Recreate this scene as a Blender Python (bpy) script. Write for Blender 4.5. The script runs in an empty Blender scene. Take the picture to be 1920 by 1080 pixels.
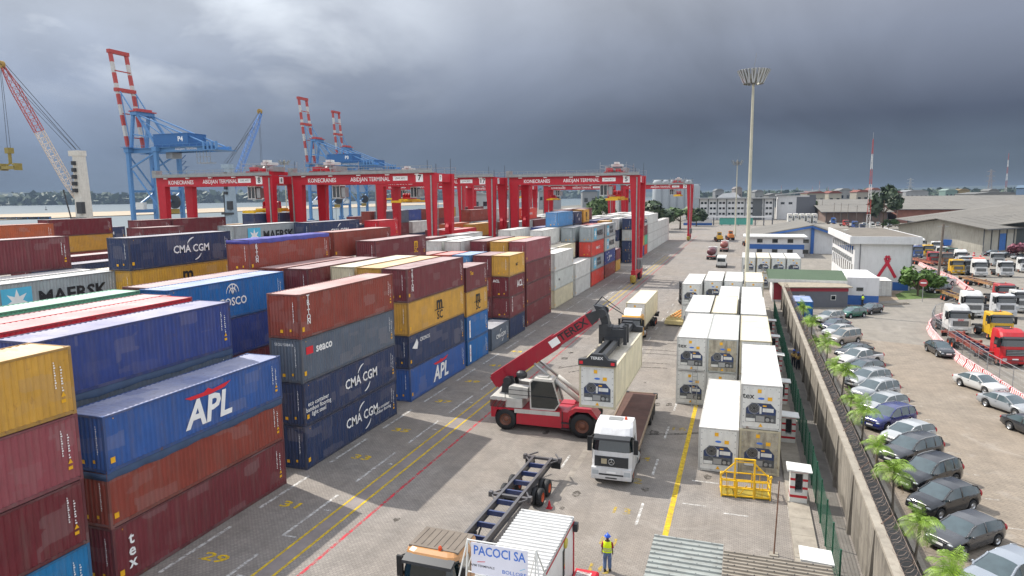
import bpy, math, random
import numpy as np
from mathutils import Vector, Matrix
R_ = math.radians
rnd = random.Random(7)
S = bpy.context.scene
COL = S.collection

# ---------------------------------------------------------------- camera
FPX, YAW, PIT, ROLL, CH = 1275.87, 0.330084, 0.133780, -0.010106, 17.5916
_cy, _sy = math.cos(YAW), math.sin(YAW)
CF = Vector((-_sy*math.cos(PIT), _cy*math.cos(PIT), -math.sin(PIT)))
_r0 = Vector((_cy, _sy, 0)); _u0 = _r0.cross(CF)
CR = _r0*math.cos(ROLL) + _u0*math.sin(ROLL); CU = -_r0*math.sin(ROLL) + _u0*math.cos(ROLL)
cam = bpy.data.cameras.new('camera'); cam.sensor_width = 36; cam.lens = FPX/1920*36
cam.clip_start = 0.5; cam.clip_end = 30000
camo = bpy.data.objects.new('camera', cam); COL.objects.link(camo)
mw = Matrix.Identity(4)
for i in range(3):
    mw[i][0] = CR[i]; mw[i][1] = CU[i]; mw[i][2] = -CF[i]
mw[2][3] = CH
camo.matrix_world = mw
S.camera = camo

# ---------------------------------------------------------------- exposure, sun, sky
S.view_settings.view_transform = 'Standard'; S.view_settings.look = 'None'
S.view_settings.exposure = 1.4; S.view_settings.gamma = 1
S.cycles.use_denoising = True
S.cycles.max_bounces = 6; S.cycles.diffuse_bounces = 3; S.cycles.glossy_bounces = 3; S.cycles.volume_bounces = 0
SUNV = Vector((-9.5, 3.1, 11.6)).normalized()
SUN_EL = math.asin(SUNV.z); SUN_AZ = math.atan2(SUNV.x, SUNV.y)
sl = bpy.data.lights.new('sun', 'SUN'); sl.energy = 2.2; sl.angle = R_(0.6); sl.color = (1, .95, .87)
so = bpy.data.objects.new('sun', sl); COL.objects.link(so)
so.rotation_euler = SUNV.to_track_quat('Z', 'Y').to_euler()

class NT:
    """small helper around a node tree"""
    def __init__(s, t): s.t = t; t.nodes.clear()
    def n(s, typ, **kw):
        nd = s.t.nodes.new(typ)
        for k, v in kw.items():
            if k.startswith('i_'):
                key = k[2:]; key = int(key) if key.isdigit() else key.replace('_', ' ')
                nd.inputs[key].default_value = v
            else: setattr(nd, k, v)
        return nd
    def l(s, a, b): s.t.links.new(a, b)
    def math(s, op, a, b=None, clamp=False):
        nd = s.t.nodes.new('ShaderNodeMath'); nd.operation = op; nd.use_clamp = clamp
        for i, x in enumerate((a, b)):
            if x is None: continue
            if isinstance(x, (int, float)): nd.inputs[i].default_value = x
            else: s.l(x, nd.inputs[i])
        return nd.outputs[0]
    def mix(s, f, a, b, mode='MIX'):
        nd = s.t.nodes.new('ShaderNodeMix'); nd.data_type = 'RGBA'; nd.blend_type = mode
        for i, x in ((0, f), (6, a), (7, b)):
            if isinstance(x, (int, float)): nd.inputs[i].default_value = x
            elif isinstance(x, (tuple, list)): nd.inputs[i].default_value = (*x, 1) if len(x) == 3 else x
            else: s.l(x, nd.inputs[i])
        return nd.outputs[2]
    def ramp(s, f, pts, interp='LINEAR'):
        nd = s.t.nodes.new('ShaderNodeValToRGB'); cr = nd.color_ramp; cr.interpolation = interp
        while len(cr.elements) < len(pts): cr.elements.new(0.5)
        for e, (p, c) in zip(cr.elements, pts):
            e.position = p; e.color = (c, c, c, 1) if isinstance(c, (int, float)) else (*c, 1)
        s.l(f, nd.inputs[0]); return nd.outputs[0]
    def noise(s, vec, scale, detail=4, rough=.55, dist=0, out=0):
        nd = s.t.nodes.new('ShaderNodeTexNoise')
        nd.inputs['Scale'].default_value = scale; nd.inputs['Detail'].default_value = detail
        nd.inputs['Roughness'].default_value = rough; nd.inputs['Distortion'].default_value = dist
        if vec is not None: s.l(vec, nd.inputs['Vector'])
        return nd.outputs[out]
    def mapping(s, vec, scale=(1, 1, 1), loc=(0, 0, 0), rot=(0, 0, 0)):
        nd = s.t.nodes.new('ShaderNodeMapping')
        nd.inputs['Scale'].default_value = scale; nd.inputs['Location'].default_value = loc; nd.inputs['Rotation'].default_value = rot
        s.l(vec, nd.inputs['Vector']); return nd.outputs[0]

wd = bpy.data.worlds.new('World'); S.world = wd; wd.use_nodes = True
w = NT(wd.node_tree)
out = w.n('ShaderNodeOutputWorld'); bg = w.n('ShaderNodeBackground'); bg.inputs['Strength'].default_value = 0.1
w.l(bg.outputs[0], out.inputs[0])
sky = w.n('ShaderNodeTexSky', sky_type='NISHITA'); sky.sun_disc = False
sky.sun_elevation = SUN_EL; sky.sun_rotation = SUN_AZ; sky.air_density = 1.2; sky.dust_density = 2
tc = w.n('ShaderNodeTexCoord'); sep = w.n('ShaderNodeSeparateXYZ'); w.l(tc.outputs['Generated'], sep.inputs[0])
dz = sep.outputs[2]
# clouds: noise on the direction, stretched flat towards the horizon like real cloud decks
zz = w.math('ADD', w.math('ABSOLUTE', dz), 0.34)
cmb = w.n('ShaderNodeCombineXYZ')
w.l(w.math('DIVIDE', sep.outputs[0], zz), cmb.inputs[0]); w.l(w.math('DIVIDE', sep.outputs[1], zz), cmb.inputs[1])
cmb.inputs[2].default_value = 3.7
n1 = w.noise(cmb.outputs[0], 1.15, 7, .56, .5)
n2 = w.noise(w.mapping(cmb.outputs[0], loc=(4.3, 9.2, 2)), 2.1, 6, .55, .3)
# how far round to the left (towards the sun) the direction points, 0 at right edge of the storm, 1 far left
side = w.math('ADD', w.math('MULTIPLY', sep.outputs[0], -0.93), w.math('MULTIPLY', sep.outputs[1], -0.36))
leftness = w.n('ShaderNodeMapRange'); leftness.inputs[1].default_value = -0.55; leftness.inputs[2].default_value = 0.55
w.l(side, leftness.inputs[0]); lf = leftness.outputs[0]
storm = w.ramp(dz, [(0.0, (.33, .42, .52)), (0.045, (.40, .52, .68)), (0.10, (.34, .42, .62)), (0.20, (1.02, 1.16, 1.50)), (0.28, (1.3, 1.4, 1.65)), (0.42, (4.4, 4.5, 4.75)), (1.0, (6.0, 6.15, 6.5))])
hazy = w.ramp(dz, [(0.0, (.80, 1.04, 1.40)), (0.06, (.82, 1.05, 1.46)), (0.15, (1.32, 1.55, 2.0)), (0.28, (2.3, 2.5, 2.8)), (0.42, (5.0, 5.2, 5.5)), (1.0, (6.0, 6.2, 6.6))])
base = w.mix(lf, storm, hazy)
# brightness added out of view at right, to fill the shaded container sides
fill_right = w.n('ShaderNodeMapRange'); fill_right.inputs[1].default_value = .50; fill_right.inputs[2].default_value = .85; w.l(sep.outputs[0], fill_right.inputs[0])
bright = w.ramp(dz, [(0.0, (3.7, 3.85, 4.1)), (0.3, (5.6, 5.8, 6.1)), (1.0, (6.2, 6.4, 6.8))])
base = w.mix(fill_right.outputs[0], base, bright)
back = w.n('ShaderNodeMapRange'); back.inputs[1].default_value = .15; back.inputs[2].default_value = -.45; w.l(sep.outputs[1], back.inputs[0])  # the same added fill brightness in the unseen sky behind the camera
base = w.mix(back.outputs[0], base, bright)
shade = w.ramp(n1, [(0.28, .76), (0.5, 1.0), (0.72, 1.22)])
base = w.mix(1.0, base, shade, 'MULTIPLY')
# broken bright gaps upper left where sunlit cloud and sky show
gap = w.math('MULTIPLY', w.ramp(n2, [(0.47, 0.0), (0.72, 1.0)]), w.math('MULTIPLY', w.ramp(dz, [(0.10, 0), (0.20, 1)]), w.ramp(lf, [(0.50, 0), (0.74, 1)])))
lit = w.mix(0.2, (4.6, 4.7, 4.8), sky.outputs[0])
base = w.mix(w.math('MULTIPLY', gap, .62), base, lit)
# overhead: half open sky
over = w.ramp(dz, [(0.28, 0), (0.7, .35)])
base = w.mix(over, base, sky.outputs[0])
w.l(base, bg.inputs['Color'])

# ---------------------------------------------------------------- helpers
def ray(px, py):
    return CF + CR*((px-960)/FPX) - CU*((py-540)/FPX)
def G(px, py, z=0.0):
    d = ray(px, py); t = (z-CH)/d.z
    return Vector((0, 0, CH)) + d*t
def GY(px, py, Y):
    d = ray(px, py); return Vector((0, 0, CH)) + d*(Y/d.y)

def lin(h):
    h = h.lstrip('#'); o = []
    for i in (0, 2, 4):
        c = int(h[i:i+2], 16)/255
        o.append(c/12.92 if c <= .04045 else ((c+.055)/1.055)**2.4)
    return tuple(o)

_mats = {}
def M(name, col, rough=.6, metal=0, var=.16, scale=1.5, bump=0, dirt=0.0, coat=0, emit=0):
    if name in _mats: return _mats[name]
    if isinstance(col, str): col = lin(col)
    m = bpy.data.materials.new(name); m.use_nodes = True; t = NT(m.node_tree)
    o = t.n('ShaderNodeOutputMaterial'); b = t.n('ShaderNodeBsdfPrincipled'); t.l(b.outputs[0], o.inputs[0])
    b.inputs['Roughness'].default_value = rough; b.inputs['Metallic'].default_value = metal
    b.inputs['Coat Weight'].default_value = coat
    c = t.n('ShaderNodeTexCoord').outputs['Object']
    n = t.noise(c, scale, 6, .6)
    lo = tuple(x*(1-var) for x in col); hi = tuple(min(1, x*(1+var)) for x in col)
    cc = t.mix(t.ramp(n, [(.3, 0), (.7, 1)]), lo, hi)
    if dirt:
        d = t.noise(t.mapping(c, (2.2, 2.2, .35)), 1.3, 7, .65)
        cc = t.mix(t.math('MULTIPLY', t.ramp(d, [(.48, 0), (.72, 1)]), dirt), cc, (.11, .085, .065))
    t.l(cc, b.inputs['Base Color'])
    if bump:
        bp = t.n('ShaderNodeBump'); bp.inputs['Strength'].default_value = bump; bp.inputs['Distance'].default_value = .02
        t.l(t.noise(c, scale*9, 4), bp.inputs['Height']); t.l(bp.outputs[0], b.inputs['Normal'])
    if emit:
        b.inputs['Emission Color'].default_value = (*col, 1); b.inputs['Emission Strength'].default_value = emit
    _mats[name] = m; return m

def paint(name, fade=0.0, rough=.5, rust=.35, coat=0.0, dirt=.3, var=.13):
    """paint whose colour is the object's own colour, weathered by noise"""
    if name in _mats: return _mats[name]
    m = bpy.data.materials.new(name); m.use_nodes = True; t = NT(m.node_tree)
    o = t.n('ShaderNodeOutputMaterial'); b = t.n('ShaderNodeBsdfPrincipled'); t.l(b.outputs[0], o.inputs[0])
    b.inputs['Roughness'].default_value = rough; b.inputs['Coat Weight'].default_value = coat; b.inputs['Coat Roughness'].default_value = .06
    oi = t.n('ShaderNodeObjectInfo'); tc = t.n('ShaderNodeTexCoord')
    va = t.n('ShaderNodeVectorMath'); va.operation = 'ADD'
    sc = t.math('MULTIPLY', oi.outputs['Random'], 91.0)
    t.l(tc.outputs['Object'], va.inputs[0]); t.l(sc, va.inputs[1]); c = va.outputs[0]
    v = t.ramp(t.noise(c, .9, 6, .62), [(.3, 1-var), (.7, 1+var)])
    cc = t.mix(1, oi.outputs['Color'], v, 'MULTIPLY')
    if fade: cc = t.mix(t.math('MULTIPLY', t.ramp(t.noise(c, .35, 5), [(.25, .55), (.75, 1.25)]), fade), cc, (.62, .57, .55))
    if dirt:
        d = t.noise(t.mapping(c, (2.6, 2.6, .28)), 1.1, 7, .65)
        cc = t.mix(t.math('MULTIPLY', t.ramp(d, [(.46, 0), (.74, 1)]), dirt), cc, (.16, .13, .11))
    vo = t.n('ShaderNodeTexVoronoi'); vo.distance = 'CHEBYCHEV'; vo.inputs['Scale'].default_value = 1.0; vo.inputs['Randomness'].default_value = .55
    t.l(t.mapping(c, (.9, .75, 1.5)), vo.inputs['Vector']); sv = t.n('ShaderNodeSeparateXYZ'); t.l(vo.outputs['Color'], sv.inputs[0])
    if rust > .2:
        pch = t.math('MULTIPLY', t.ramp(sv.outputs[0], [(.84, 0), (.85, 1)], 'CONSTANT'), t.ramp(sv.outputs[1], [(0, .10), (1, .55)]))
        cc = t.mix(pch, cc, t.mix(.4, oi.outputs['Color'], (.30, .26, .25)))
        scr = t.noise(t.mapping(c, (5, 5, .5)), 1.7, 5, .8)
        cc = t.mix(t.math('MULTIPLY', t.ramp(scr, [(.70, 0), (.76, 1)]), .35), cc, (.42, .38, .35))
    if rust:
        r = t.math('MULTIPLY', t.ramp(t.noise(t.mapping(c, (1, 1, .6)), 3.1, 8, .7), [(.60, 0), (.68, 1)]), rust)
        cc = t.mix(r, cc, (.13, .055, .03))
    t.l(cc, b.inputs['Base Color'])
    if rust > .2:                                                      # shallow dents
        bp = t.n('ShaderNodeBump'); bp.inputs['Strength'].default_value = .55; bp.inputs['Distance'].default_value = .06
        t.l(t.noise(t.mapping(c, (1, 1, .8)), 1.4, 3, .55), bp.inputs['Height']); t.l(bp.outputs[0], b.inputs['Normal'])
    _mats[name] = m; return m

class MB:
    def __init__(s): s.v = []; s.f = []; s.m = []
    def add(s, vs, fs, m=0):
        k = len(s.v); s.v += [tuple(p) for p in vs]
        for f in fs: s.f.append([i+k for i in f]); s.m.append(m)
        return s
    def quad(s, a, b, c, d, m=0): return s.add([a, b, c, d], [(0, 1, 2, 3)], m)
    def poly(s, pts, m=0): return s.add(pts, [tuple(range(len(pts)))], m)
    def box(s, x0, y0, z0, x1, y1, z1, m=0):
        if x0 > x1: x0, x1 = x1, x0
        if y0 > y1: y0, y1 = y1, y0
        if z0 > z1: z0, z1 = z1, z0
        return s.add([(x0,y0,z0),(x1,y0,z0),(x1,y1,z0),(x0,y1,z0),(x0,y0,z1),(x1,y0,z1),(x1,y1,z1),(x0,y1,z1)],
                     [(0,3,2,1),(4,5,6,7),(0,1,5,4),(1,2,6,5),(2,3,7,6),(3,0,4,7)], m)
    def frustum(s, a, b, m=0):
        """two rectangles (x0,y0,x1,y1,z) bottom and top"""
        vs = []
        for (x0, y0, x1, y1, z) in (a, b): vs += [(x0,y0,z),(x1,y0,z),(x1,y1,z),(x0,y1,z)]
        return s.add(vs, [(0,3,2,1),(4,5,6,7),(0,1,5,4),(1,2,6,5),(2,3,7,6),(3,0,4,7)], m)
    def bar(s, p, q, w, h=None, m=0, up=(0, 0, 1), w2=None, h2=None):
        p = Vector(p); q = Vector(q); h = w if h is None else h
        d = (q-p).normalized(); u = Vector(up)
        if abs(d.dot(u)) > .98: u = Vector((0, 1, 0))
        sx = d.cross(u).normalized(); sz = sx.cross(d)
        vs = []
        for c, ww, hh in ((p, w, h), (q, w2 or w, h2 or h)):
            for a, b in ((-1,-1),(1,-1),(1,1),(-1,1)): vs.append(c + sx*(a*ww/2) + sz*(b*hh/2))
        return s.add(vs, [(0,3,2,1),(4,5,6,7),(0,1,5,4),(1,2,6,5),(2,3,7,6),(3,0,4,7)], m)
    def tube(s, p, q, r, r2=None, n=8, m=0, caps=True):
        p = Vector(p); q = Vector(q); r2 = r if r2 is None else r2
        d = (q-p).normalized(); u = Vector((0,0,1)) if abs(d.z) < .95 else Vector((1,0,0))
        a = d.cross(u).normalized(); b = d.cross(a)
        vs = []
        for c, rr in ((p, r), (q, r2)):
            for i in range(n):
                t = 2*math.pi*i/n; vs.append(c + a*(rr*math.cos(t)) + b*(rr*math.sin(t)))
        fs = [(i, (i+1) % n, n+(i+1) % n, n+i) for i in range(n)]
        if caps: fs += [tuple(range(n-1, -1, -1)), tuple(range(n, 2*n))]
        return s.add(vs, fs, m)
    def path(s, pts, r, n=6, m=0):
        for a, b in zip(pts, pts[1:]): s.tube(a, b, r, n=n, m=m)
        return s
    def lathe(s, prof, axis='z', c=(0,0,0), n=20, m=0):
        vs = []; k = len(prof)
        for i in range(n):
            t = 2*math.pi*i/n; ct, st = math.cos(t), math.sin(t)
            for (r, h) in prof:
                p = {'z': (r*ct, r*st, h), 'y': (r*ct, h, -r*st), 'x': (h, r*ct, r*st)}[axis]
                vs.append((p[0]+c[0], p[1]+c[1], p[2]+c[2]))
        fs = []
        for i in range(n):
            j = (i+1) % n
            for a in range(k-1): fs.append((i*k+a, j*k+a, j*k+a+1, i*k+a+1))
        return s.add(vs, fs, m)
    def prism(s, poly, axis, a, b, m=0):
        """polygon in the two other axes, extruded from a to b along axis"""
        def P(u, v, h): return {'x': (h, u, v), 'y': (u, h, v), 'z': (u, v, h)}[axis]
        n = len(poly); vs = [P(u, v, a) for u, v in poly] + [P(u, v, b) for u, v in poly]
        fs = [(i, (i+1) % n, n+(i+1) % n, n+i) for i in range(n)] + [tuple(range(n-1, -1, -1)), tuple(range(n, 2*n))]
        return s.add(vs, fs, m)
    def text(s, st, size, mat, m=0, bold=0.0, shear=0.0, sx=1.0, align='CENTER', lead=.85, valign='CENTER'):
        vs, fs = textmesh(st, bold, shear, align, lead, valign)
        s.add([mat @ Vector((x*size*sx, y*size, 0)) for x, y in vs], fs, m); return s
    def ellipsoid(s, c, rx, ry, rz, n=10, k=6, m=0, half=False):
        prof = []
        t0 = 0 if half else -math.pi/2
        vs = []; rows = k
        for i in range(rows+1):
            t = t0 + (math.pi/2-t0)*i/rows
            for j in range(n):
                u = 2*math.pi*j/n
                vs.append((c[0]+rx*math.cos(t)*math.cos(u), c[1]+ry*math.cos(t)*math.sin(u), c[2]+rz*math.sin(t)))
        fs = [(i*n+j, i*n+(j+1) % n, (i+1)*n+(j+1) % n, (i+1)*n+j) for i in range(rows) for j in range(n)]
        return s.add(vs, fs, m)
    def mesh(s, name, mats=None, smooth=False):
        me = bpy.data.meshes.new(name); me.from_pydata(s.v, [], s.f)
        for mt in (mats if isinstance(mats, (list, tuple)) else [mats]):
            if mt is not None: me.materials.append(mt)
        me.polygons.foreach_set('material_index', s.m)
        if smooth: me.polygons.foreach_set('use_smooth', [True]*len(s.f))
        me.update(); return me
    def build(s, name, mats, parent=None, smooth=False, color=None, loc=None):
        o = link(name, s.mesh(name, mats, smooth), parent, color)
        if loc is not None: o.location = loc
        return o

_txt = {}
def textmesh(st, bold=0., shear=0., align='CENTER', lead=.85, valign='CENTER'):
    k = (st, bold, shear, align, lead, valign)
    if k in _txt: return _txt[k]
    c = bpy.data.curves.new('lettering', 'FONT'); c.body = st; c.size = 1; c.resolution_u = 2
    c.offset = bold*.55; c.shear = shear; c.align_x = align; c.align_y = valign; c.space_line = lead
    o = bpy.data.objects.new('lettering', c); COL.objects.link(o)
    me = bpy.data.meshes.new_from_object(o.evaluated_get(bpy.context.evaluated_depsgraph_get()))
    vs = [(v.co.x, v.co.y) for v in me.vertices]; fs = [tuple(p.vertices) for p in me.polygons]
    bpy.data.objects.remove(o); bpy.data.curves.remove(c); bpy.data.meshes.remove(me)
    _txt[k] = (vs, fs); return _txt[k]

def link(name, me, parent=None, color=None):
    o = bpy.data.objects.new(name, me); COL.objects.link(o)
    if parent is not None: o.parent = parent
    if color is not None: o.color = (*color, 1)
    return o
def tag(o, label, cat, group=None):
    o['label'] = label; o['category'] = cat
    if group: o['group'] = group
    return o
def thing(name, label, cat, loc=(0, 0, 0), rz=0, group=None):
    o = bpy.data.objects.new(name, None); COL.objects.link(o)
    o.location = loc; o.rotation_euler = (0, 0, rz); o.empty_display_size = .3
    return tag(o, label, cat, group)
def struct(o): o['kind'] = 'structure'; return o
def copytree(r, loc, rz, label, group=None, color=None):
    q = r.copy(); COL.objects.link(q); q.location = loc; q.rotation_euler = (0, 0, rz); q['label'] = label
    if group: q['group'] = group
    def rec(a, b):
        for ch in a.children:
            c = ch.copy(); COL.objects.link(c); c.parent = b
            if color is not None: c.color = (*color, 1)
            rec(ch, c)
    rec(r, q); return q
def MX(o, ex, ey):
    """matrix that lays text at o with its x along ex and y along ey"""
    ex = Vector(ex).normalized(); ey = Vector(ey).normalized(); ez = ex.cross(ey)
    m = Matrix.Identity(4)
    for i in range(3): m[i][0] = ex[i]; m[i][1] = ey[i]; m[i][2] = ez[i]; m[i][3] = o[i]
    return m
SIDE = ((0, 1, 0), (0, 0, 1)); END = ((1, 0, 0), (0, 0, 1)); FLAT = ((1, 0, 0), (0, 1, 0))
ORD = ['first', 'second', 'third', 'fourth', 'fifth', 'sixth', 'seventh', 'eighth', 'ninth', 'tenth', 'eleventh', 'twelfth',
       'thirteenth', 'fourteenth', 'fifteenth', 'sixteenth', 'seventeenth', 'eighteenth', 'nineteenth', 'twentieth']

# common materials
white = M('white_paint', '#cfcfca', .5, var=.06, dirt=.18); black = M('black_rubber', '#17181a', .7, var=.2)
dark = M('dark_steel', '#2c2e31', .5, var=.2); steel = M('galvanised_steel', '#9a9c9c', .45, .5, var=.12)
glass = M('dark_glass', '#141c20', .05, 0, var=.1, coat=.6); yellowp = M('yellow_paint', '#e0b21c', .5, var=.1, dirt=.3)
redp = M('red_paint', '#b01024', .5, var=.07, dirt=.12); chrome = M('chrome_rim', '#b4b7ba', .3, .8, var=.1)
lampglass = M('lamp_glass', '#a8adb0', .08, 0, var=.05, coat=.5); redlamp = M('red_lens', '#a01018', .15, var=.05, coat=.5)
mk_white = M('white_lettering', '#e6e6e4', .6, var=.08); mk_black = M('black_lettering', '#1d1f22', .6, var=.08)
mk_yel = M('yellow_label', '#e2a91a', .6, var=.08); mk_red = M('red_lettering', '#cf2230', .6, var=.06)
mk_blue = M('blue_lettering', '#3f6fc4', .6, var=.06); mk_sky = M('pale_blue_logo', '#55b4d4', .6, var=.06)
concrete = M('concrete', '#8f887c', .85, var=.2, scale=.8, bump=.3, dirt=.35)
carpaint = paint('car_paint', 0, .25, 0, coat=.7, dirt=0, var=.03)
vpaint = paint('vehicle_paint', 0, .4, .12, coat=.2, dirt=.22, var=.07)

# ---------------------------------------------------------------- ground, yard, road, water
def pavers(name, c1, c2, mortar, sx=.22, sy=.12, stain=.5, warm=(.20, .16, .12), rot=0, streak=True):
    m = bpy.data.materials.new(name); m.use_nodes = True; t = NT(m.node_tree)
    o = t.n('ShaderNodeOutputMaterial'); b = t.n('ShaderNodeBsdfPrincipled'); t.l(b.outputs[0], o.inputs[0])
    b.inputs['Roughness'].default_value = .85
    c = t.n('ShaderNodeTexCoord').outputs['Object']
    br = t.n('ShaderNodeTexBrick'); br.inputs['Scale'].default_value = 1
    br.inputs['Brick Width'].default_value = sx; br.inputs['Row Height'].default_value = sy; br.inputs['Mortar Size'].default_value = .012
    br.inputs['Color1'].default_value = (*c1, 1); br.inputs['Color2'].default_value = (*c2, 1); br.inputs['Mortar'].default_value = (*mortar, 1)
    br.inputs['Mortar Smooth'].default_value = .3
    t.l(t.mapping(c, rot=(0, 0, rot)), br.inputs['Vector'])
    col = br.outputs['Color']
    # coarser bands of re-laid blocks
    n0 = t.noise(c, .06, 5, .6, .5); n1 = t.noise(c, .55, 7, .7, .3)
    col = t.mix(t.math('MULTIPLY', t.ramp(n0, [(.40, 0), (.62, 1)]), .35), col, warm)
    col = t.mix(1, col, t.ramp(n1, [(.25, .74), (.5, 1), (.75, 1.18)]), 'MULTIPLY')
    n2 = t.noise(t.mapping(c, (1.0, .11, 1)) , .8, 6, .65, .4)          # tyre tracks along the lane
    if streak: col = t.mix(t.math('MULTIPLY', t.ramp(n2, [(.47, 0), (.70, 1)]), stain), col, (.085, .078, .07))
    n3 = t.noise(c, 1.1, 5, .6, 1.2)
    col = t.mix(t.math('MULTIPLY', t.ramp(n3, [(.66, 0), (.72, 1)]), .55*stain), col, (.06, .055, .05))   # oil spots
    n4 = t.noise(t.mapping(c, loc=(31, 7, 0)), .23, 6, .7, 1.5)
    col = t.mix(t.math('MULTIPLY', t.ramp(n4, [(.56, 0), (.70, 1)]), .3), col, (.38, .35, .31))           # dusty pale patches
    t.l(col, b.inputs['Base Color'])
    bp = t.n('ShaderNodeBump'); bp.inputs['Strength'].default_value = .5; bp.inputs['Distance'].default_value = .01
    t.l(t.math('ADD', br.outputs['Fac'], t.math('MULTIPLY', n1, -2)), bp.inputs['Height']); bp.invert = True
    t.l(bp.outputs[0], b.inputs['Normal'])
    return m

def sheet(name, pts, z, mat):
    mb = MB(); mb.poly([(x, y, z) for x, y in pts])
    return struct(mb.build(name, mat))

earth = M('dry_earth', (.155, .14, .115), .95, var=.3, scale=.02)
sheet('ground', [(-300, -60), (9000, -60), (9000, 12000), (-300, 12000)], -.02, earth)
m_yard = pavers('yard_pavers', (.265, .238, .212), (.215, .194, .172), (.10, .091, .082), stain=.26)
sheet('yard_paving', [(-300, -20), (6.2, -20), (6.2, 420), (-300, 420)], 0, m_yard)
m_park = pavers('parking_pavers', (.235, .196, .152), (.198, .166, .130), (.12, .10, .08), .42, .26, .22, (.24, .19, .14), .75, False)
sheet('parking_paving', [(8.6, 15), (24, 15), (23.5, 70), (21.5, 88), (8.6, 92)], .004, m_park)
asphalt = pavers('worn_asphalt', (.205, .186, .158), (.195, .178, .152), (.19, .172, .148), 3, 3, .3, (.20, .175, .14), 0, True)
sheet('road', [(8.6, 92), (21.5, 88), (23.5, 70), (24, 15), (140, 15), (140, 700), (18, 700), (6.2, 420), (6.2, 92)], .002, asphalt)
m_strip = M('runway_concrete', (.205, .178, .166), .85, var=.18, scale=.6, bump=.2, dirt=.3)
sheet('crane_runway', [(-21.35, 0), (-20.55, 0), (-20.55, 400), (-21.35, 400)], .004, m_strip)
sheet('planting_strip', [(6.2, 15), (8.35, 15), (8.35, 92), (6.2, 110)], .006, M('strip_asphalt', (.10, .095, .088), .9, var=.25, scale=1, dirt=.4))
mb = MB(); mb.box(8.35, 15, 0, 8.6, 92, .14); mb.build('kerb', concrete)['kind'] = 'structure'
sheet('footpath', [(4.75, 15), (5.6, 15), (5.6, 112), (4.75, 112)], .006, M('path_concrete', (.15, .14, .125), .9, var=.25, scale=.7, dirt=.4))

# painted lines
def worn(name, col, wear=.5):
    m = bpy.data.materials.new(name); m.use_nodes = True; t = NT(m.node_tree)
    o = t.n('ShaderNodeOutputMaterial'); b = t.n('ShaderNodeBsdfPrincipled'); t.l(b.outputs[0], o.inputs[0])
    b.inputs['Roughness'].default_value = .8
    c = t.n('ShaderNodeTexCoord').outputs['Object']
    f = t.math('MULTIPLY', t.ramp(t.noise(c, 2.6, 8, .75), [(.38, 0), (.60, 1)]), min(1, wear*1.25))
    b.inputs['Base Color'].default_value = (*lin(col), 1); tr = t.n('ShaderNodeBsdfTransparent'); mx = t.n('ShaderNodeMixShader'); t.l(f, mx.inputs[0]); t.l(b.outputs[0], mx.inputs[1]); t.l(tr.outputs[0], mx.inputs[2]); t.l(mx.outputs[0], o.inputs[0]); return m
w_red = worn('worn_red_line', '#c8283c', .8); w_yel = worn('worn_yellow_line', '#cfae10', .42); w_wht = worn('worn_white_line', '#c9c7c2', .7)
w_faint = worn('faint_yellow_paint', '#b79b30', .95)
Z1 = .009
def lines(name, rects, mat):
    mb = MB()
    for (x0, y0, x1, y1) in rects: mb.quad((x0, y0, Z1), (x1, y0, Z1), (x1, y1, Z1), (x0, y1, Z1))
    return struct(mb.build(name, mat))
lines('red_lane_line', [(-19.42, 12, -19.24, 150), (-19.42, 151, -19.24, 300)], w_red)
lines('yellow_runway_line', [(-21.5, 8, -21.36, 200), (-20.55, 8, -20.4, 200)], w_yel)
lines('yellow_stack_line', [(-3.55, 30, -3.25, 57.5)], w_yel)
rc = []
for k in range(28):
    y = 21.0 + 7.1*k
    rc += [(-25.95, y+2.2, -25.75, y+7.0), (-22.6, y, -22.42, y+5.1), (-22.15, y+3.1, -21.7, y+3.25)]
rc += [(-22.6, 28.0, -21.7, 28.15)]
for k in range(14): rc.append((-10.9+.02*k, 41.2+7*k*.98, -10.75+.02*k, 43.4+7*k*.98))
for k in range(4): rc += [(-5.1, 34.8+6.9*k, -4.95, 37.6+6.9*k)]
rc += [(-7.2, 40.6, -6.0, 40.72), (-2.6, 41.6, -1.0, 41.75), (-2.9, 38.2, -1.6, 38.32), (-.6, 37.6, .7, 37.75), (3.05, 31, 3.2, 32.6), (2.95, 34.4, 3.1, 36), (2.8, 38, 2.95, 39.6)]
lines('white_lane_marks', rc, w_wht)
lines('bay_lines', [(13.5, 33+3.7*k, 14.4, 33.1+3.7*k) for k in range(17)], worn('faint_white_paint', '#bdb8b0', .95))
sheet('drain_channel', [(-10.15, 24), (-9.75, 24), (-9.75, 130), (-10.15, 130)], .004, M('drain_concrete', (.235, .21, .18), .9, var=.25, scale=1.2, dirt=.5))
mb = MB()
for n, y in (('29', 25.1), ('31', 31.2), ('33', 38.8), ('35', 44.5), ('37', 52.2), ('39', 58.9), ('41', 65.4), ('43', 72.2)):
    mb.text(n, 1.0, MX((-24.3, y, Z1), *FLAT), bold=.04, sx=1.5)
struct(mb.build('slot_numbers', worn('slot_yellow', '#d9b400', .45)))
mb = MB()
for n, y in (('13', 36.2), ('12', 40.5), ('14', 44.3), ('16', 51.0), ('11', 32.6), ('10', 29.9)):
    mb.text(n, 1.1, MX((-6.1 if y < 45 else -4.3, y, .014), *FLAT), bold=.02, sx=1.2)
struct(mb.build('faded_slot_numbers', w_faint))
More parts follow.
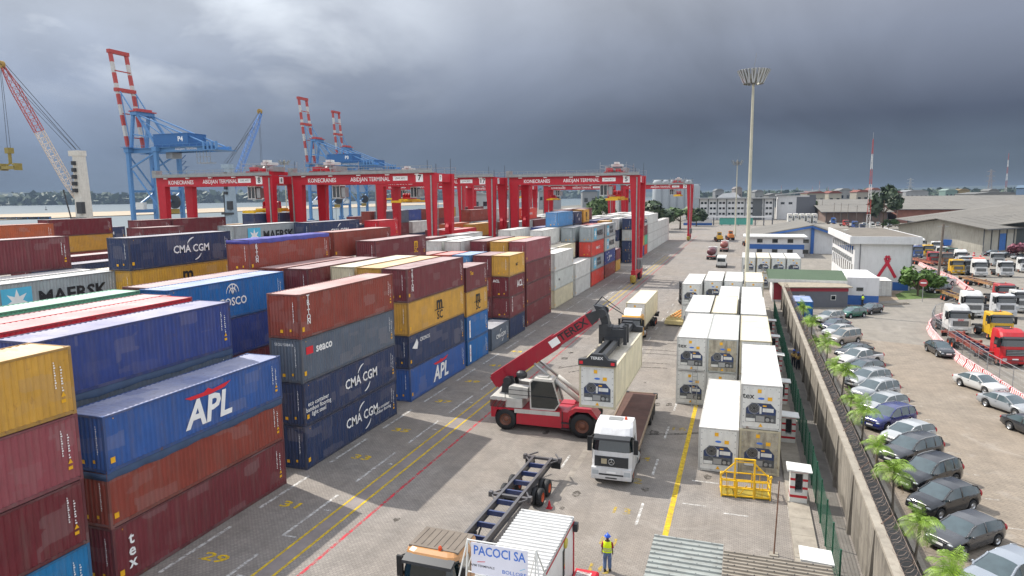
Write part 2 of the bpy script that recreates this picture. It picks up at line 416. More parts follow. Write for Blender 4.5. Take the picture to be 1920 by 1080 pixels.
# rubber arcs and oil stains left by the lorries and stackers
rub = worn('rubber_marks', '#4a4640', 1.0); oil = worn('oil_stains', '#4c463f', .85)
rm = MB(); ro = MB(); rt_ = random.Random(5)
for k in range(9):
    cx, cy, rr = rt_.uniform(-19, -6), rt_.uniform(50, 120), rt_.uniform(7, 16); a0 = rt_.uniform(0, 6.28); da = rt_.uniform(.5, 1.3)
    for off in (0, 1.9):
        vs = []
        for i in range(17):
            a = a0+da*i/16
            for w_ in (0, .32): vs.append((cx+(rr+off+w_)*math.cos(a), cy+(rr+off+w_)*math.sin(a), .0065+.00002*k))
        if all(-20.2 < v[0] < 3.2 for v in vs): rm.add(vs, [(2*i, 2*i+1, 2*i+3, 2*i+2) for i in range(16)])
for k in range(60):
    cx, cy, rr = rt_.uniform(-20, 3), rt_.uniform(24, 140), rt_.uniform(.12, .42); n = 14
    ro.poly([(cx+rr*(.7+.5*rt_.random())*math.cos(6.283*i/n), cy+1.5*rr*(.7+.5*rt_.random())*math.sin(6.283*i/n), .0052+.00001*k) for i in range(n)])
for k in range(26):
    cx, cy, rr = rt_.uniform(9.5, 13), 30+2.9*k, rt_.uniform(.2, .5); n = 12
    ro.poly([(cx+rr*(.7+.5*rt_.random())*math.cos(6.283*i/n), cy+rr*(.7+.5*rt_.random())*math.sin(6.283*i/n), .008) for i in range(n)])
struct(rm.build('tyre_marks', rub)); struct(ro.build('oil_stains', oil))
# quay apron, water, sand bank and the far shore
m_water = bpy.data.materials.new('lagoon_water'); m_water.use_nodes = True
t = NT(m_water.node_tree); o = t.n('ShaderNodeOutputMaterial'); b = t.n('ShaderNodeBsdfPrincipled'); t.l(b.outputs[0], o.inputs[0])
b.inputs['Base Color'].default_value = (.11, .14, .15, 1); b.inputs['Roughness'].default_value = .45; b.inputs['Specular IOR Level'].default_value = .22
bp = t.n('ShaderNodeBump'); bp.inputs['Strength'].default_value = .35; bp.inputs['Distance'].default_value = .3
t.l(t.noise(t.n('ShaderNodeTexCoord').outputs['Object'], .25, 5, .6), bp.inputs['Height']); t.l(bp.outputs[0], b.inputs['Normal'])
sheet('water', [(-15000, -4000), (-300, -4000), (-300, 12000), (-15000, 12000)], -2.0, m_water)
sand = M('pale_sand', (.40, .325, .23), .95, var=.14, scale=.01)
mb = MB(); rs = random.Random(3); a = []; bq = []
for k in range(41):
    y = -100+k*55; a.append((-720-20*rs.random()-.02*y, y)); bq.append((-940-.10*y-50*rs.random(), y))
mb.poly([(x, y, -1.2) for x, y in a] + [(x, y, -1.2) for x, y in reversed(bq)])
struct(mb.build('sand_bank', sand))
mb = MB(); mb.box(-301.5, -60, -2.5, -300, 12000, .1); struct(mb.build('quay_edge', concrete))
shore = M('far_shore_ground', (.12, .13, .09), .95, var=.3, scale=.01)
sheet('far_shore', [(-15000, 1500), (-4000, 1000), (-3300, 2400), (-2600, 3600), (-1500, 4700), (-300, 5200), (-300, 12000), (-15000, 12000)], -1.0, shore)
hm = MB(); rs = random.Random(11)
for (x, y, r, h) in [(-8200, 5600, 2500, 150), (-6000, 7600, 2600, 110), (-3200, 9200, 2600, 120), (300, 10800, 3000, 110), (3300, 10500, 2500, 125), (5600, 8600, 2200, 120)]:
    hm.ellipsoid((x, y, -30), r, r*.8, h, 28, 6, half=True)
struct(hm.build('hills', M('wooded_hill', (.06, .08, .06), 1, var=.3, scale=.003), smooth=True))

# ---------------------------------------------------------------- shipping containers
CW = 2.438; L40 = 12.192; L20 = 6.058
cpaint = paint('container_paint', 0, .55, .30, dirt=.30)
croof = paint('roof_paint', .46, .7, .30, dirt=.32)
cframe = paint('frame_paint', 0, .6, .85, dirt=.45)
PC = {k: lin(v) for k, v in dict(maroon='#6c2a31', darkred='#681f28', rust='#873a2d', pinkred='#87424a', navy='#243558', blue='#2c5698', royal='#2c4080',
      yellow='#c99a35', ochre='#c0923a', grey='#98a0a2', slate='#56616f', teal='#1c74a8', cosco='#1264a6', red='#c41a2a', orange='#b35a34', coral='#cf4133',
      white='#c9c9c4', cream='#c8bfa2', green='#58a886', pale='#b9bdb8', sky='#4d86b8').items()}
CNAME = dict(maroon='maroon', darkred='dark red', rust='rust brown', pinkred='faded pinkish red', navy='navy blue', blue='bright blue', royal='deep blue', yellow='yellow',
      ochre='ochre yellow', grey='light grey', slate='slate grey', teal='teal blue', cosco='sea blue', red='bright red', orange='orange brown', coral='coral red',
      white='white', cream='cream', green='pale green', pale='pale grey', sky='weathered blue')
_cm = {}
def corr(mb, ax, c, a, b, z0, z1, sgn, pitch=.278, dep=.034):
    """corrugated wall; ax 'y': wall in plane x=c running along y; ax 'x': wall in plane y=c. sgn = outward"""
    n = max(4, round((b-a)/pitch)); p = (b-a)/n; pts = []
    for k in range(n):
        u = a+k*p; pts += [(u, 0), (u+p*.27, 0), (u+p*.5, -dep), (u+p*.77, -dep)]
    pts.append((b, 0)); vs = []
    for u, d in pts:
        for z in (z0, z1):
            vs.append((c+sgn*d, u, z) if ax == 'y' else (u, c+sgn*d, z))
    fs = []
    for i in range(len(pts)-1):
        q = (2*i, 2*i+2, 2*i+3, 2*i+1)
        fs.append(q if (sgn > 0) == (ax == 'y') else q[::-1])
    mb.add(vs, fs)
def c_meshes(L, H, kind):
    """body, roof, frame (and for reefers the smooth-sided versions), origin at the right front bottom corner"""
    k = (L, H, kind)
    if k in _cm: return _cm[k]
    e = .055; b = MB(); r = MB(); f = MB()
    if kind == 'reefer':
        b.box(-CW+.03, .05, .16, -.03, L-.05, H-.07)
        for q in range(1, int(L/1.2)):
            b.box(-.032, 1.2*q-.012, .2, -.022, 1.2*q+.012, H-.12); b.box(-CW+.022, 1.2*q-.012, .2, -CW+.032, 1.2*q+.012, H-.12)
        r.box(-CW+.06, .07, H-.07, -.06, L-.07, H-.035)
        for q in range(1, int(L/1.5)): r.box(-CW+.06, 1.5*q-.02, H-.035, -.06, 1.5*q+.02, H-.028)
    else:
        corr(b, 'y', -.02, .12, L-.12, .17, H-.1, 1); corr(b, 'y', -CW+.02, .12, L-.12, .17, H-.1, -1)
        if kind == 'door':
            b.box(-CW+.1, .05, .16, -CW/2-.01, .09, H-.12); b.box(-CW/2+.01, .05, .16, -.1, .09, H-.12)
        else: corr(b, 'x', .03, -CW+.12, -.12, .17, H-.1, -1, .24, .045)
        corr(b, 'x', L-.03, -CW+.12, -.12, .17, H-.1, 1, .24, .045)
        b.quad((-CW+.05, .05, .16), (-.05, .05, .16), (-.05, L-.05, .16), (-CW+.05, L-.05, .16))
        n = int(L/.30); p = (L-.3)/n                                   # roof corrugated across
        vs = []; zt = H-.03
        for q in range(n):
            u = .15+q*p
            for uu, d in ((u, 0), (u+p*.3, 0), (u+p*.5, -.022), (u+p*.8, -.022)): vs += [(-CW+.06, uu, zt+d), (-.06, uu, zt+d)]
        vs += [(-CW+.06, L-.15, zt), (-.06, L-.15, zt)]
        r.add(vs, [(2*i, 2*i+1, 2*i+3, 2*i+2) for i in range(len(vs)//2-1)])
        r.box(-CW+.05, .03, H-.06, -.05, .15, H-.03); r.box(-CW+.05, L-.15, H-.06, -.05, L-.03, H-.03)
    for y0, y1 in ((0, .12), (L-.12, L)):
        for x0, x1 in ((-.13, 0), (-CW, -CW+.13)):
            f.box(x0, y0, .118, x1, y1, H-.118)
    for x0, x1 in ((-.178, .003), (-CW-.003, -CW+.178)):               # corner castings
        for y0, y1 in ((-.003, .17), (L-.17, L+.003)):
            f.box(x0, y0, 0, x1, y1, .118); f.box(x0, y0, H-.118, x1, y1, H)
    for x0, x1 in ((-.07, -.004), (-CW+.004, -CW+.07)):
        f.box(x0, .17, .03, x1, L-.17, .18); f.box(x0, .17, H-.11, x1, L-.17, H-.012)
    for y0, y1 in ((.004, .07), (L-.07, L-.004)):
        f.box(-CW+.178, y0, .03, -.178, y1, .17); f.box(-CW+.178, y0, H-.118, -.178, y1, H-.01)
    if kind == 'door':
        for x in (-.42, -.86, -1.58, -2.02): f.tube((x, .03, .2), (x, .03, H-.15), .022, n=6)
        for x in (-.64, -1.8): f.box(x-.25, .02, 1.1, x+.25, .04, 1.16)
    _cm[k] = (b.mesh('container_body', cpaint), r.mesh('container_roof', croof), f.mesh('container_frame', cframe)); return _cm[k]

def arc(mb, c, r, a0, a1, wd_, x, m, n=14):
    """arc stroke in the plane x=const, wd_ tapers at both ends"""
    vs = []
    for i in range(n+1):
        t = a0+(a1-a0)*i/n; ww = wd_*math.sin(math.pi*(.12+.76*i/n))
        for q in (r-ww/2, r+ww/2): vs.append((x, c[0]+q*math.cos(t), c[1]+q*math.sin(t)))
    mb.add(vs, [(2*i, 2*i+1, 2*i+3, 2*i+2) for i in range(n)], m)
LM = [mk_white, mk_black, mk_yel, mk_red, mk_sky, mk_blue]
_logo = {}
def logo(key, L, H):
    """lettering mesh for the long side (x=+) plus the usual serial marks"""
    k = (key, L, H)
    if k in _logo: return _logo[k]
    mb = MB(); X = .006; mid = L/2; hz = H*.55
    def T(s, y, z, size, m=0, **kw): mb.text(s, size, MX((X, y, z), *SIDE), m, **kw)
    big = L > 8
    if key.startswith('cma'):
        q = 1.0 if big else .72; y = mid+(.9 if big else .1)
        T('CMA CGM', y, H*.5, .98*q, bold=.035, sx=.98)
        arc(mb, (y+.45*q, H*.5-.05*q), 1.12*q, R_(98), R_(150), .13*q, X, 0); arc(mb, (y+.15*q, H*.5+.05*q), 1.12*q, R_(-82), R_(-30), .13*q, X, 0)
        if key == 'cma_eco': T('eco container\nbamboo flooring\nlight steel', 1.55, H*.36, .42, bold=.02)
        if key == 'cma_eco2': T('eco container\nbamboo flooring', L-2.2, H*.42, .36, bold=.02)
    elif key == 'msc':
        T('m', mid+.2, H*.68, 1.75, 1, bold=.05); T('SC', mid+.25, H*.29, 1.12, 1, bold=.03); mb.box(X-.002, mid-.85, H*.475, X, mid+1.15, H*.505, 1)
    elif key == 'msc_gold':
        T('m', mid+3.4, H*.68, 1.35, 2, bold=.035); T('SC', mid+3.4, H*.36, .92, 2, bold=.03)
    elif key == 'msc_white': T('MSC', 2.9, H*.5, .5, 1, bold=.03)
    elif key == 'apl':
        y = mid+.15
        T('APL', y, H*.41, 1.95, bold=.05, shear=.18, sx=.98)
        mb.poly([(X, y-1.6, H*.80), (X, y-.3, H*.80), (X, y, H*.86), (X, y+.3, H*.80), (X, y+1.7, H*.86), (X, y+1.2, H*.76), (X, y+.15, H*.72), (X, y-1.2, H*.73)], 3)
    elif key in ('triton', 'lease', 'tex', 'acl_v'):
        s = {'triton': 'TRITON', 'lease': 'TRITON', 'tex': 'tex', 'acl_v': 'TRITON'}[key]
        T('\n'.join(s), .95, H*(.62 if key != 'tex' else .5), .5 if key != 'tex' else .8, bold=.04, lead=.62 if key != 'tex' else .72)
    elif key == 'seaco':
        T('seaco', 2.5, H*.70, .82, bold=.05); mb.box(X-.002, .5, H*.62, X, 1.25, H*.79, 3)
    elif key == 'cronos':
        T('CRONOS', 3.1, H*.76, .48, bold=.02)
        mb.poly([(X, .6, H*.60), (X, 1.1, H*.72), (X, 1.5, H*.84), (X, 1.75, H*.70), (X, 1.55, H*.52), (X, 1.1, H*.55)], 0)
    elif key.startswith('maersk'):
        q = 1 if big else .62; y0 = L*.28 if big else .9
        mb.box(X-.003, y0-1.15*q, H*.5-1.05*q, X-.001, y0+1.15*q, H*.5+1.05*q, 4)
        st = []
        for i in range(14):
            r = (.95 if i % 2 == 0 else .42)*q; a = math.pi/2+i*math.pi/7; st.append((X+.002, y0+r*math.cos(a), H*.5+r*math.sin(a)))
        mb.add(st+[(X+.002, y0, H*.5)], [(i, (i+1) % 14, 14) for i in range(14)], 0)
        if key == 'maersk2': T('MAERSK\nSEALAND', y0+2.0*q, H*.52, .95*q, 1, bold=.04, align='LEFT', lead=.9)
        else: T('MAERSK', y0+1.6*q, H*.5, 1.45*q, 1, bold=.05, align='LEFT', sx=1.12)
    elif key == 'cosco':
        for r in (.55, .3): arc(mb, (mid, H*.66), r*1.2, 0, math.pi, .1, X, 0)
        for a in (60, 90, 120): mb.bar((X, mid, H*.62), (X, mid+.66*math.cos(R_(a)), H*.66+.66*math.sin(R_(a))), .02, .07, 0)
        T('COSCO', mid, H*.42, .85, bold=.04)
    elif key == 'hamburg': T('HAMBURG', mid+1.2, H*.48, .95, bold=.02, sx=.9); mb.bar((X, L-2.1, H*.3), (X, L-1.2, H*.72), .02, .14, 0); mb.bar((X, L-2.1, H*.72), (X, L-1.2, H*.3), .02, .14, 0)
    elif key == 'hsud': T('HAMBURG', mid, H*.5, .8, bold=.02)
    elif key == 'safm':
        T('Safmarine', mid, H*.52, .95, bold=.03)
        for a, b_ in ((2.2, .7), (2.6, .42), (4.2, .76), (5.2, .25), (3.6, .2)): mb.box(X-.002, a, H*b_, X, a+.4, H*b_+.35, 0)
    elif key == 'textainer': T('Tex', 1.5, H*.72, .55, 2, bold=.05)
    elif key == 'acl': T('ACL', 4.0, H*.52, 1.15, bold=.04)
    elif key == 'uasc':
        mb.poly([(X, .75, H*.72), (X, 2.2, H*.66), (X, 2.2, H*.90), (X, 1.2, H*.82)], 2); T('Uasc', 1.4, H*.5, .7, bold=.05)
    elif key == 'vred': mb.box(X-.002, .6, H*.12, X, .95, H*.82, 0); T('T\nT\nX', .78, H*.5, .38, 3, bold=.03, lead=.7)
    elif key == 'sck': T('SCF', mid+.4, H*.35, .7, bold=.04); mb.bar((X, 1.5, H*.6), (X, 2.4, H*.86), .02, .2, 0)
    if key != 'none':
        # serial number, tare table and hazard labels at the right end and on the end wall
        yr = L-.52
        for j, (zz, hh, m) in enumerate(((H*.72, .55, 0), (H*.52, .14, 0), (H*.42, .14, 0))):
            for q in range(int(hh/.11)+1): mb.box(X-.002, yr-.035, zz-q*.12, X, yr+.01+.02*((q*5) % 3), zz-q*.12+.06, m)
        for q in range(11): mb.box(X-.002, yr-.31, H*.80-q*.105, X, yr-.31+.035+.02*((q*7) % 3), H*.80-q*.105+.065, 0)
        mb.poly([(X, yr-.1, H*.30), (X, yr+.12, H*.30), (X, yr+.01, H*.37)], 2); mb.box(X-.002, yr-.1, H*.21, X, yr+.1, H*.26, 2)
        if big:
            mb.box(X-.002, .22, H*.16, X, .46, H*.26, 2)
            mb.box(X-.002, .5, H*.91, X, .55, H*.93, 2)
        for q in range(13): mb.box(-.50, -.006, H*.80-q*.105, -.50+.03+.015*((q*7) % 3), -.004, H*.80-q*.105+.07, 0)
        mb.box(-1.52, -.006, H*.13, -1.30, -.004, H*.20, 2); mb.box(-.8, -.006, H*.16, -.66, -.004, H*.22, 2)
        if key in ('acl', 'textainer'): mb.text('ACL' if key == 'acl' else 'Tex', .45, MX((-1.75, -.006, H*.78), *END), 0, bold=.06)
        if key == 'seaco': mb.text('SEGU 508416', .26, MX((-1.3, -.006, H*.86), *END), 0)
    _logo[k] = mb.mesh('container_lettering', LM); return _logo[k]

def reefer_unit(H):
    """machinery end of a refrigerated container: white bulkhead, recessed blue unit with fan, panel, compressor"""
    k = ('unit', H)
    if k in _cm: return _cm[k]
    a = MB(); a.box(-CW+.13, .01, .17, -.13, .05, H-.12)              # bulkhead
    for q in range(6):
        for x in (-CW+.2, -.2): a.box(x-.03, -.004, .4+q*.42, x+.03, .01, .46+q*.42, 1)
        a.box(-CW+.35+q*.34, -.004, H-.26, -CW+.39+q*.34, .01, H-.22, 1)
    z0, z1 = .48, H*.60
    oct_ = [(-CW+.32, z0), (-.32, z0), (-.32, z1-.38), (-.66, z1), (-CW+.66, z1), (-CW+.32, z1-.38)]
    n = len(oct_)
    fr = MB()                                                          # frame ring round the opening
    ox = [(x*1.0+(.06 if x > -CW/2 else -.06), z+(.06 if z > 1.2 else -.06)) for x, z in oct_]
    for i in range(n):
        j = (i+1) % n
        fr.add([(oct_[i][0], -.012, oct_[i][1]), (oct_[j][0], -.012, oct_[j][1]), (ox[j][0], -.012, ox[j][1]), (ox[i][0], -.012, ox[i][1])], [(0, 1, 2, 3)])
        fr.add([(oct_[i][0], -.012, oct_[i][1]), (oct_[j][0], -.012, oct_[j][1]), (oct_[j][0], .009, oct_[j][1]), (oct_[i][0], .009, oct_[i][1])], [(0, 1, 2, 3)])
    u = MB()
    u.poly([(x, .006, z) for x, z in oct_], 5)                         # dark bay
    zb = z0+.52
    u.poly([(-CW+.36, -.002, zb), (-.36, -.002, zb), (-.36, -.002, z1-.40), (-.68, -.002, z1-.04), (-CW+.68, -.002, z1-.04), (-CW+.36, -.002, z1-.40)], 1)
    u.lathe([(.0, -.02), (.29, -.02), (.31, -.004)], 'y', (-1.62, 0, zb+.38), 18, 0); u.lathe([(.33, -.006), (.36, -.006)], 'y', (-1.62, 0, zb+.38), 18, 3)
    for q in range(3): u.lathe([(.1+.08*q, -.026), (.115+.08*q, -.026)], 'y', (-1.62, 0, zb+.38), 18, 3)
    u.box(-1.12, -.012, zb+.18, -.48, -.004, zb+.42, 2); u.box(-1.30, -.014, zb+.05, -1.18, -.004, zb+.5, 2); u.box(-1.12, -.012, zb+.52, -.9, -.004, zb+.6, 4)
    u.box(-2.1, -.03, z0+.04, -1.55, 0, z0+.24, 2); u.box(-1.5, -.03, z0+.06, -1.0, 0, z0+.42, 3)
    u.lathe([(.0, -.05), (.12, -.05), (.12, 0)], 'y', (-.82, 0, z0+.22), 10, 3); u.lathe([(.0, -.05), (.09, -.05), (.09, 0)], 'y', (-.55, 0, z0+.2), 10, 3)
    u.path([(-.95, -.02, z0+.1), (-.9, -.04, z0+.4), (-.7, -.03, z0+.35), (-.62, -.02, z0+.08)], .02, 5, 0)
    l = MB(); l.box(-1.45, -.014, H*.82, -1.22, -.004, H*.90, 2); l.box(-.85, -.014, H*.66, -.58, -.004, H*.74, 2)
    l.ellipsoid((-1.22, -.006, H*.70), .2, .006, .075, 12, 4, 5); l.poly([(-1.34, -.008, .2), (-1.08, -.008, .2), (-1.21, -.008, .42)], 2)
    lt = MB(); lt.v, lt.f, lt.m = list(l.v), [list(f) for f in l.f], list(l.m)
    lt.text('tex', .52, MX((-1.98, -.008, H*.74), *END), 1, bold=.02)
    _cm[k] = (a.mesh('bulkhead', [white, steel]), fr.mesh('unit_frame', white),
              u.mesh('cooling_unit', [dark, M('unit_blue', '#22375f', .5, dirt=.4), white, steel, mk_yel, M('unit_bay_grey', '#55585a', .6, var=.45, scale=6, dirt=.6)]),
              l.mesh('labels', LM), lt.mesh('labels', LM)); return _cm[k]

def container(name, label, X, Y, z, L, H, col, mark='', kind='plain', group=None, detail=True, tarp=False, cat='container', rz=0):
    """X, Y: right front bottom corner"""
    j = 1+.12*(rnd.random()-.5); c = tuple(min(1, v*j) for v in PC[col])
    dirty = kind == 'reefer_dirty'; kind = 'reefer' if dirty else kind
    b, r, f = c_meshes(L, H, 'reefer' if kind in ('reefer', 'reefer_tex', 'reefer_end') else kind)
    t = thing(name, label, cat, (X, Y, z), rz, group)
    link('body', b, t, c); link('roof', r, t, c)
    fc = tuple(v*.8 for v in c) if kind.startswith('reefer') else tuple(v*.62+.012 for v in c)
    link('frame', f, t, fc)
    if kind in ('reefer', 'reefer_tex'):
        a, fr, u, l, lt = reefer_unit(H)
        bo = link('bulkhead', a, t); fo = link('unit_frame', fr, t)
        if dirty:
            gm = M('grimy_white', '#a39c8a', .8, var=.3, scale=2.5, dirt=.85)
            for o_ in (bo, fo): o_.material_slots[0].link = 'OBJECT'; o_.material_slots[0].material = gm
        link('labels', lt if kind == 'reefer_tex' else l, t) if False else None; link('cooling_unit', u, t); link('labels', lt if kind == 'reefer_tex' else l, t)
    elif detail: link('lettering', logo(mark, L, H), t)
    if tarp:
        mb = MB(); n = 24; vs = []
        for i in range(n+1):
            y = .02+(L-.04)*i/n; sg = .03*math.sin(i*1.9)+.03*math.sin(i*.7)
            for x, zz in ((.012, H-.34+sg), (.014, H+.01), (-.5, H+.05+sg), (-CW+.5, H+.05-sg), (-CW-.012, H+.01), (-CW-.012, H-.3)): vs.append((x, y, zz))
        mb.add(vs, [(i*6+q, (i+1)*6+q, (i+1)*6+q+1, i*6+q+1) for i in range(n) for q in range(5)])
        mb.box(-CW, -.006, H-.32, 0, .004, H)
        mb.build('tarpaulin', M('blue_tarpaulin' if tarp == 1 else 'violet_tarpaulin', '#2a3f5c' if tarp == 1 else '#44428c', .6, var=.25, scale=1.2, bump=.4), t, True)
    return t

BX = []   # (block, row, stack order, tier, X, Y, z, L, H, colour, mark, kind, tarp, label)
def stack(block, row, X, Y, L, tiers, z=0):
    for i, s in enumerate(tiers):
        q = s.split(':'); col = q[0]; mark = q[1] if len(q) > 1 and q[1] else ''; H = float(q[2]) if len(q) > 2 and q[2] else 2.896
        kind = q[3] if len(q) > 3 and q[3] else 'plain'; tarp = int(q[4]) if len(q) > 4 and q[4] else 0
        lab = q[5] if len(q) > 5 else ''
        BX.append([block, row, X+(rnd.random()-.5)*.05, Y+(rnd.random()-.5)*.06, z, L, H, col, mark, kind, tarp, lab, i, len(tiers)])
        z += H
S26 = ':2.591'
# front row along the yard lane
stack('A', 1, -26.5, 8.2, L40, ['teal', 'darkred', 'pinkred', 'ochre'])
stack('A', 1, -26.5, 21.5, L40, ['maroon:tex', 'rust::2.591::1', 'blue:apl:2.65'])
stack('A', 1, -26.5, 35.8, L40, ['navy:cma_eco2', 'navy:cma_eco', 'slate:seaco', 'rust:triton'])
stack('A', 1, -26.9, 51.2, L40, ['blue:apl', 'navy:cronos', 'ochre:msc', 'maroon:lease'])
stack('A', 1, -27.0, 64.3, L20, ['cosco:vred:2.591', 'cosco:vred:2.591', 'ochre:msc:2.591', 'maroon:textainer:2.591'])
stack('A', 1, -27.0, 71.5, L20, ['slate:cma:2.591'])
stack('A', 1, -27.2, 78.5, L20, ['navy::2.591', 'maroon:acl_v:2.591', 'darkred:acl:2.591', 'ochre:msc_white:2.62'])
stack('A', 1, -27.6, 86.6, L40, ['maroon', 'maroon', 'maroon', 'pinkred:'])
stack('A', 1, -27.9, 102.0, L40, ['cream::2.896:reefer_end', 'pale:msc_white::reefer_end', 'white:::reefer_end'])
stack('A', 1, -27.9, 115.9, L40, ['white:::reefer_end', 'white:::reefer_end'])
stack('A', 1, -27.9, 129.0, L40, ['coral', 'grey:maersk2', 'coral:hsud', 'grey:maersk'])
stack('A', 1, -27.9, 142.3, L40, ['rust', 'royal:safm', 'pale:maersk', 'grey:maersk2'])
stack('A', 1, -28.0, 156.2, L20, ['ochre::2.591', 'maroon::2.591'])
stack('A', 1, -28.0, 178, L40, ['navy:sck', 'navy', 'pale:maersk', 'navy:cma'])
stack('A', 1, -28.0, 190.6, L40, ['royal', 'ochre', 'rust', 'navy'])
stack('A', 1, -28.0, 203.2, L20, ['coral', 'green', 'maroon'])
for k in range(5): stack('A', 1, -28.0-.1*k, 210.5+12.9*k, L40, ['white:::reefer']*(4 if k < 2 else 3))
# second row and further rows of the same block
stack('A', 2, -29.45, 20.9, L40, ['maroon', 'rust', 'slate::2.75::1', 'royal::2.90'])
stack('A', 3, -32.3, 20.9, L40, ['maroon', 'navy', 'rust', 'red::2.93'])
stack('A', 4, -35.3, 22.2, L40, ['maroon', 'navy', 'rust', 'pinkred::2.75'])
stack('A', 5, -38.4, 22.6, L40, ['maroon', 'navy', 'rust', 'green'])
stack('A', 5, -36.4, 35.2, L40, ['rust', 'maroon', 'royal', 'cosco:cosco'])
stack('A', 6, -39.1, 36.2, L40, ['maroon', 'maroon', 'navy', 'maroon::2.85'])
stack('A', 2, -29.6, 51.6, L40, ['navy', 'maroon', 'rust', 'ochre'])
stack('A', 3, -32.4, 51.8, L40, ['maroon', 'grey', 'maroon', 'cream'])
stack('A', 3, -35.5, 49.4, L40, ['maroon', 'rust', 'maroon', 'maroon'])
stack('A', 4, -38.3, 49.2, L40, ['maroon', 'navy', 'rust', 'rust'])
stack('A', 6, -41.0, 48.8, L40, ['maroon::2.8', 'navy::2.8', 'rust::2.8', 'pale::2.75', 'rust:triton:2.85::2'])
stack('A', 5, -41.0, 61.9, L40, ['maroon::2.8', 'navy::2.8', 'rust::2.8', 'darkred:uasc:2.8', 'rust::2.85'])
stack('A', 4, -37.4, 64.2, L40, ['maroon:'+':2.6', 'navy::2.6', 'grey::2.6', 'maroon::2.6', 'maroon:msc_gold:2.62'])
stack('A', 2, -29.5, 78.3, L20, ['navy::2.591', 'maroon::2.591', 'rust::2.591', 'maroon::2.62'])
stack('A', 3, -32.2, 78.1, L20, ['navy::2.591', 'maroon::2.591', 'red::2.591', 'sky::2.62'])
stack('A', 4, -34.9, 78.0, L20, ['navy::2.591', 'grey::2.591', 'red::2.591', 'coral::2.62'])
stack('A', 5, -37.9, 78.0, L20, ['navy::2.591', 'grey::2.591', 'yellow::2.591', 'rust::2.591'])
stack('A', 2, -30.2, 86.2, L40, ['navy', 'maroon', 'green', 'ochre'])
stack('A', 3, -33.2, 86.3, L40, ['navy', 'maroon', 'rust', 'maroon'])
stack('A', 4, -36.5, 85.2, L40, ['navy', 'maroon', 'rust', 'pale::::0:'])
stack('A', 5, -39.5, 85.6, L40, ['navy', 'grey', 'rust', 'white'])
stack('A', 6, -44.1, 91.5, L20, ['navy', 'grey', 'rust', 'maroon'])
stack('A', 6, -43.2, 98.4, L40, ['navy', 'grey', 'white', 'white:::door'])
for r, X in ((2, -30.9), (3, -33.9), (4, -36.9)): stack('A', r, X, 102.6, L40, ['rust', 'grey', ['white', 'pale', 'white'][r-2]+':::reefer_end', ['cream', 'white', 'white'][r-2]+'::.9'] if False else ['rust', 'grey', 'white:::reefer_end'])
for r, X, c in ((2, -30.9, 'cream'), (3, -33.9, 'white'), (5, -39.9, 'maroon')): stack('A', r, X, 116.0, L40, ['rust', 'grey', c, 'white:::reefer_end'][:3 if r == 2 else 4])
stack('A', 2, -31.2, 127.6, L40, ['rust', 'navy', 'maroon', 'grey::2.85'])
stack('A', 3, -34.2, 127.4, L40, ['rust', 'navy', 'maroon', 'pale', 'sky'])
stack('A', 4, -37.2, 127.4, L40, ['rust', 'navy', 'white', 'royal'])
stack('A', 2, -31.2, 142.5, L40, ['navy', 'grey', 'rust', 'coral::2.7'])
stack('A', 3, -34.4, 142.8, L20, ['navy', 'grey', 'rust', 'navy', 'navy:sck:2.6'])
stack('A', 3, -34.4, 150.3, L20, ['navy', 'grey', 'rust', 'maroon', 'yellow:msc'])
stack('A', 4, -37.6, 143, L40, ['navy', 'grey', 'rust', 'white', 'maroon'])
stack('A', 2, -31.2, 162, L20, ['maroon', 'maroon', 'darkred', 'ochre'])
stack('A', 3, -34.4, 162, L40, ['maroon', 'rust', 'ochre', 'royal'])
stack('A', 4, -37.6, 162, L40, ['maroon', 'rust', 'ochre', 'grey', 'maroon'])
stack('A', 5, -40.8, 162, L40, ['maroon', 'rust', 'coral', 'maroon', 'white'])
for r, X, in ((2, -31.2), (3, -34.4), (4, -37.6), (5, -40.8)):
    stack('A', r, X, 176, L40, [['navy', 'white', 'navy', 'white'][(r+i) % 4]+':::reefer_end' for i in range(4)])
    for k in range(5): stack('A', r, X, 197+13*k, L40, ['white:::reefer']*(4 if (k+r) % 3 else 3))
# the block behind, to the left of the second crane lane
stack('B', 1, -49.6, 44.2, L40, ['maroon', 'navy', 'rust', 'yellow:msc', 'navy:cma:2.83'])
stack('B', 2, -51.4, 32.3, L40, ['maroon', 'navy', 'rust', 'grey:maersk'])
stack('B', 3, -54.3, 32.6, L40, ['maroon', 'navy', 'rust', 'white'])
stack('B', 4, -57.4, 32.8, L40, ['maroon', 'navy', 'rust', 'grey', 'maroon::2.9'])
stack('B', 2, -52.3, 44.6, L40, ['maroon', 'navy', 'rust', 'cream'])
stack('B', 3, -55.2, 45.0, L40, ['maroon', 'navy', 'rust', 'rust::2.3'])
stack('B', 5, -60.4, 45.2, L40, ['maroon', 'navy', 'grey', 'navy::2.9'])
stack('B', 6, -63.4, 45.4, L40, ['maroon', 'navy', 'grey', 'maroon', 'maroon::1.6'] if False else ['maroon', 'navy', 'grey', 'maroon::3.4'])
stack('B', 4, -56.9, 65.5, L40, ['maroon', 'navy', 'rust', 'coral', 'grey:maersk:2.9'])
stack('B', 3, -53.8, 75.8, L40, ['maroon', 'navy', 'rust', 'grey', 'navy:cma'])
stack('B', 2, -51.2, 89.0, L20, ['maroon', 'navy', 'grey', 'rust', 'red:'+':2.7'])
stack('B', 6, -64.4, 59.5, L20, ['maroon', 'navy', 'rust', 'grey', 'maroon'])
stack('B', 1, -50.4, 113.5, L40, ['maroon', 'navy', 'pale', 'red:'+':2.9'])
stack('B', 2, -53.4, 113.8, L40, ['maroon', 'grey', 'grey', 'maroon'])
stack('C', 5, -89.3, 82.0, L20, ['maroon', 'navy', 'rust', 'navy', 'maroon'])
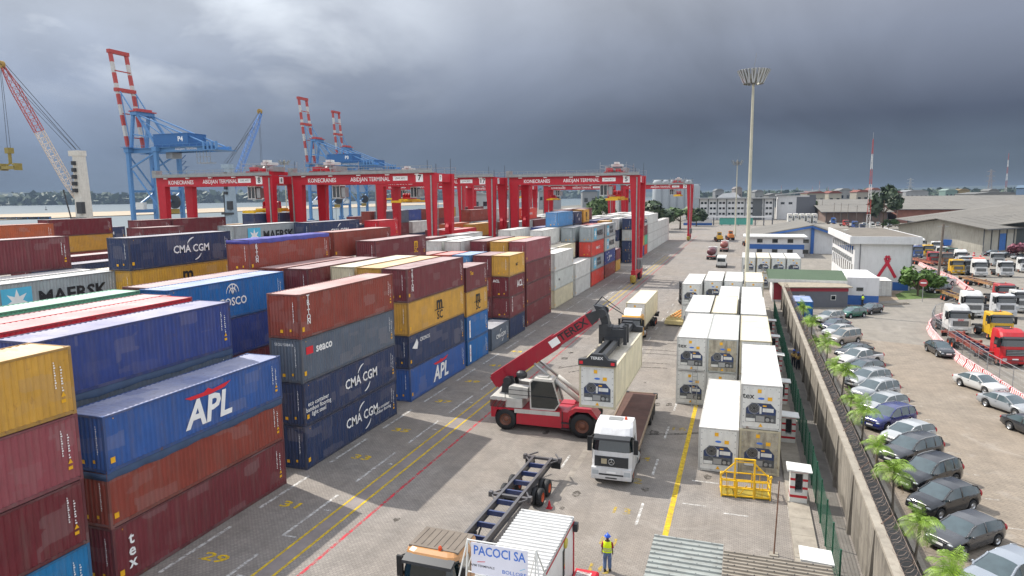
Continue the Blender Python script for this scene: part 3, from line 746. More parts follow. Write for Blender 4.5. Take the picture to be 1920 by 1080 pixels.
stack('C', 5, -89.3, 88.5, L40, ['maroon', 'navy', 'rust', 'cosco', 'maroon'])
stack('C', 6, -93.0, 58.6, L40, ['maroon', 'navy', 'rust', 'grey', 'orange'])
stack('D', 1, -110.5, 83.2, L40, ['maroon', 'navy', 'rust', 'ochre', 'darkred'])
stack('D', 2, -137.0, 109.4, L40, ['maroon', 'navy', 'ochre', 'navy:cma'])
stack('D', 1, -116.0, 120.0, L40, ['maroon', 'navy', 'navy', 'navy:cma'])
stack('D', 1, -118.0, 134.0, L20, ['maroon', 'red', 'ochre', 'ochre'])
# remaining bays of the far blocks
WT = ['maroon']*5+['rust']*3+['grey']*3+['navy']*4+['royal']*2+['ochre']*2+['coral', 'white', 'white', 'pale', 'red', 'slate', 'orange', 'darkred']
MK = {'grey': ['maersk', 'maersk2', '', ''], 'navy': ['cma', '', ''], 'ochre': ['msc', ''], 'coral': ['hsud', '']}
for row, X in enumerate((-51.0, -54.0, -57.0, -60.0, -63.0)):
    for k, Y in enumerate((140.5, 153.5, 167, 181, 195, 214, 228, 243)):
        hgt = rnd.choice((3, 4, 4, 4, 5)) if k < 6 else 3
        if row < 2 and k < 1: continue
        cs = [rnd.choice(WT) for _ in range(hgt)]
        if k >= 4 and rnd.random() < .5: cs = ['white']*hgt
        stack('B', row+1, X, Y, L40, [c+':'+rnd.choice(MK.get(c, [''])) for c in cs])
for row, X in enumerate((-78.5, -82, -85.5)):
    for k, Y in enumerate((110, 124, 139, 153, 168, 184, 199)):
        hgt = rnd.choice((3, 4, 4, 5)); stack('C', row+1, X, Y, L40, [c+':'+rnd.choice(MK.get(c, [''])) for c in [rnd.choice(WT) for _ in range(hgt)]])
for row, X in enumerate((-112, -121)):
    for k, Y in enumerate((150, 164, 179, 194, 210, 226)):
        hgt = rnd.choice((3, 4, 4)); stack('D', row+1, X, Y, L40, [c+':'+rnd.choice(MK.get(c, [''])) for c in [rnd.choice(WT) for _ in range(hgt)]])

# keep only the boxes something of which can be seen from the photograph's viewpoint or a step beside it
lo = np.array([[b[2]-CW, b[3], b[4]] for b in BX]); hi = np.array([[b[2], b[3]+b[5], b[4]+b[6]] for b in BX])
seen = np.zeros(len(BX), int)
for ox in (0, -4, 4):
    o = np.array([ox*_cy, ox*_sy, CH])
    for i in range(len(BX)):
        a, c = lo[i], hi[i]; P = []
        for u in np.linspace(.04, .96, 7):
            for v in (.06, .5, .94):
                P += [(c[0], a[1]+u*(c[1]-a[1]), a[2]+v*(c[2]-a[2])), (a[0]+v*(c[0]-a[0]), a[1]+u*(c[1]-a[1]), c[2])]
        for u in (.06, .5, .94):
            for v in (.06, .5, .94): P.append((a[0]+u*(c[0]-a[0]), a[1], a[2]+v*(c[2]-a[2])))
        P = np.array(P); d = P-o
        z = d @ np.array(CF); px = 960+FPX*(d @ np.array(CR))/z; py = 540-FPX*(d @ np.array(CU))/z
        ok = (px > -30) & (px < 1950) & (py < 1110)
        P = P[ok]; d = d[ok]
        if not len(P): continue
        with np.errstate(divide='ignore', invalid='ignore'):
            t0 = (lo[None]-o)/d[:, None]; t1 = (hi[None]-o)/d[:, None]
        tn = np.minimum(t0, t1).max(2); tf = np.maximum(t0, t1).min(2)
        blk = (tn < tf) & (tn < .9995) & (tf > 0); blk[:, i] = False
        seen[i] += int((~blk.any(1)).sum()) * (3 if ox == 0 else 1)
TW = ['bottom', 'second', 'third', 'fourth', 'fifth']
PH = {'A': 'from the yard lane', 'B': 'behind the second crane lane', 'C': 'behind the third crane lane', 'D': 'nearest the quay cranes'}
order = {}
for b in BX: order.setdefault((b[0], b[1]), set()).add(round(b[3]))
NSEEN = 0; LAB = set()
big_mark = {'apl': 'white APL letters under a red eagle', 'cma': 'white CMA CGM letters', 'cma_eco': 'CMA CGM letters and bamboo flooring note', 'cma_eco2': 'CMA CGM letters at ground level',
            'seaco': 'a red and white seaco mark', 'triton': 'upright white TRITON letters', 'tex': 'upright white tex letters', 'msc': 'black m SC mark', 'cronos': 'white CRONOS mark',
            'maersk': 'MAERSK letters and pale blue star', 'maersk2': 'MAERSK SEALAND letters', 'cosco': 'white COSCO globe', 'acl': 'white ACL letters', 'safm': 'white Safmarine letters', 'hsud': 'white HAMBURG letters'}
for i, b in enumerate(BX):
    if seen[i] < 2: continue
    block, row, X, Y, z, L, H, col, mark, kind, tarp, lab, tier, nt = b
    st = sorted(order[(block, row)]).index(round(Y))
    pos = ('topmost' if tier == nt-1 else TW[tier]) + ' in ' + ORD[min(st, 19)] + ' stack of ' + ORD[row-1] + ' row ' + PH[block]
    lab = CNAME[col] + ' container ' + pos
    if tarp: lab = CNAME[col] + ' tarpaulin topped box ' + pos
    q = lab; k = 2
    while q in LAB: q = lab.replace('container', ('short' if L < 8 else 'long')+' container', 1); LAB.add(q+'#'); break
    LAB.add(q)
    NSEEN += 1
    near = Y < 120 or block in 'A'
    container('shipping_container', q, X, Y, z, L, H, col, mark, kind, 'stacked shipping containers', near or bool(mark), tarp)
print('containers', len(BX), 'seen', NSEEN)

# ---------------------------------------------------------------- refrigerated containers at the plug-in stand
RG = 'refrigerated containers on the paved stand'
def reef(X, Y, z, col, kind, lab, H=2.896):
    return container('refrigerated_container', lab, X, Y, z, L40, H, col, '', kind, RG, False, cat='container')
reef(.07, 43.47, 0, 'white', 'reefer', 'clean white reefer standing alone on the ground beside the yellow work cage')
reef(2.54, 43.9, 0, 'cream', 'reefer_dirty', 'rust streaked cream reefer under the tex reefer nearest the yellow cage')
reef(2.54, 43.95, 2.9, 'white', 'reefer_tex', 'white tex reefer on top of the rust streaked cream reefer')
for c, (xr, names) in enumerate(((-2.66, ('left', 'white')), (-.2, ('middle', 'pale')), (2.36, ('right', 'cream')))):
    for tr in (0, 1):
        nm = {(0, 1): 'white tex reefer with ladder below, upper left in second bay of the stand', (0, 0): 'lower white reefer with an aluminium ladder leaning on it',
              (1, 1): 'dirty stained grey reefer, upper middle in second bay', (1, 0): 'lower middle reefer under the dirty stained one', (2, 1): 'cream reefer with chipped roof edge, upper right in second bay', (2, 0): 'lower right reefer under the one with chipped roof edge'}[(c, tr)]
        reef(xr, 57.5, tr*2.9, names[1] if tr else 'white', 'reefer_tex' if c == 0 and tr else 'reefer_dirty' if c == 1 and tr else 'reefer', nm)
for c, (xr, col) in enumerate(((-3.1, 'white'), (-.5, 'cream'), (2.3, 'white'))):
    for tr in (0, 1): reef(xr, 70.6, tr*2.9, col, 'reefer', ('upper ' if tr else 'lower ')+['left', 'middle', 'right'][c]+' reefer in the third bay of the stand')
for c, (xr, col) in enumerate(((-.4, 'white'), (2.3, 'white'))):
    for tr in (0, 1): reef(xr, 84.2, tr*2.6, col, 'reefer', ('upper ' if tr else 'lower ')+['left', 'right'][c]+' low white reefer in the fourth bay', 2.6)
for c, (xr, col) in enumerate(((-2.7, 'white'), (-.05, 'pale'), (2.65, 'cream'))):
    for tr in (0, 1): reef(xr, 97.2, tr*2.9, col, 'reefer', ('upper ' if tr else 'lower ')+['left', 'middle', 'right'][c]+' reefer in the fifth and farthest bay')
reef(-5.3, 93.0, 0, 'white', 'reefer', 'white reefer at the outer left edge behind the fourth bay'); reef(-5.3, 93.0, 2.9, 'white', 'reefer', 'upper white reefer at the outer left edge behind the fourth bay')
p0 = G(1417, 483, 5.8)
for c in range(4):
    for tr in (0, 1):
        reef(p0.x+2.62*c, p0.y, tr*2.9, ['pale', 'cream', 'white', 'white'][c], 'reefer', ('upper' if tr else 'lower')+' reefer, '+ORD[c]+' from the light mast in the row behind the green roof')
# aluminium ladder on the second bay
t = thing('ladder', 'aluminium ladder leaning on the lower white reefer', 'ladder', (-3.55, 57.3, 0)); mb = MB(); mb.bar((-.2, -.55, 0), (-.2, 0, 3.4), .05, .03); mb.bar((.2, -.55, 0), (.2, 0, 3.4), .05, .03)
mb.build('rail', steel, t); mb = MB()
for q in range(11): mb.bar((-.2, -.55+.05*q, .3*q+.15), (.2, -.55+.05*q, .3*q+.15), .035)
mb.build('rung', steel, t)

# power cabinets, slab, fence, wall
mb = MB(); mb.box(2.82, 20, 0, 3.95, 112, .16)
for k in range(46): mb.box(2.81, 20+2*k, .15, 3.96, 20.03+2*k, .168)
struct(mb.build('cable_trench_cover', concrete))
def cabinet(Y, lab):
    t = thing('power_cabinet', lab, 'cabinet', (3.38, Y, .16), 0, 'reefer power cabinets along the green fence'); t.scale = (.92, .92, .95)
    a = MB(); a.box(-.5, -.45, 0, .5, .45, .62); a.box(-.5, -.45, .62, -.22, .45, 1.8); a.box(.22, -.45, .62, .5, .45, 1.8); a.box(-.22, .1, .62, .22, .45, 1.8); a.box(-.5, -.45, 1.8, .5, .45, 1.95)
    a.build('housing', white, t)
    s = MB()
    for x0, x1 in ((-.503, -.217), (.217, .503)):
        for z in (.85, 1.35): s.box(x0, -.454, z, x1, -.30, z+.15)
    s.box(-.504, -.455, .30, .504, .455, .46); s.box(-.504, -.456, 1.86, .504, .456, 1.96)
    s.build('red_stripe', redp, t)
    d = MB(); d.box(-.2, -.02, .66, .2, .09, 1.76)
    for q in range(3): d.lathe([(.0, -.12), (.07, -.12), (.07, 0)], 'y', (-.08+.08*(q % 2), -.02, .8+.28*q), 8)
    d.build('socket_panel', dark, t)
    r = MB(); r.prism([(-.72, 1.97), (.72, 1.97), (.72, 2.03), (-.72, 2.09)], 'y', -.68, .68); r.build('cabinet_roof', white, t)
for k, (Y, lab) in enumerate(((30.3, 'power cabinet partly behind the shelter roof in front'), (40.4, 'red striped power cabinet beside the yellow cage'), (50.4, 'power cabinet beside the stacked tex reefer'),
        (59.8, 'power cabinet at the start of the second reefer bay'), (69.8, 'power cabinet beside the second reefer bay, fifth along the fence'), (79, 'power cabinet beside the third reefer bay'), (89, 'power cabinet farthest along the fence'))):
    cabinet(Y, lab)
mgreen = M('fence_green', '#12503a', .5, var=.15)
t = thing('mesh_fence', 'dark green welded mesh fence running beside the power cabinets', 'fence', (4.35, 30, 0))
ys = [0.4+2.55*k for k in range(30)]
for y in ys:
    mb = MB(); mb.box(-.035, y-.035, 0, .035, y+.035, 2.45); mb.box(-.04, y-.04, 2.45, .04, y+.04, 2.48); mb.build('post', mgreen, t)
mb = MB()
for z in [.1+.2*i for i in range(12)]: mb.bar((0, ys[0], z), (0, ys[-1], z), .012)
for i in range(int((ys[-1]-ys[0])/.16)): mb.bar((.008, ys[0]+.16*i, .05), (.008, ys[0]+.16*i, 2.4), .009)
mb.build('mesh_panel', mgreen, t)

mwall = bpy.data.materials.new('stained_wall'); mwall.use_nodes = True; nt = NT(mwall.node_tree)
o = nt.n('ShaderNodeOutputMaterial'); b = nt.n('ShaderNodeBsdfPrincipled'); nt.l(b.outputs[0], o.inputs[0]); b.inputs['Roughness'].default_value = .92
c = nt.n('ShaderNodeTexCoord').outputs['Object']
cc = nt.mix(nt.ramp(nt.noise(c, .5, 6, .65), [(.3, 0), (.7, 1)]), (.175, .155, .125), (.27, .243, .205))
st = nt.noise(nt.mapping(c, (3, 1.6, .22)), 1.0, 7, .7)
cc = nt.mix(nt.math('MULTIPLY', nt.ramp(st, [(.44, 0), (.60, 1)]), .75), cc, (.085, .075, .062))
cc = nt.mix(nt.math('MULTIPLY', nt.ramp(nt.noise(nt.mapping(c, (1, .5, 1.5)), .9, 5, .6), [(.58, 0), (.63, 1)]), .7), cc, (.12, .105, .085))
nt.l(cc, b.inputs['Base Color']); bp = nt.n('ShaderNodeBump'); bp.inputs['Strength'].default_value = .4; bp.inputs['Distance'].default_value = .03
nt.l(nt.noise(c, 6, 5), bp.inputs['Height']); nt.l(bp.outputs[0], b.inputs['Normal'])
t = thing('boundary_wall', 'long stained concrete boundary wall topped with razor wire', 'wall', (5.85, 18, 0))
mb = MB(); mb.box(-.13, 0, -.05, .13, 94, 3.35); mb.build('wall_panel', mwall, t)
mb = MB(); mb.box(-.19, -.01, 3.35, .19, 94.01, 3.5); mb.build('coping', concrete, t)
for k in range(16):
    y = 1+6.1*k; mb = MB(); mb.frustum((-.32, y-.18, .32, y+.18, -.05), (-.17, y-.17, .17, y+.17, 3.349)); mb.build('buttress', mwall, t)
wire = M('rusty_wire', '#8a7a6e', .6, .3, var=.4)
mb = MB(); pts = []
for i in range(94*5*5):
    y = .1+i/25; a = i*2*math.pi/11; r = .26+.05*math.sin(i*.37)
    pts.append((.34+r*math.cos(a), y, 3.78+r*math.sin(a)))
for a, q in zip(pts, pts[1:]): mb.tube(a, q, .0075, n=3, caps=False)
for z, x in ((3.7, .1), (3.95, .55)): mb.bar((x, 0, z), (x, 94, z), .014)
mb.build('razor_wire', wire, t)
mb = MB()
for k in range(16): mb.bar((.1, 1+6.1*k, 3.49), (.55, 1+6.1*k, 4.0), .04)
mb.build('wire_bracket', M('bracket_rust', '#6e5a50', .7, var=.3), t)

# palms in the planting strip
frond_m = M('palm_frond', (.19, .31, .03), .5, var=.4, scale=2.2); dead_m = M('dead_frond', (.20, .13, .06), .9, var=.3, scale=2); trunk_m = M('palm_trunk', (.16, .135, .105), .9, var=.3, scale=5)
def palm_meshes(seed):
    r = random.Random(seed); tr = MB(); h = 1.7+.35*r.random()
    tr.lathe([(.13, 0), (.10, .15), (.075, .6), (.06, h), (.085, h+.02), (.075, h+.55), (.03, h+.75)], n=9)
    f = MB(); n = 15
    for k in range(n):
        az = 2*math.pi*k/n*1.62+r.random()*.5; up = R_(84-66*k/n+r.uniform(-6, 6)); Lf = 1.25+.3*r.random()
        p = Vector((0, 0, h+.6)); d = Vector((math.cos(az)*math.cos(up), math.sin(az)*math.cos(up), math.sin(up))); seg = 12; pts = [p.copy()]
        for i in range(seg):
            d.z -= .085+.017*i; d.normalize(); p = p+d*(Lf/seg); pts.append(p.copy())
        for i in range(seg): f.tube(pts[i], pts[i+1], .014*(1-i/seg)+.004, n=3, caps=False)
        for i in range(2, seg+1):
            q = pts[i]; dd = (pts[i]-pts[i-1]).normalized(); sd = dd.cross(Vector((0, 0, 1)))
            if sd.length < .05: sd = Vector((1, 0, 0))
            sd.normalize(); ll = .50*math.sin(math.pi*(.16+.76*i/seg))+.06
            for sg in (-1, 1):
                for e in (0, .5):
                    o_ = q-dd*(Lf/seg*e); tip = o_+(sd*sg*.80+dd*.55+Vector((0, 0, -.45-.25*r.random())))*ll; wv = dd*.017
                    mid = o_+(tip-o_)*.5+Vector((0, 0, .05))
                    f.add([o_-wv*.5, o_+wv*.5, mid+wv, tip, mid-wv], [(0, 1, 2, 4), (4, 2, 3)])
    dd_ = MB()
    for k in range(2):
        az = seed+2.6*k; p = Vector((0, 0, h+.5)); pts = [p+Vector((math.cos(az)*.30*s_, math.sin(az)*.30*s_, .12*s_-.22*s_*s_)) for s_ in (0, .6, 1.2, 1.8, 2.3)]
        for a_, b_ in zip(pts, pts[1:]):
            dd_.tube(a_, b_, .012, n=3, caps=False); sd = (b_-a_).cross(Vector((0, 0, 1))).normalized()
            for sg in (-1, 1):
                for e in (0, .33, .66): o_ = a_+(b_-a_)*e; dd_.add([o_, o_+(b_-a_)*.12, o_+sd*sg*.10+Vector((0, 0, -.28))], [(0, 1, 2)])
    return tr.mesh('trunk', trunk_m, True), f.mesh('crown', frond_m), dd_.mesh('dead_frond', dead_m)
pm = [palm_meshes(s) for s in range(4)]
py_ = [29.8, 35.0, 40.3, 45.4, 51.0, 56.4, 62.0, 67.5, 73.2, 78.6, 84.5, 90.0, 95.5, 101.0]
pl = ['nearest palm, cut by the bottom edge, by the silver hatchback', 'young palm in front of the charcoal hatchback', 'young palm before the black hatchback', 'young palm before the black crossover', 'young palm before the roof railed dark estate',
      'young palm before the blue off-roader', 'young palm by the small silver hatch', 'young palm by the silver crossover', 'young palm near the white pickup', 'young palm between pickup and silver people carrier', 'young palm in front of the silver people carrier', 'young palm by the silver estate', 'young palm near the blue container', 'farthest young palm by the grey hut']
for k, y in enumerate(py_):
    t = thing('palm_tree', pl[k], 'palm', (8.2 if k < 9 else 7.7, y, 0), k*1.7, 'young palms along the boundary wall'); a, f, dm = pm[k % 4]
    t.scale = [(.88+.13*math.sin(k*3.3))]*3; t.rotation_euler = (.05*math.sin(k*1.9), .05*math.cos(k*2.7), k*1.7)
    link('trunk', a, t); link('crown', f, t); link('dead_fronds', dm, t)

# ---------------------------------------------------------------- rubber tyred gantry cranes
rtgred = M('crane_red', '#b20420', .5, var=.08, dirt=.14); walk = M('walkway_grey', '#8f9290', .6, .3, var=.15)
def wheel(mb, c, r, w_, m=0, ax='y', mr=1):
    """tyre and rim profile turned about an axle along ax"""
    mb.lathe([(r*.55, -w_/2), (r*.9, -w_/2), (r, -w_*.36), (r, w_*.36), (r*.9, w_/2), (r*.55, w_/2)], ax, c, 20, m)
    mb.lathe([(.001, -w_*.30), (r*.25, -w_*.34), (r*.3, -w_*.22), (r*.5, -w_*.24), (r*.56, -w_*.5)], ax, c, 16, mr)
    mb.lathe([(r*.56, w_*.5), (r*.5, w_*.24), (r*.3, w_*.22), (r*.25, w_*.34), (.001, w_*.30)], ax, c, 16, mr)
def rtg(XR, XL, Y0, Y1, num, trol, zs, lab, load=None, fine=True):
    t = thing('gantry_crane', lab, 'gantry crane', (XR, Y0, 0), 0, 'red gantry cranes over the container blocks')
    Lx = XL-XR; D = Y1-Y0; zt = 21.55; zb = 19.95
    for y in (0, D):
        mb = MB(); mb.box(Lx-.95, y-.6, zb, .95, y+.6, zt)
        mb.build('girder', rtgred, t)
    for side, x in (('r', 0), ('l', Lx)):
        mb = MB(); mb.box(x-.75, .6, zb+.15, x+.75, D-.6, zt-.05); mb.build('top_beam', rtgred, t)
        mb = MB(); mb.box(x-.45, -1.2, 1.75, x+.45, D+1.2, 2.6); mb.build('sill_beam', rtgred, t)
        for y in (0, D):
            mb = MB(); sg = 1 if side == 'r' else -1
            a = (x-.4, y-.42, x+.4, y+.42, 2.6); b_ = ((x-.95, y-.58, x+.94, y+.58, zb) if side == 'r' else (x-.9, y-.58, x+.9, y+.58, zb))
            mb.frustum(a, (x-.55 if side == 'r' else x-.75, y-.5, x+.75, y+.5, 12), 0); mb.frustum((x-.55 if side == 'r' else x-.75, y-.5, x+.75, y+.5, 12), b_, 0)
            if fine:
                mb.prism([(y+.5, 13.2), (y+1.1, 12.4), (y+1.1, 11.4), (y+.45, 10.6)] if y == 0 else [(y-.5, 13.2), (y-.45, 10.6), (y-1.1, 11.4), (y-1.1, 12.4)], 'x', x-.3, x+.3)
            mb.build('leg', rtgred, t)
            for q in (-1.0, 1.0):
                mb = MB(); wheel(mb, (x, y+q, .78), .78, .55, 0, 'x'); mb.build('wheel', [black, rtgred], t, True)
            mb = MB(); mb.prism([(y-1.6, 1.0), (y+1.6, 1.0), (y+.9, 1.75), (y-.9, 1.75)], 'x', x-.42, x-.32); mb.prism([(y-1.6, 1.0), (y+1.6, 1.0), (y+.9, 1.75), (y-.9, 1.75)], 'x', x+.32, x+.42); mb.build('bogie', rtgred, t)
        if fine:
            mb = MB(); mb.bar((x, .5, 9), (x, D-.5, 9), .22); mb.bar((x, D-.6, 3), (x, .6, 8.6), .16); mb.build('brace', rtgred, t)
    mb = MB()                                                          # striped buffer by the lane wheel
    mb.lathe([(0, .35), (.55, .35), (.62, .8), (.62, 1.5), (.5, 1.75), (0, 1.75)], 'z', (.1, -2.0, 0), 14); mb.build('wheel_guard', hazard, t)
    mb = MB(); mb.box(Lx-.9, -1.35, zt-.02, .9, -.62, zt+.09); mb.box(Lx-.9, -1.36, zt+.09, .9, -1.2, zt+.50)  # walkway and cable tray on the near girder
    mb.box(Lx-.9, D+.62, zt-.02, .9, D+1.35, zt+.06)
    for y in (-1.32, D+1.3):
        for z in (zt+.6, zt+1.1): mb.bar((Lx-.9, y, z), (.9, y, z), .05)
        for k in range(14): mb.bar((Lx-.9+k*(-Lx+1.8)/13, y, zt), (Lx-.9+k*(-Lx+1.8)/13, y, zt+1.1), .05)
    mb.build('walkway', walk, t)
    mb = MB()
    for k in range(5):
        x = Lx*.94-Lx*.215*k; mb.box(x-.35, -.95, zt-.28, x+.35, -.62, zt-.1)
    mb.build('floodlight', M('lamp_white', '#f0f0ee', .3, var=.02), t)
    mb = MB(); mb.box(.28, -.72, 2.6, .5, -.585, zb+1.2); mb.box(Lx-1.25, -.4, 4, Lx-.98, .3, zt+.9); mb.box(Lx-1.6, -.9, zt, Lx-.6, .5, zt+1.3)
    for k in range(34): mb.bar((.78, .62, 3+.5*k), (.78, 1.05, 3+.5*k), .04)
    mb.bar((.78, .62, 2.6), (.78, .62, zb), .06); mb.bar((.78, 1.05, 2.6), (.78, 1.05, zb), .06); mb.build('cable_duct', walk, t)
    mb = MB(); mb.box(-.5, D*.3, 2.6, .9, D*.72, 4.6); mb.box(.9, D*.35, 2.9, 1.0, D*.6, 4.3); mb.build('power_house', M('house_grey', '#6c6f70', .5, var=.1, dirt=.2), t)
    # trolley
    X = Lx*trol
    mb = MB(); mb.box(X-1.9, -.75, zt+.12, X-1.4, D+.75, zt+.75); mb.box(X+1.4, -.75, zt+.12, X+1.9, D+.75, zt+.75); mb.box(X-1.4, D*.25, zt+.3, X+1.4, D*.75, zt+.55)
    mb.box(X-1.5, -.3, zt+.75, X-.3, .7, zt+1.5); mb.box(X+.4, -.3, zt+.75, X+1.3, .6, zt+1.3); tr = mb.build('trolley', rtgred, t)
    mb = MB(); mb.tube((X-1.2, D*.5, zt+1.2), (X+1.2, D*.5, zt+1.2), .55, n=14); mb.box(X-2.1, D*.2, zt+.75, X-1.5, D*.8, zt+1.9); mb.box(X+1.5, D*.2, zt+.75, X+2.2, D*.7, zt+1.6)
    for sx in (-2.6, 2.6):
        for y in (-1, D+1): mb.bar((X+sx, y, zt+.2), (X+sx, y, zt+2.6), .07)
        for z in (zt+1.4, zt+2): mb.bar((X+sx, -1, z), (X+sx, D+1, z), .05)
    for z in (zt+1.4, zt+2.0): mb.bar((X-2.6, -1, z), (X+2.6, -1, z), .05)
    mb.build('winch', steel, tr); mb = MB(); mb.box(X-1.1, D*.35, zt+1.9, X+1.1, D*.65, zt+2.35); mb.box(X-.4, D*.3, zt+2.35, X+.5, D*.5, zt+2.75); mb.build('winch_cover', white, tr)
    # cabin under the trolley
    cx = X+2.4 if trol > .5 else X-2.2
    mb = MB(); mb.box(cx-.8, .7, zb-2.35, cx+.8, 2.5, zb-2.25); mb.box(cx-.8, .7, zb-.3, cx+.8, 2.5, zb-.1)
    for x in (-.78, -.05, .68):
        for y in (.7, 2.4): mb.box(cx+x, y, zb-2.25, cx+x+.1, y+.1, zb-.3)
    cb = mb.build('cabin', white, t); mb = MB(); mb.box(cx-.72, .76, zb-2.25, cx+.72, 2.44, zb-.3); mb.build('cabin_glass', glass, cb)
    mb = MB(); mb.box(cx-.9, .6, zb-2.5, cx+2.4, .68, zb-2.4); mb.box(cx+.9, .9, zb-2.2, cx+1.7, 2, zb-.5); mb.build('cabin_platform', steel, cb)
    # ropes, head block, spreader
    y0, y1 = D*.5-.9, D*.5+.9
    mb = MB()
    for x in (-.9, .9):
        for y in (y0, y1): mb.tube((X+x, y, zs+1.5), (X+x*1.2, y, zt), .03, n=4)
    mb.build('hoist_rope', dark, t)
    mb = MB(); mb.box(X-1.1, y0-.3, zs+.75, X+1.1, y1+.3, zs+1.15)
    for x in (-.95, -.35, .35, .95): mb.lathe([(.1, -.12), (.5, -.12), (.5, .12), (.1, .12)], 'x', (X+x, y0+.2, zs+1.5), 12); mb.lathe([(.1, -.12), (.5, -.12), (.5, .12), (.1, .12)], 'x', (X+x, y1-.2, zs+1.5), 12)
    mb.build('head_block', rtgred, t)
    mb = MB(); mb.box(X-1.1, D*.5-3, zs+.3, X+1.1, D*.5+3, zs+.75)
    for y in (-6, 6): mb.box(X-1.22, D*.5+y-.2, zs, X+1.22, D*.5+y+.2, zs+.45)
    for x in (-.6, .6): mb.bar((X+x, D*.5-6, zs+.3), (X+x, D*.5+6, zs+.3), .3, .35)
    mb.prism([(X-1.22, zs), (X-.7, zs+.9), (X+.7, zs+.9), (X+1.22, zs)], 'y', D*.5-1.1, D*.5+1.1)
    mb.build('spreader', yellowp, t)
    # lettering on the near girder
    mb = MB(); yf = -.606
    mb.text('KONECRANES', .98, MX((Lx*.80, yf, 20.62), *END), 0, bold=.03, sx=.9); mb.text('ABIDJAN TERMINAL', .98, MX((Lx*.43, yf, 20.66), *END), 0, bold=.02, sx=.86)
    mb.box(Lx*.205-1.35, yf-.002, 20.38, Lx*.205+1.35, yf, 21.1, 0); mb.box(-2.35, yf-.002, 20.1, -1.05, yf, 21.35, 0)
    mb.text(num, 1.25, MX((-1.7, yf-.006, 20.73), *END), 1, bold=.04); mb.text('(SWL 40T)', .4, MX((Lx*.205, yf-.006, 20.74), *END), 1)
    mb.box(.756, D*.25, 20.2, .758, D*.25+1.1, 21.3, 0); mb.text(num, .95, MX((.762, D*.25+.55, 20.73), *SIDE), 1, bold=.04)
    mb.build('lettering', LM, t)
    mb = MB(); mb.tube((Lx*.02, 0, zt), (Lx*.02, 0, zt+2.1), .04, n=5); mb.tube((.5, D, zt), (.5, D, zt+2.6), .04, n=5); mb.tube((-.6, D*.5, zt), (-.6, D*.5, zt+1.6), .05, n=5); mb.build('antenna', dark, t)
    return t
hazard = bpy.data.materials.new('hazard_stripes'); hazard.use_nodes = True; nt = NT(hazard.node_tree)
o = nt.n('ShaderNodeOutputMaterial'); b = nt.n('ShaderNodeBsdfPrincipled'); nt.l(b.outputs[0], o.inputs[0])
wv = nt.n('ShaderNodeTexWave'); wv.inputs['Scale'].default_value = 1.6; nt.l(nt.mapping(nt.n('ShaderNodeTexCoord').outputs['Object'], rot=(0, R_(45), 0)), wv.inputs['Vector'])
nt.l(nt.ramp(wv.outputs['Fac'], [(.5, (.02, .02, .02)), (.51, (.62, .42, .04))], 'CONSTANT'), b.inputs['Base Color'])
rtg(-20.9, -46.2, 137.2, 144.8, '5', .17, 16.6, 'red gantry crane with number 5 beside the open lane')
rtg(-49.0, -74.4, 102.4, 109.4, '7', .82, 9.2, 'red gantry crane with number 7 and raised cabin at left')
rtg(-49.2, -74.6, 131.2, 138.0, '17', .80, 16.5, 'red gantry crane with number 17 standing behind crane 7')
rtg(-77.3, -100.6, 98.2, 104.6, '8', .10, 15.2, 'leftmost red gantry crane with number 8 holding a navy box')
rtg(-20.6, -45.9, 271, 278, '3', .18, 17.0, 'red gantry crane farthest along the open lane', fine=False)
rtg(-49.6, -75, 262, 269, '2', .92, 16, 'red gantry crane with yellow spreader seen under crane 5', fine=False)
rtg(-77, -102.3, 246, 253, '12', .1, 17, 'far red gantry crane behind crane 5 at left', fine=False)
rtg(-77.5, -102.8, 182, 189, '14', .85, 17, 'far red gantry crane seen under the beam of crane 17', fine=False)
# the box crane 8 holds
container('shipping_container', 'dark navy container hanging under the yellow spreader of crane 8', -77.3-2.5+1.22, 98.2+3.2-6.1, 12.2, L40, 2.9, 'navy', '', 'plain', None, False)

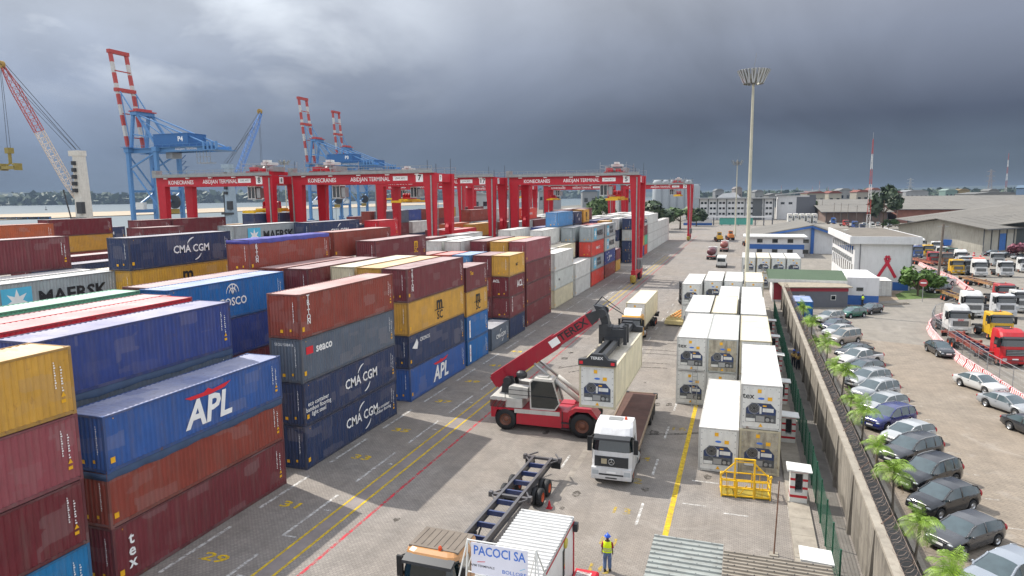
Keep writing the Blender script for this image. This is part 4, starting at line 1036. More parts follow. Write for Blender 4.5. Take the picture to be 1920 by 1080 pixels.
# ---------------------------------------------------------------- quay cranes
def dirw(px, r, py=400):
    d = ray(px, py); h = math.hypot(d.x, d.y); return d.x*r/h, d.y*r/h
stsblue = M('quay_crane_blue', '#4f80b0', .5, var=.08, dirt=.12); housebl = M('machinery_blue', '#1c5b94', .5, var=.08, dirt=.12)
stripe_r = M('boom_red', '#a8352c', .5, var=.08); stripe_w = M('boom_white', '#b9b6b0', .5, var=.08, dirt=.2)
def sts(x, y, s, num, lab, DY=14, gx=17.5, ang=81, tall=1.0):
    t = thing('quay_crane', lab, 'quay crane', (x, y, 0), 0, 'blue quay cranes with raised striped booms'); t.scale = (s, s, s)
    zg = 41.0
    for lx in (0, gx):
        for ly in (0, DY):
            mb = MB(); mb.box(lx-.9, ly-.8, 2.5, lx+.9, ly+.8, zg); mb.build('leg', stsblue, t)
            mb = MB()
            for q in range(4): wheel(mb, (lx, ly-2.4+1.6*q, .7), .65, .4, 0, 'x')
            mb.box(lx-.6, ly-3.2, 1.1, lx+.6, ly+3.2, 2.6, 1); mb.build('bogie', [dark, stsblue], t)
        mb = MB(); mb.box(lx-.7, 0, 11.3, lx+.7, DY, 13.0); mb.build('sill_beam', stsblue, t)
    mb = MB()
    for lx in (0, gx):
        mb.bar((lx, 0, 22), (lx, DY, 22), .9, 1); mb.bar((lx, 0, 13), (lx, DY, 21.4), .8); mb.bar((lx, 0, 40), (lx, DY, 23), .6)
    for ly in (0, DY): mb.bar((0, ly, 33), (gx, ly, 40.5), .7); mb.bar((gx, ly, 13), (2, ly, 32), .6)
    mb.build('brace', stsblue, t)
    mb = MB(); mb.box(-1.4, -1.4, zg, 1.4, DY+1.4, zg+2.2); mb.box(gx-1.4, -1.4, zg, gx+1.4, DY+1.4, zg+2.2)
    mb.box(-2.6, -2.2, zg+2.2, 2.6, DY+2.2, zg+2.4); mb.build('portal_beam', stsblue, t)
    yb = (DY/2-4.6, DY/2+4.6); xb = 52
    for yy in yb:
        mb = MB(); mb.box(-4, yy-.8, zg-.3, xb, yy+.8, zg+1.9); mb.build('main_girder', stsblue, t)
    mb = MB()
    for q in range(5): mb.box(gx+2+q*6.2, yb[0], zg+.2, gx+2.8+q*6.2, yb[1], zg+1.4)
    mb.box(xb-6, yb[0]-2.5, zg-.2, xb+1.5, yb[1]+2.5, zg+.2)
    for q in range(4): mb.tube((xb-6+2.4*q, yb[0]-1.5, zg+.2), (xb-6+2.4*q, yb[0]-1.5, zg+3.8), .7, n=8)
    for q in range(12):
        mb.bar((-3+q*4.1, yb[0]-2, zg+2), (-3+q*4.1, yb[0]-2, zg+3.2), .12)
    mb.bar((-3, yb[0]-2, zg+3.2), (xb, yb[0]-2, zg+3.2), .12); mb.box(-3, yb[0]-2.1, zg+1.7, xb, yb[0]-.9, zg+1.9); mb.build('walkway', stsblue, t)
    mb = MB(); mb.box(gx-2, DY/2-6, zg+2.1, gx+19, DY/2+6, zg+8.0); mb.box(gx-2.2, DY/2-6.2, zg+8, gx+19.2, DY/2+6.2, zg+8.3); h = mb.build('machinery_house', housebl, t)
    mb = MB(); mb.text(num, 3.2, MX((gx+14.5, DY/2-6.03, zg+5.5), *END), 0, bold=.05)
    mb.text('ABIDJAN TERMINAL', 1.5, MX((gx+17, yb[0]-.82, zg+.9), *END), 0, bold=.02); mb.build('lettering', LM, t)
    # A-frame
    ax, az = 3.5, zg+19*tall
    mb = MB()
    for yy in yb:
        mb.bar((-.5, yy, zg+2), (ax-1, yy, az), 1.3, 1.3); mb.bar((gx-1, yy, zg+2), (ax+1, yy, az), 1.0, 1.0); mb.bar((1.2, yy, zg+9), (gx-4, yy, zg+7), .6)
    mb.box(ax-2, yb[0]-1, az-.8, ax+2, yb[1]+1, az+.8); mb.build('a_frame', stsblue, t)
    mb = MB()
    for yy in yb: mb.tube((ax, yy, az), (xb-3, yy, zg+2), .35, n=6); mb.tube((ax, yy, az-.8), (gx+12, yy, zg+2), .25, n=6)
    mb.build('back_stay', stsblue, t); mb = MB(); mb.box(ax-2.4, yb[0]-1.4, az+.8, ax+3, yb[1]+1.4, az+1.3); mb.box(ax-1, yb[0], az+1.3, ax+1.6, yb[1], az+2.4); mb.build('apex_platform', M('apex_red', '#a8383a', .5, var=.1), t)
    # raised boom in red and white bands
    Lb = 47*tall; a = R_(ang); d = Vector((-math.cos(a), 0, math.sin(a))); hp = Vector((-2.5, 0, zg+3)); n = 9
    for yy in yb:
        mb = MB()
        for q in range(n):
            p = hp+d*(Lb*q/n); e = hp+d*(Lb*(q+1)/n); p.y = e.y = yy; mb.bar(p, e, 1.25, 1.6, 0 if q % 2 == (n-1) % 2 else 1, up=(0, 1, 0))
        mb.build('boom_girder', [stripe_r, stripe_w], t)
    mb = MB()
    for f in (.60, 1.0):
        p = hp+d*(Lb*f); mb.bar((p.x, yb[0]-1.2, p.z), (p.x, yb[1]+1.2, p.z), 2.0, 1.8, 0)
    for f in (.1, .35, .8): p = hp+d*(Lb*f); mb.bar((p.x+.6, yb[0], p.z), (p.x+.6, yb[1], p.z), .5, .5, 0)
    mb.build('boom_cross_beam', [stripe_r], t)
    mb = MB()
    for yy in yb:
        p = hp+d*(Lb*.58); mb.bar((p.x+1.6, yy, p.z), (ax-.5, yy, az), .45, .45); mb.bar((hp.x+1.8, yy, hp.z), ((hp+d*Lb*.55).x+1.8, yy, (hp+d*Lb*.55).z), .35, .35)
    mb.build('fore_stay', stsblue, t)
    mb = MB(); mb.box(gx+2, DY/2-3, zg-3.2, gx+6, DY/2+3, zg-.4); mb.box(gx+20, DY/2-2, zg-6, gx+28, DY/2+2, zg-5.7)
    for q in range(5): mb.bar((gx+20+2*q, DY/2-2, zg-6), (gx+20+2*q, DY/2-2, zg-.3), .2)
    mb.bar((gx+20, DY/2-2, zg-3), (gx+28, DY/2-2, zg-3), .2); mb.build('trolley', steel, t)
    mb = MB(); mb.lathe([(.3, -.6), (3.4, -.6), (3.4, .6), (.3, .6)], 'y', (gx+1.5, DY*.55, 16.6), 22); mb.build('cable_reel', dark, t)
    mb = MB(); mb.box(3, -1, 13, 8, 1, 16.5); mb.build('control_hut', white, t); mb = MB(); mb.box(gx-.9, DY*.35, 11.2, gx-.72, DY*.75, 13.1); mb.box(gx+.71, DY*.25, 10.7, gx+.9, DY*.8, 13.1); mb.build('warning_board', hazard, t)
    mb = MB()
    for q in range(9): mb.box(gx-1+2.6*(q % 2), DY+1, 13+3*q, gx+1.8+2.6*(q % 2), DY+2.2, 13.2+3*q); mb.bar((gx-1, DY+1.6, 13+3*q), (gx+3, DY+1.6, 16+3*q), .25)
    mb.build('stair', housebl, t)
sts(-290, 263, 1.0, 'P4', 'nearest blue quay crane with P4 on its machinery house', ang=82)
x, y = dirw(583, 530); sts(x, y, 1.0, 'P3', 'blue quay crane with the taller far boom behind crane 7', ang=84)
x, y = dirw(640, 610); sts(x, y, 1.0, 'P1', 'farthest blue quay crane with twin striped boom', ang=86)
def mhc(x, y, h, body, boomc, tipc, tip, lab, num, foot=2.1):
    t = thing('harbour_crane', lab, 'harbour crane', (x, y, 0), 0, 'mobile harbour cranes on the quay')
    mb = MB(); mb.frustum((-foot, -foot, foot, foot, 0), (-1.4, -1.4, 1.4, 1.4, h)); mb.box(-2.9, -1.6, h-.2, 1.6, 1.6, h+1.6); mb.build('tower', body, t)
    mb = MB(); mb.box(-4.6, -6, .9, 4.6, 6, 3)
    for q in range(6): wheel(mb, (-4.2, -5+2*q, .8), .8, .8, 0, 'x'); wheel(mb, (4.2, -5+2*q, .8), .8, .8, 0, 'x')
    mb.build('carriage', [dark, dark], t)
    mb = MB()
    for q in range(5): mb.box(-1.0, -2.05-.9*(1-q/7.), h*.62+q*h*.07, .2, -1.5, h*.62+q*h*.07+1.3)
    mb.box(.2, -2.9, h*.40, 2.6, -1.5, h*.43+3); mb.box(-3.2, -2.9, h*.33, 3.0, -1.8, h*.36); mb.build('window', dark, t)
    mb = MB(); mb.text(num, 2.2, MX((1.0, -2.75, h*.28), *END), 1, bold=.05); mb.build('lettering', LM, t)
    foot_ = Vector((-2, 0, h*.52)); tp = Vector(tip); d = tp-foot_; n = 22; sd = d.cross(Vector((0, 0, 1))).normalized(); up = sd.cross(d).normalized()
    m1 = MB(); m2 = MB()
    def cor(f):
        w_ = 1.15*min(1, .35+4*f, .4+4*(1-f)); c_ = foot_+d*f; return [c_+sd*w_*a+up*w_*b for a, b in ((-1, -1), (1, -1), (1, 1), (-1, 1))]
    for i in range(n):
        a, b = cor(i/n), cor((i+1)/n); mm = m1 if i/n < .52 else m2
        for k in range(4):
            mm.bar(a[k], b[k], .22); mm.bar(a[k], b[(k+1) % 4], .11); mm.bar(a[k], a[(k+1) % 4], .11)
    m1.build('boom', boomc, t); m2.build('boom_tip', tipc, t)
    mb = MB(); mb.lathe([(.2, -.5), (1.2, -.5), (1.2, .5), (.2, .5)], 'y', tp+Vector((-.6, 0, .8)), 12); mb.build('sheave', M('sheave_ochre', '#9a7a34', .6, var=.15), t)
    mb = MB(); top = Vector((0, 0, h+2))
    for q in (-.8, .8): mb.tube(top+Vector((0, q, 0)), tp+Vector((0, q, 1)), .09, n=4); mb.tube(top+Vector((-2, q, 0)), foot_+d*.8+Vector((0, q, 1.5)), .07, n=4)
    hk = tp+Vector((-1.2, 0, -26)); mb.tube(tp+Vector((-1.4, 0, 0)), hk+Vector((0, -.5, 0)), .08, n=4); mb.tube(tp+Vector((-.9, 0, 0)), hk+Vector((0, .5, 0)), .08, n=4); mb.tube((-2, -2, 4), foot_+d*.1+Vector((-4, 0, 0)), .25, n=5); mb.build('rope', dark, t)
    mb = MB(); mb.tube(hk, hk+Vector((0, 0, -4)), .5, n=8); mb.box(hk.x-.9, hk.y-.9, hk.z-1, hk.x+.9, hk.y+.9, hk.z+.8); mb.box(hk.x-3.2, hk.y-1.2, hk.z-6, hk.x+3.2, hk.y+1.2, hk.z-5); mb.bar(hk+Vector((0, 0, -4)), hk+Vector((-2.6, 0, -5.2)), .4); mb.bar(hk+Vector((0, 0, -4)), hk+Vector((2.6, 0, -5.2)), .4)
    for q in (-3.2, 3.2): mb.box(hk.x+q-.3, hk.y-1.2, hk.z-6.4, hk.x+q+.3, hk.y+1.2, hk.z-4.2)
    mb.build('grab_frame', M('grab_ochre', '#8a7a34', .6, var=.15, dirt=.3), t); return t
mast_w = M('crane_white', '#c9c5ba', .55, var=.08, dirt=.25)
x, y = dirw(158, 280); a, b_ = dirw(6, 276, 130); mhc(x, y, 33, mast_w, M('boom_pale', '#c9bcae', .55, var=.1), M('boom_brick', '#a84a44', .55, var=.1), (a-x, b_-y, 60), 'white harbour crane with number 4 and red tipped lattice boom', '4')
x, y = dirw(434, 345); a, b_ = dirw(489, 352, 210); mhc(x, y, 32, M('crane_greyblue', '#8fa0ac', .55, var=.1, dirt=.2), M('boom_blue', '#4f7fc0', .5, var=.08), M('boom_blue2', '#4f7fc0', .5, var=.08), (a-x, b_-y, 58), 'slim grey harbour crane with blue lattice boom behind crane 8', '')

# ---------------------------------------------------------------- floodlight masts
mast_m = M('mast_steel', '#a9a592', .5, .3, var=.1, dirt=.15); fl_m = M('flood_housing', '#6f6e66', .5, .3, var=.15)
def mast(x, y, h, lab, R=2.1, n=14, s=1.0, two=True):
    t = thing('floodlight_mast', lab, 'light mast', (x, y, 0), 0, 'tall floodlight masts of the terminal')
    mb = MB(); mb.lathe([(.42*s, 0), (.42*s, 1.2), (.34*s, 1.3), (.17*s, h-1.5), (.17*s, h)], n=14); mb.build('pole', mast_m, t, True)
    mb = MB()
    for rr, zz in ((R*.55, h-1.0), (R*.55, h-1.8)):
        for k in range(24):
            a = 2*math.pi*k/24; b = 2*math.pi*(k+1)/24; mb.bar((rr*math.cos(a), rr*math.sin(a), zz), (rr*math.cos(b), rr*math.sin(b), zz), .12)
    for k in range(8): a = 2*math.pi*k/8; mb.bar((.15*math.cos(a), .15*math.sin(a), h-1.8), (R*.55*math.cos(a), R*.55*math.sin(a), h-1.0), .08)
    mb.lathe([(.3, h-2.2), (.45, h-1.4), (.35, h-.3), (.1, h)], n=10); mb.tube((0, 0, h), (.3, 0, h+2.3), .02, n=4); mb.build('lamp_ring', fl_m, t)
    for k in range(n):
        a = 2*math.pi*k/n; mb = MB(); ca, sa = math.cos(a), math.sin(a)
        for q in ((-.5, .5) if two else (0,)):
            c = Vector((R*.8*ca-q*.9*sa*.55, R*.8*sa+q*.9*ca*.55, h-1.2)); o_ = Vector((ca, sa, 0)); tp = c+o_*.62+Vector((0, 0, 1.0)); bt = c-o_*.35-Vector((0, 0, .95))
            mb.bar(bt, tp, .34, .16, 0, up=(ca, sa, .3)); mb.bar(bt+o_*.09-Vector((0, 0, .02)), tp+o_*.09-Vector((0, 0, .05)), .22, .03, 1, up=(ca, sa, .3))
        mb.build('floodlight', [fl_m, lampglass], t)
mast(.45, 112, 36.2, 'tall floodlight mast with a crown of lamps behind the reefers')
mast(-3.9, 300, 31.6, 'distant slim floodlight mast before the white office block', 2.3, 8, .9, False)
x, y = dirw(538, 330); mast(x, y, 35, 'floodlight mast rising behind crane 8', 2.6, 8, .9, False)

# ---------------------------------------------------------------- cars
def interp(x, pts):
    for (a, u), (b, v) in zip(pts, pts[1:]):
        if x <= b: return u if x <= a else u+(v-u)*(x-a)/(b-a)
    return pts[-1][1]
CK = dict(
 hatch=dict(L=4.15, W=1.74, wb=2.58, r=.31, top=[(-2.07,.55),(-2.04,.92),(-1.72,1.30),(-1.35,1.43),(-.4,1.49),(.25,1.44),(1.12,.98),(1.6,.90),(1.95,.76),(2.07,.52)], belt=[(-2.07,.55),(-2.03,.90),(-1.2,.96),(1.0,.90),(1.7,.80),(1.98,.68),(2.07,.5)], gl=(-1.95, 1.05), ws=(.27, 1.12), rw=(-2.03, -1.36), bp=(-.35,)),
 sedan=dict(L=4.6, W=1.78, wb=2.7, r=.32, top=[(-2.3,.55),(-2.24,.92),(-1.75,1.00),(-1.15,1.36),(-.5,1.44),(.25,1.41),(1.1,.96),(1.75,.88),(2.15,.74),(2.3,.5)], belt=[(-2.3,.55),(-2.22,.88),(-1.6,.96),(1.0,.88),(1.85,.78),(2.2,.66),(2.3,.48)], gl=(-1.62, 1.02), ws=(.27, 1.1), rw=(-1.73, -1.12), bp=(-.3,)),
 suv=dict(L=4.5, W=1.84, wb=2.65, r=.36, top=[(-2.25,.6),(-2.21,1.05),(-2.0,1.52),(-1.7,1.66),(-.5,1.71),(.25,1.65),(1.05,1.14),(1.7,1.06),(2.1,.92),(2.25,.6)], belt=[(-2.25,.6),(-2.2,1.04),(-1.2,1.08),(1.0,1.04),(1.8,.98),(2.12,.82),(2.25,.55)], gl=(-2.1, 1.0), ws=(.27, 1.05), rw=(-2.19, -1.72), bp=(-1.15, -.3)),
 mpv=dict(L=4.2, W=1.72, wb=2.68, r=.31, top=[(-2.1,.55),(-2.07,1.0),(-2.0,1.62),(-1.8,1.78),(-.4,1.82),(.35,1.74),(1.3,1.08),(1.75,.98),(2.0,.8),(2.1,.55)], belt=[(-2.1,.55),(-2.06,1.0),(-1.2,1.02),(1.2,.98),(1.8,.86),(2.02,.7),(2.1,.5)], gl=(-1.98, 1.22), ws=(.37, 1.3), rw=(-2.06, -1.82), bp=(-.95, .1)),
 pickup=dict(L=5.1, W=1.80, wb=3.05, r=.37, top=[(-2.55,.6),(-2.52,1.08),(-.98,1.10),(-.90,1.60),(-.5,1.72),(.55,1.68),(1.3,1.14),(1.95,1.06),(2.4,.9),(2.55,.6)], belt=[(-2.55,.6),(-2.52,1.07),(-1,1.09),(1.2,1.04),(2.1,.96),(2.42,.8),(2.55,.55)], gl=(-.86, 1.24), ws=(.57, 1.3), rw=(-.97, -.8), bp=(.0,)))
_car = {}
def car_parts(kind):
    if kind in _car: return _car[kind]
    k = CK[kind]; L, W, wb, r = k['L'], k['W']/2, k['wb'], k['r']; xf, xr = wb/2+.06, -wb/2+.06; ra = r+.075
    xs = set(np.round(np.linspace(-L/2, L/2, 47), 3).tolist()); xs |= {p[0] for p in k['top']}
    for xw in (xf, xr): xs |= {round(xw+ra*math.cos(math.pi*i/8), 3) for i in range(9)}
    xs = sorted(xs); xs = [x for i, x in enumerate(xs) if i == 0 or x-xs[i-1] > .012]
    pv = {}; secs = []
    for x in xs:
        e = abs(x)/(L/2); w = W*(1-.16*max(0, (e-.72)/.28)**2); zb = .22+.10*max(0, (e-.8)/.2)
        for xw in (xf, xr):
            if abs(x-xw) < ra: zb = max(zb, r+math.sqrt(max(0, ra*ra-(x-xw)**2)))
        zt = interp(x, k['top']); zs = min(interp(x, k['belt']), zt-.004); zs = max(zs, zb+.05); zt = max(zt, zs+.004); g = zt-zs
        f = min(1, g/.42); wbt = w*.945; wr = wbt-.17*f if g > .1 else wbt-.12
        h = zs-zb
        secs.append([(w*.90, zb), (w*.985, zb+.14*h), (w, zb+.5*h), (w*.985, zb+.82*h), (wbt, zs), (wr, zs+g*.90), (wr*.6, zt-.006), (0, zt+.008)])
    body, ws_, wd_ = MB(), MB(), MB()
    n = len(xs); vs = []
    for x, s in zip(xs, secs):
        for y, z in s: vs.append((x, y, z))
        for y, z in s[:-1]: vs.append((x, -y, z))
    def idx(i, j, sg): return i*15+(j if sg > 0 or j == 7 else 8+j)
    B, Wn, Sd = [], [], []
    for i in range(n-1):
        xm = (xs[i]+xs[i+1])/2; g = min(secs[i][7][1]-secs[i][4][1], secs[i+1][7][1]-secs[i+1][4][1])
        for j in range(7):
            for sg in (1, -1):
                f = (idx(i, j, sg), idx(i+1, j, sg), idx(i+1, j+1, sg), idx(i, j+1, sg)); f = f[::-1] if sg > 0 else f
                if j == 4 and g > .10 and k['gl'][0] < xm < k['gl'][1]: Sd.append(f)
                elif j >= 5 and (k['ws'][0] < xm < k['ws'][1] or k['rw'][0] < xm < k['rw'][1]) and secs[i][7][1]-secs[i][4][1] > .02: Wn.append(f)
                else: B.append(f)
    for i in (0, n-1):
        a = [idx(i, j, 1) for j in range(8)]+[idx(i, j, -1) for j in range(6, -1, -1)]; B.append(a if i else a[::-1])
    def pack(fs):
        m = MB(); used = sorted({v for f in fs for v in f}); mp = {v: q for q, v in enumerate(used)}
        m.add([vs[v] for v in used], [tuple(mp[v] for v in f) for f in fs]); return m
    bm = pack(B)
    # pillars, rails, handles, seams
    def edge(x, j, sg, out=.006):
        i = min(range(n), key=lambda q: abs(xs[q]-x)); y, z = secs[i][j]; return Vector((xs[i], sg*(y+out), z))
    tr = MB()
    for sg in (1, -1):
        P = [edge(x, 5, sg, -.01) for x in xs if k['ws'][0]-.02 <= x <= k['ws'][1]]
        for a, b in zip(P, P[1:]): bm.bar(a, b, .09, .05)
        P = [edge(x, 5, sg, -.01) for x in xs if k['rw'][0] <= x <= k['rw'][1]+.02]
        for a, b in zip(P, P[1:]): bm.bar(a, b, .10, .05)
        for x in k['bp']: bm.bar(edge(x, 4, sg, .0), edge(x, 5, sg, .0), .09, .03)
        for x in [k['bp'][-1]-.12, k['bp'][-1]-.95]: tr.bar(edge(x, 3, sg, .012), edge(x+.14, 3, sg, .012), .03, .025)
        for x in (k['bp'][-1], k['bp'][-1]-.9, k['gl'][1]-.05): tr.bar(edge(x, 1, sg, .001), edge(x, 4, sg, .001), .012, .012)
        bm.add([v+Vector((0, sg*.0, 0)) for v in ()], [])
        c = edge(k['gl'][1]-.22, 4, sg, .09); bm.ellipsoid((c.x, c.y, c.z+.06), .07, .10, .065, 8, 4)
    wh = MB()
    unders = MB(); unders.box(-L/2+.25, -W*.8, .2, L/2-.25, W*.8, .58)
    lampf, lampr = MB(), MB()
    i0, i1 = 0, n-1
    zf = interp(L/2-.12, k['top'])-.12; zr = interp(-L/2+.05, k['top'])-.1
    for sg in (1, -1):
        lampf.ellipsoid((L/2-.20, sg*W*.66, zf), .19, .21, .085, 10, 6); lampr.ellipsoid((-L/2+.07, sg*W*.78, min(zr, .95)), .09, .13, .12 if kind in ('sedan',) else .2, 10, 6)
    gr = MB(); gr.box(L/2-.14, -W*.42, zf-.12, L/2-.015, W*.42, zf+.03); gr.box(L/2-.16, -W*.6, .30, L/2+.004, W*.6, .44); gr.box(-L/2-.006, -W*.7, .32, -L/2+.1, W*.7, .46)
    pl = MB(); pl.box(L/2-.02, -.26, .47, L/2+.012, .26, .58); pl.box(-L/2-.014, -.26, .62, -L/2+.02, .26, .73)
    t1, t2 = MB(), MB(); t1.lathe([(r*.60, -.10), (r*.92, -.105), (r, -.07), (r, .07), (r*.92, .105), (r*.60, .10)], 'y', (0, 0, 0), 22)
    t2.lathe([(.001, -.07), (r*.2, -.085), (r*.24, -.05), (r*.5, -.06), (r*.62, -.098)], 'y', (0, 0, 0), 20); t2.lathe([(r*.62, .098), (r*.5, .06), (r*.24, .05), (r*.2, .085), (.001, .07)], 'y', (0, 0, 0), 20)
    rl = None
    if kind in ('suv',):
        rl = MB()
        for sg in (1, -1):
            P = [edge(x, 5, sg, -.05)+Vector((0, 0, .06)) for x in xs if -1.5 < x < .1]; rl.path(P, .022, 5)
            for q in (P[0], P[len(P)//2], P[-1]): rl.tube(q, q-Vector((0, 0, .09)), .02, n=5)
    bed = None
    if kind == 'pickup': bed = MB(); bed.box(-2.42, -W*.78, 1.085, -1.05, W*.78, 1.125)
    mm = dict(body=bm.mesh('car_body', carpaint, True), windscreen=pack(Wn).mesh('windscreen', carglass, True), window=pack(Sd).mesh('window', carglass, True), trim=tr.mesh('trim', dark), underbody=unders.mesh('underbody', black),
              headlight=lampf.mesh('headlight', lampglass, True), tail=lampr.mesh('tail_light', redlamp, True), grille=gr.mesh('grille', dark), plate=pl.mesh('number_plate', mk_white), tyre=t1.mesh('tyre', black, True), rim=t2.mesh('rim', chrome, True),
              rail=rl.mesh('roof_rail', steel) if rl else None, bed=bed.mesh('load_bed', black) if bed else None, pos=[(x, s*(W-.10), r) for x in (xf, xr) for s in (1, -1)])
    _car[kind] = mm; return mm
carglass = M('car_glass', '#3a494d', .04, 0, var=.2, scale=2, coat=1)
CG = 'cars in the car park'
def car(kind, x, y, hd, col, lab, z=.004, name='parked_car', s=1.0, group=CG):
    p = car_parts(kind); t = thing(name, lab, {'pickup': 'pickup truck'}.get(kind, 'car'), (x, y, z), R_(hd), group); c = tuple(v*.62 for v in lin(col)); t.scale = (s*rnd.uniform(.95, 1.05), s*rnd.uniform(.97, 1.02), s*rnd.uniform(.94, 1.04))
    link('body', p['body'], t, c)
    for k in ('windscreen', 'window', 'trim', 'underbody', 'headlight', 'tail', 'grille', 'plate', 'rail', 'bed'):
        if p[k]: link(p[k].name.split('.')[0], p[k], t)
    for q in p['pos']:
        wq = link('wheel', p['tyre'], t); wq.location = q; link('rim', p['rim'], wq)
    return t
H45 = -136
for kind, x, y, col, lab in (
    ('hatch', 11.55, 34.0, '#a2abb6', 'pale silver blue hatchback nearest the camera at the bottom right'),
    ('hatch', 11.0, 37.9, '#4e5054', 'charcoal grey hatchback second from the bottom of the row'),
    ('hatch', 11.0, 41.9, '#26282c', 'black hatchback with sloping roof third in the row'),
    ('suv', 11.0, 45.4, '#1d1e22', 'black crossover with silver roof rails'),
    ('suv', 10.9, 49.4, '#3a3c40', 'dark grey square estate with roof rails'),
    ('hatch', 11.4, 52.9, '#c6cacc', 'short silver hatchback between the dark estate and the blue car'),
    ('suv', 10.8, 56.3, '#24307a', 'deep blue off-roader among silver cars'),
    ('hatch', 11.1, 60.1, '#b9bdbf', 'silver hatchback just beyond the blue off-roader'),
    ('suv', 11.0, 63.6, '#bfc3c5', 'tall silver crossover beyond the small silver hatchback'),
    ('suv', 11.1, 68.0, '#aeb2b5', 'grey silver crossover before the dark grey hatchback'),
    ('hatch', 11.4, 72.4, '#4a4c50', 'dark grey hatchback beside the white pickup'),
    ('pickup', 11.6, 76.4, '#dcdcda', 'white double cab pickup with open black load bed'),
    ('sedan', 11.7, 80.6, '#2a2d33', 'dark saloon parked beyond the white pickup'),
    ('mpv', 11.6, 87.6, '#b4ada2', 'beige silver people carrier with tall windows'),
    ('hatch', 11.4, 91.8, '#c2c4c4', 'silver hatchback right behind the people carrier'),
    ('sedan', 11.5, 96.2, '#2c3350', 'dark blue saloon behind the silver hatchback'),
    ('suv', 11.4, 101.4, '#b8b8b4', 'silver estate with rails, last of the angled row')):
    car(kind, x, y, H45+rnd.uniform(-3, 3), col, lab)
car('hatch', 15.0, 106.6, -140, '#1d6a58', 'dark green hatchback parked beyond the angled row')
car('hatch', 18.0, 110.8, -128, '#23262e', 'black blue hatchback beside the green one')
car('sedan', 20.6, 84.0, -82, '#2b2d31', 'lone dark saloon near the bend of the striped barrier')
car('sedan', 20.4, 69.6, -62, '#dededc', 'white saloon parked along the striped barrier')
car('sedan', 20.6, 63.3, -60, '#aeb2b6', 'silver saloon behind the white one by the barrier')
car('sedan', 20.4, 57.2, -66, '#36383c', 'dark grey saloon cut by the right edge')
car('pickup', 36.0, 148.5, -150, '#dcdcda', 'white pickup beside the round bush')
car('suv', 32.6, 137.0, -150, '#303338', 'dark grey estate in front of the bush and white pickup')
for k, (x, y, c, l) in enumerate(((64.5, 220, '#2e3136', 'dark car at left of three before the warehouse door'), (66.8, 216, '#5a5c60', 'grey car in the middle of three before the warehouse door'), (68.2, 210.5, '#a8acb0', 'silver car nearest of three before the warehouse door'))): car('suv' if k == 0 else 'hatch', x, y, 195, c, l)
for k, (px, py_2, c, l) in enumerate(((1722, 522, '#8f9498', 'silver car just behind the white office building'), (1732, 528, '#4a4e54', 'grey car by the pole and white office building'), (1738, 518, '#c9cbcc', 'white car among those behind the office building'), (1716, 533, '#343840', 'dark car close to the office building corner'))):
    g = G(px, py_2); car('hatch', g.x, g.y, -150, c, l)

# ---------------------------------------------------------------- trucks
trg = M('truck_glass', '#0f1a1c', .05, 0, var=.3, scale=1.2, coat=1)
def cab_mesh(hi, W=1.24):
    """levels of the cab: z, front x, half width"""
    lv = [(.55, 2.28, W), (1.3, 2.30, W), (1.98, 2.26, W), (2.86, 2.02, W-.05), (3.0, 1.92, W-.06)]
    if hi: lv += [(3.30, 1.66, W-.09), (3.52, 1.15, W-.15)]
    else: lv += [(3.10, 1.75, W-.14)]
    body, ws = MB(), MB(); rings = []
    for z, xf, w in lv: rings.append([(.0, -w, z), (xf-.30, -w, z), (xf-.07, -w+.16, z), (xf, -w+.42, z), (xf, w-.42, z), (xf-.07, w-.16, z), (xf-.30, w, z), (.0, w, z)])
    for a, (r0, r1) in enumerate(zip(rings, rings[1:])):
        for j in range(7):
            q = [r0[j], r0[j+1], r1[j+1], r1[j]]
            (ws if a == 2 and 1 <= j <= 5 else body).add(q, [(0, 1, 2, 3)])
        body.add([r0[7], r0[0], r1[0], r1[7]], [(0, 1, 2, 3)])
    body.poly(rings[-1]); body.poly(rings[0][::-1]); return body, ws
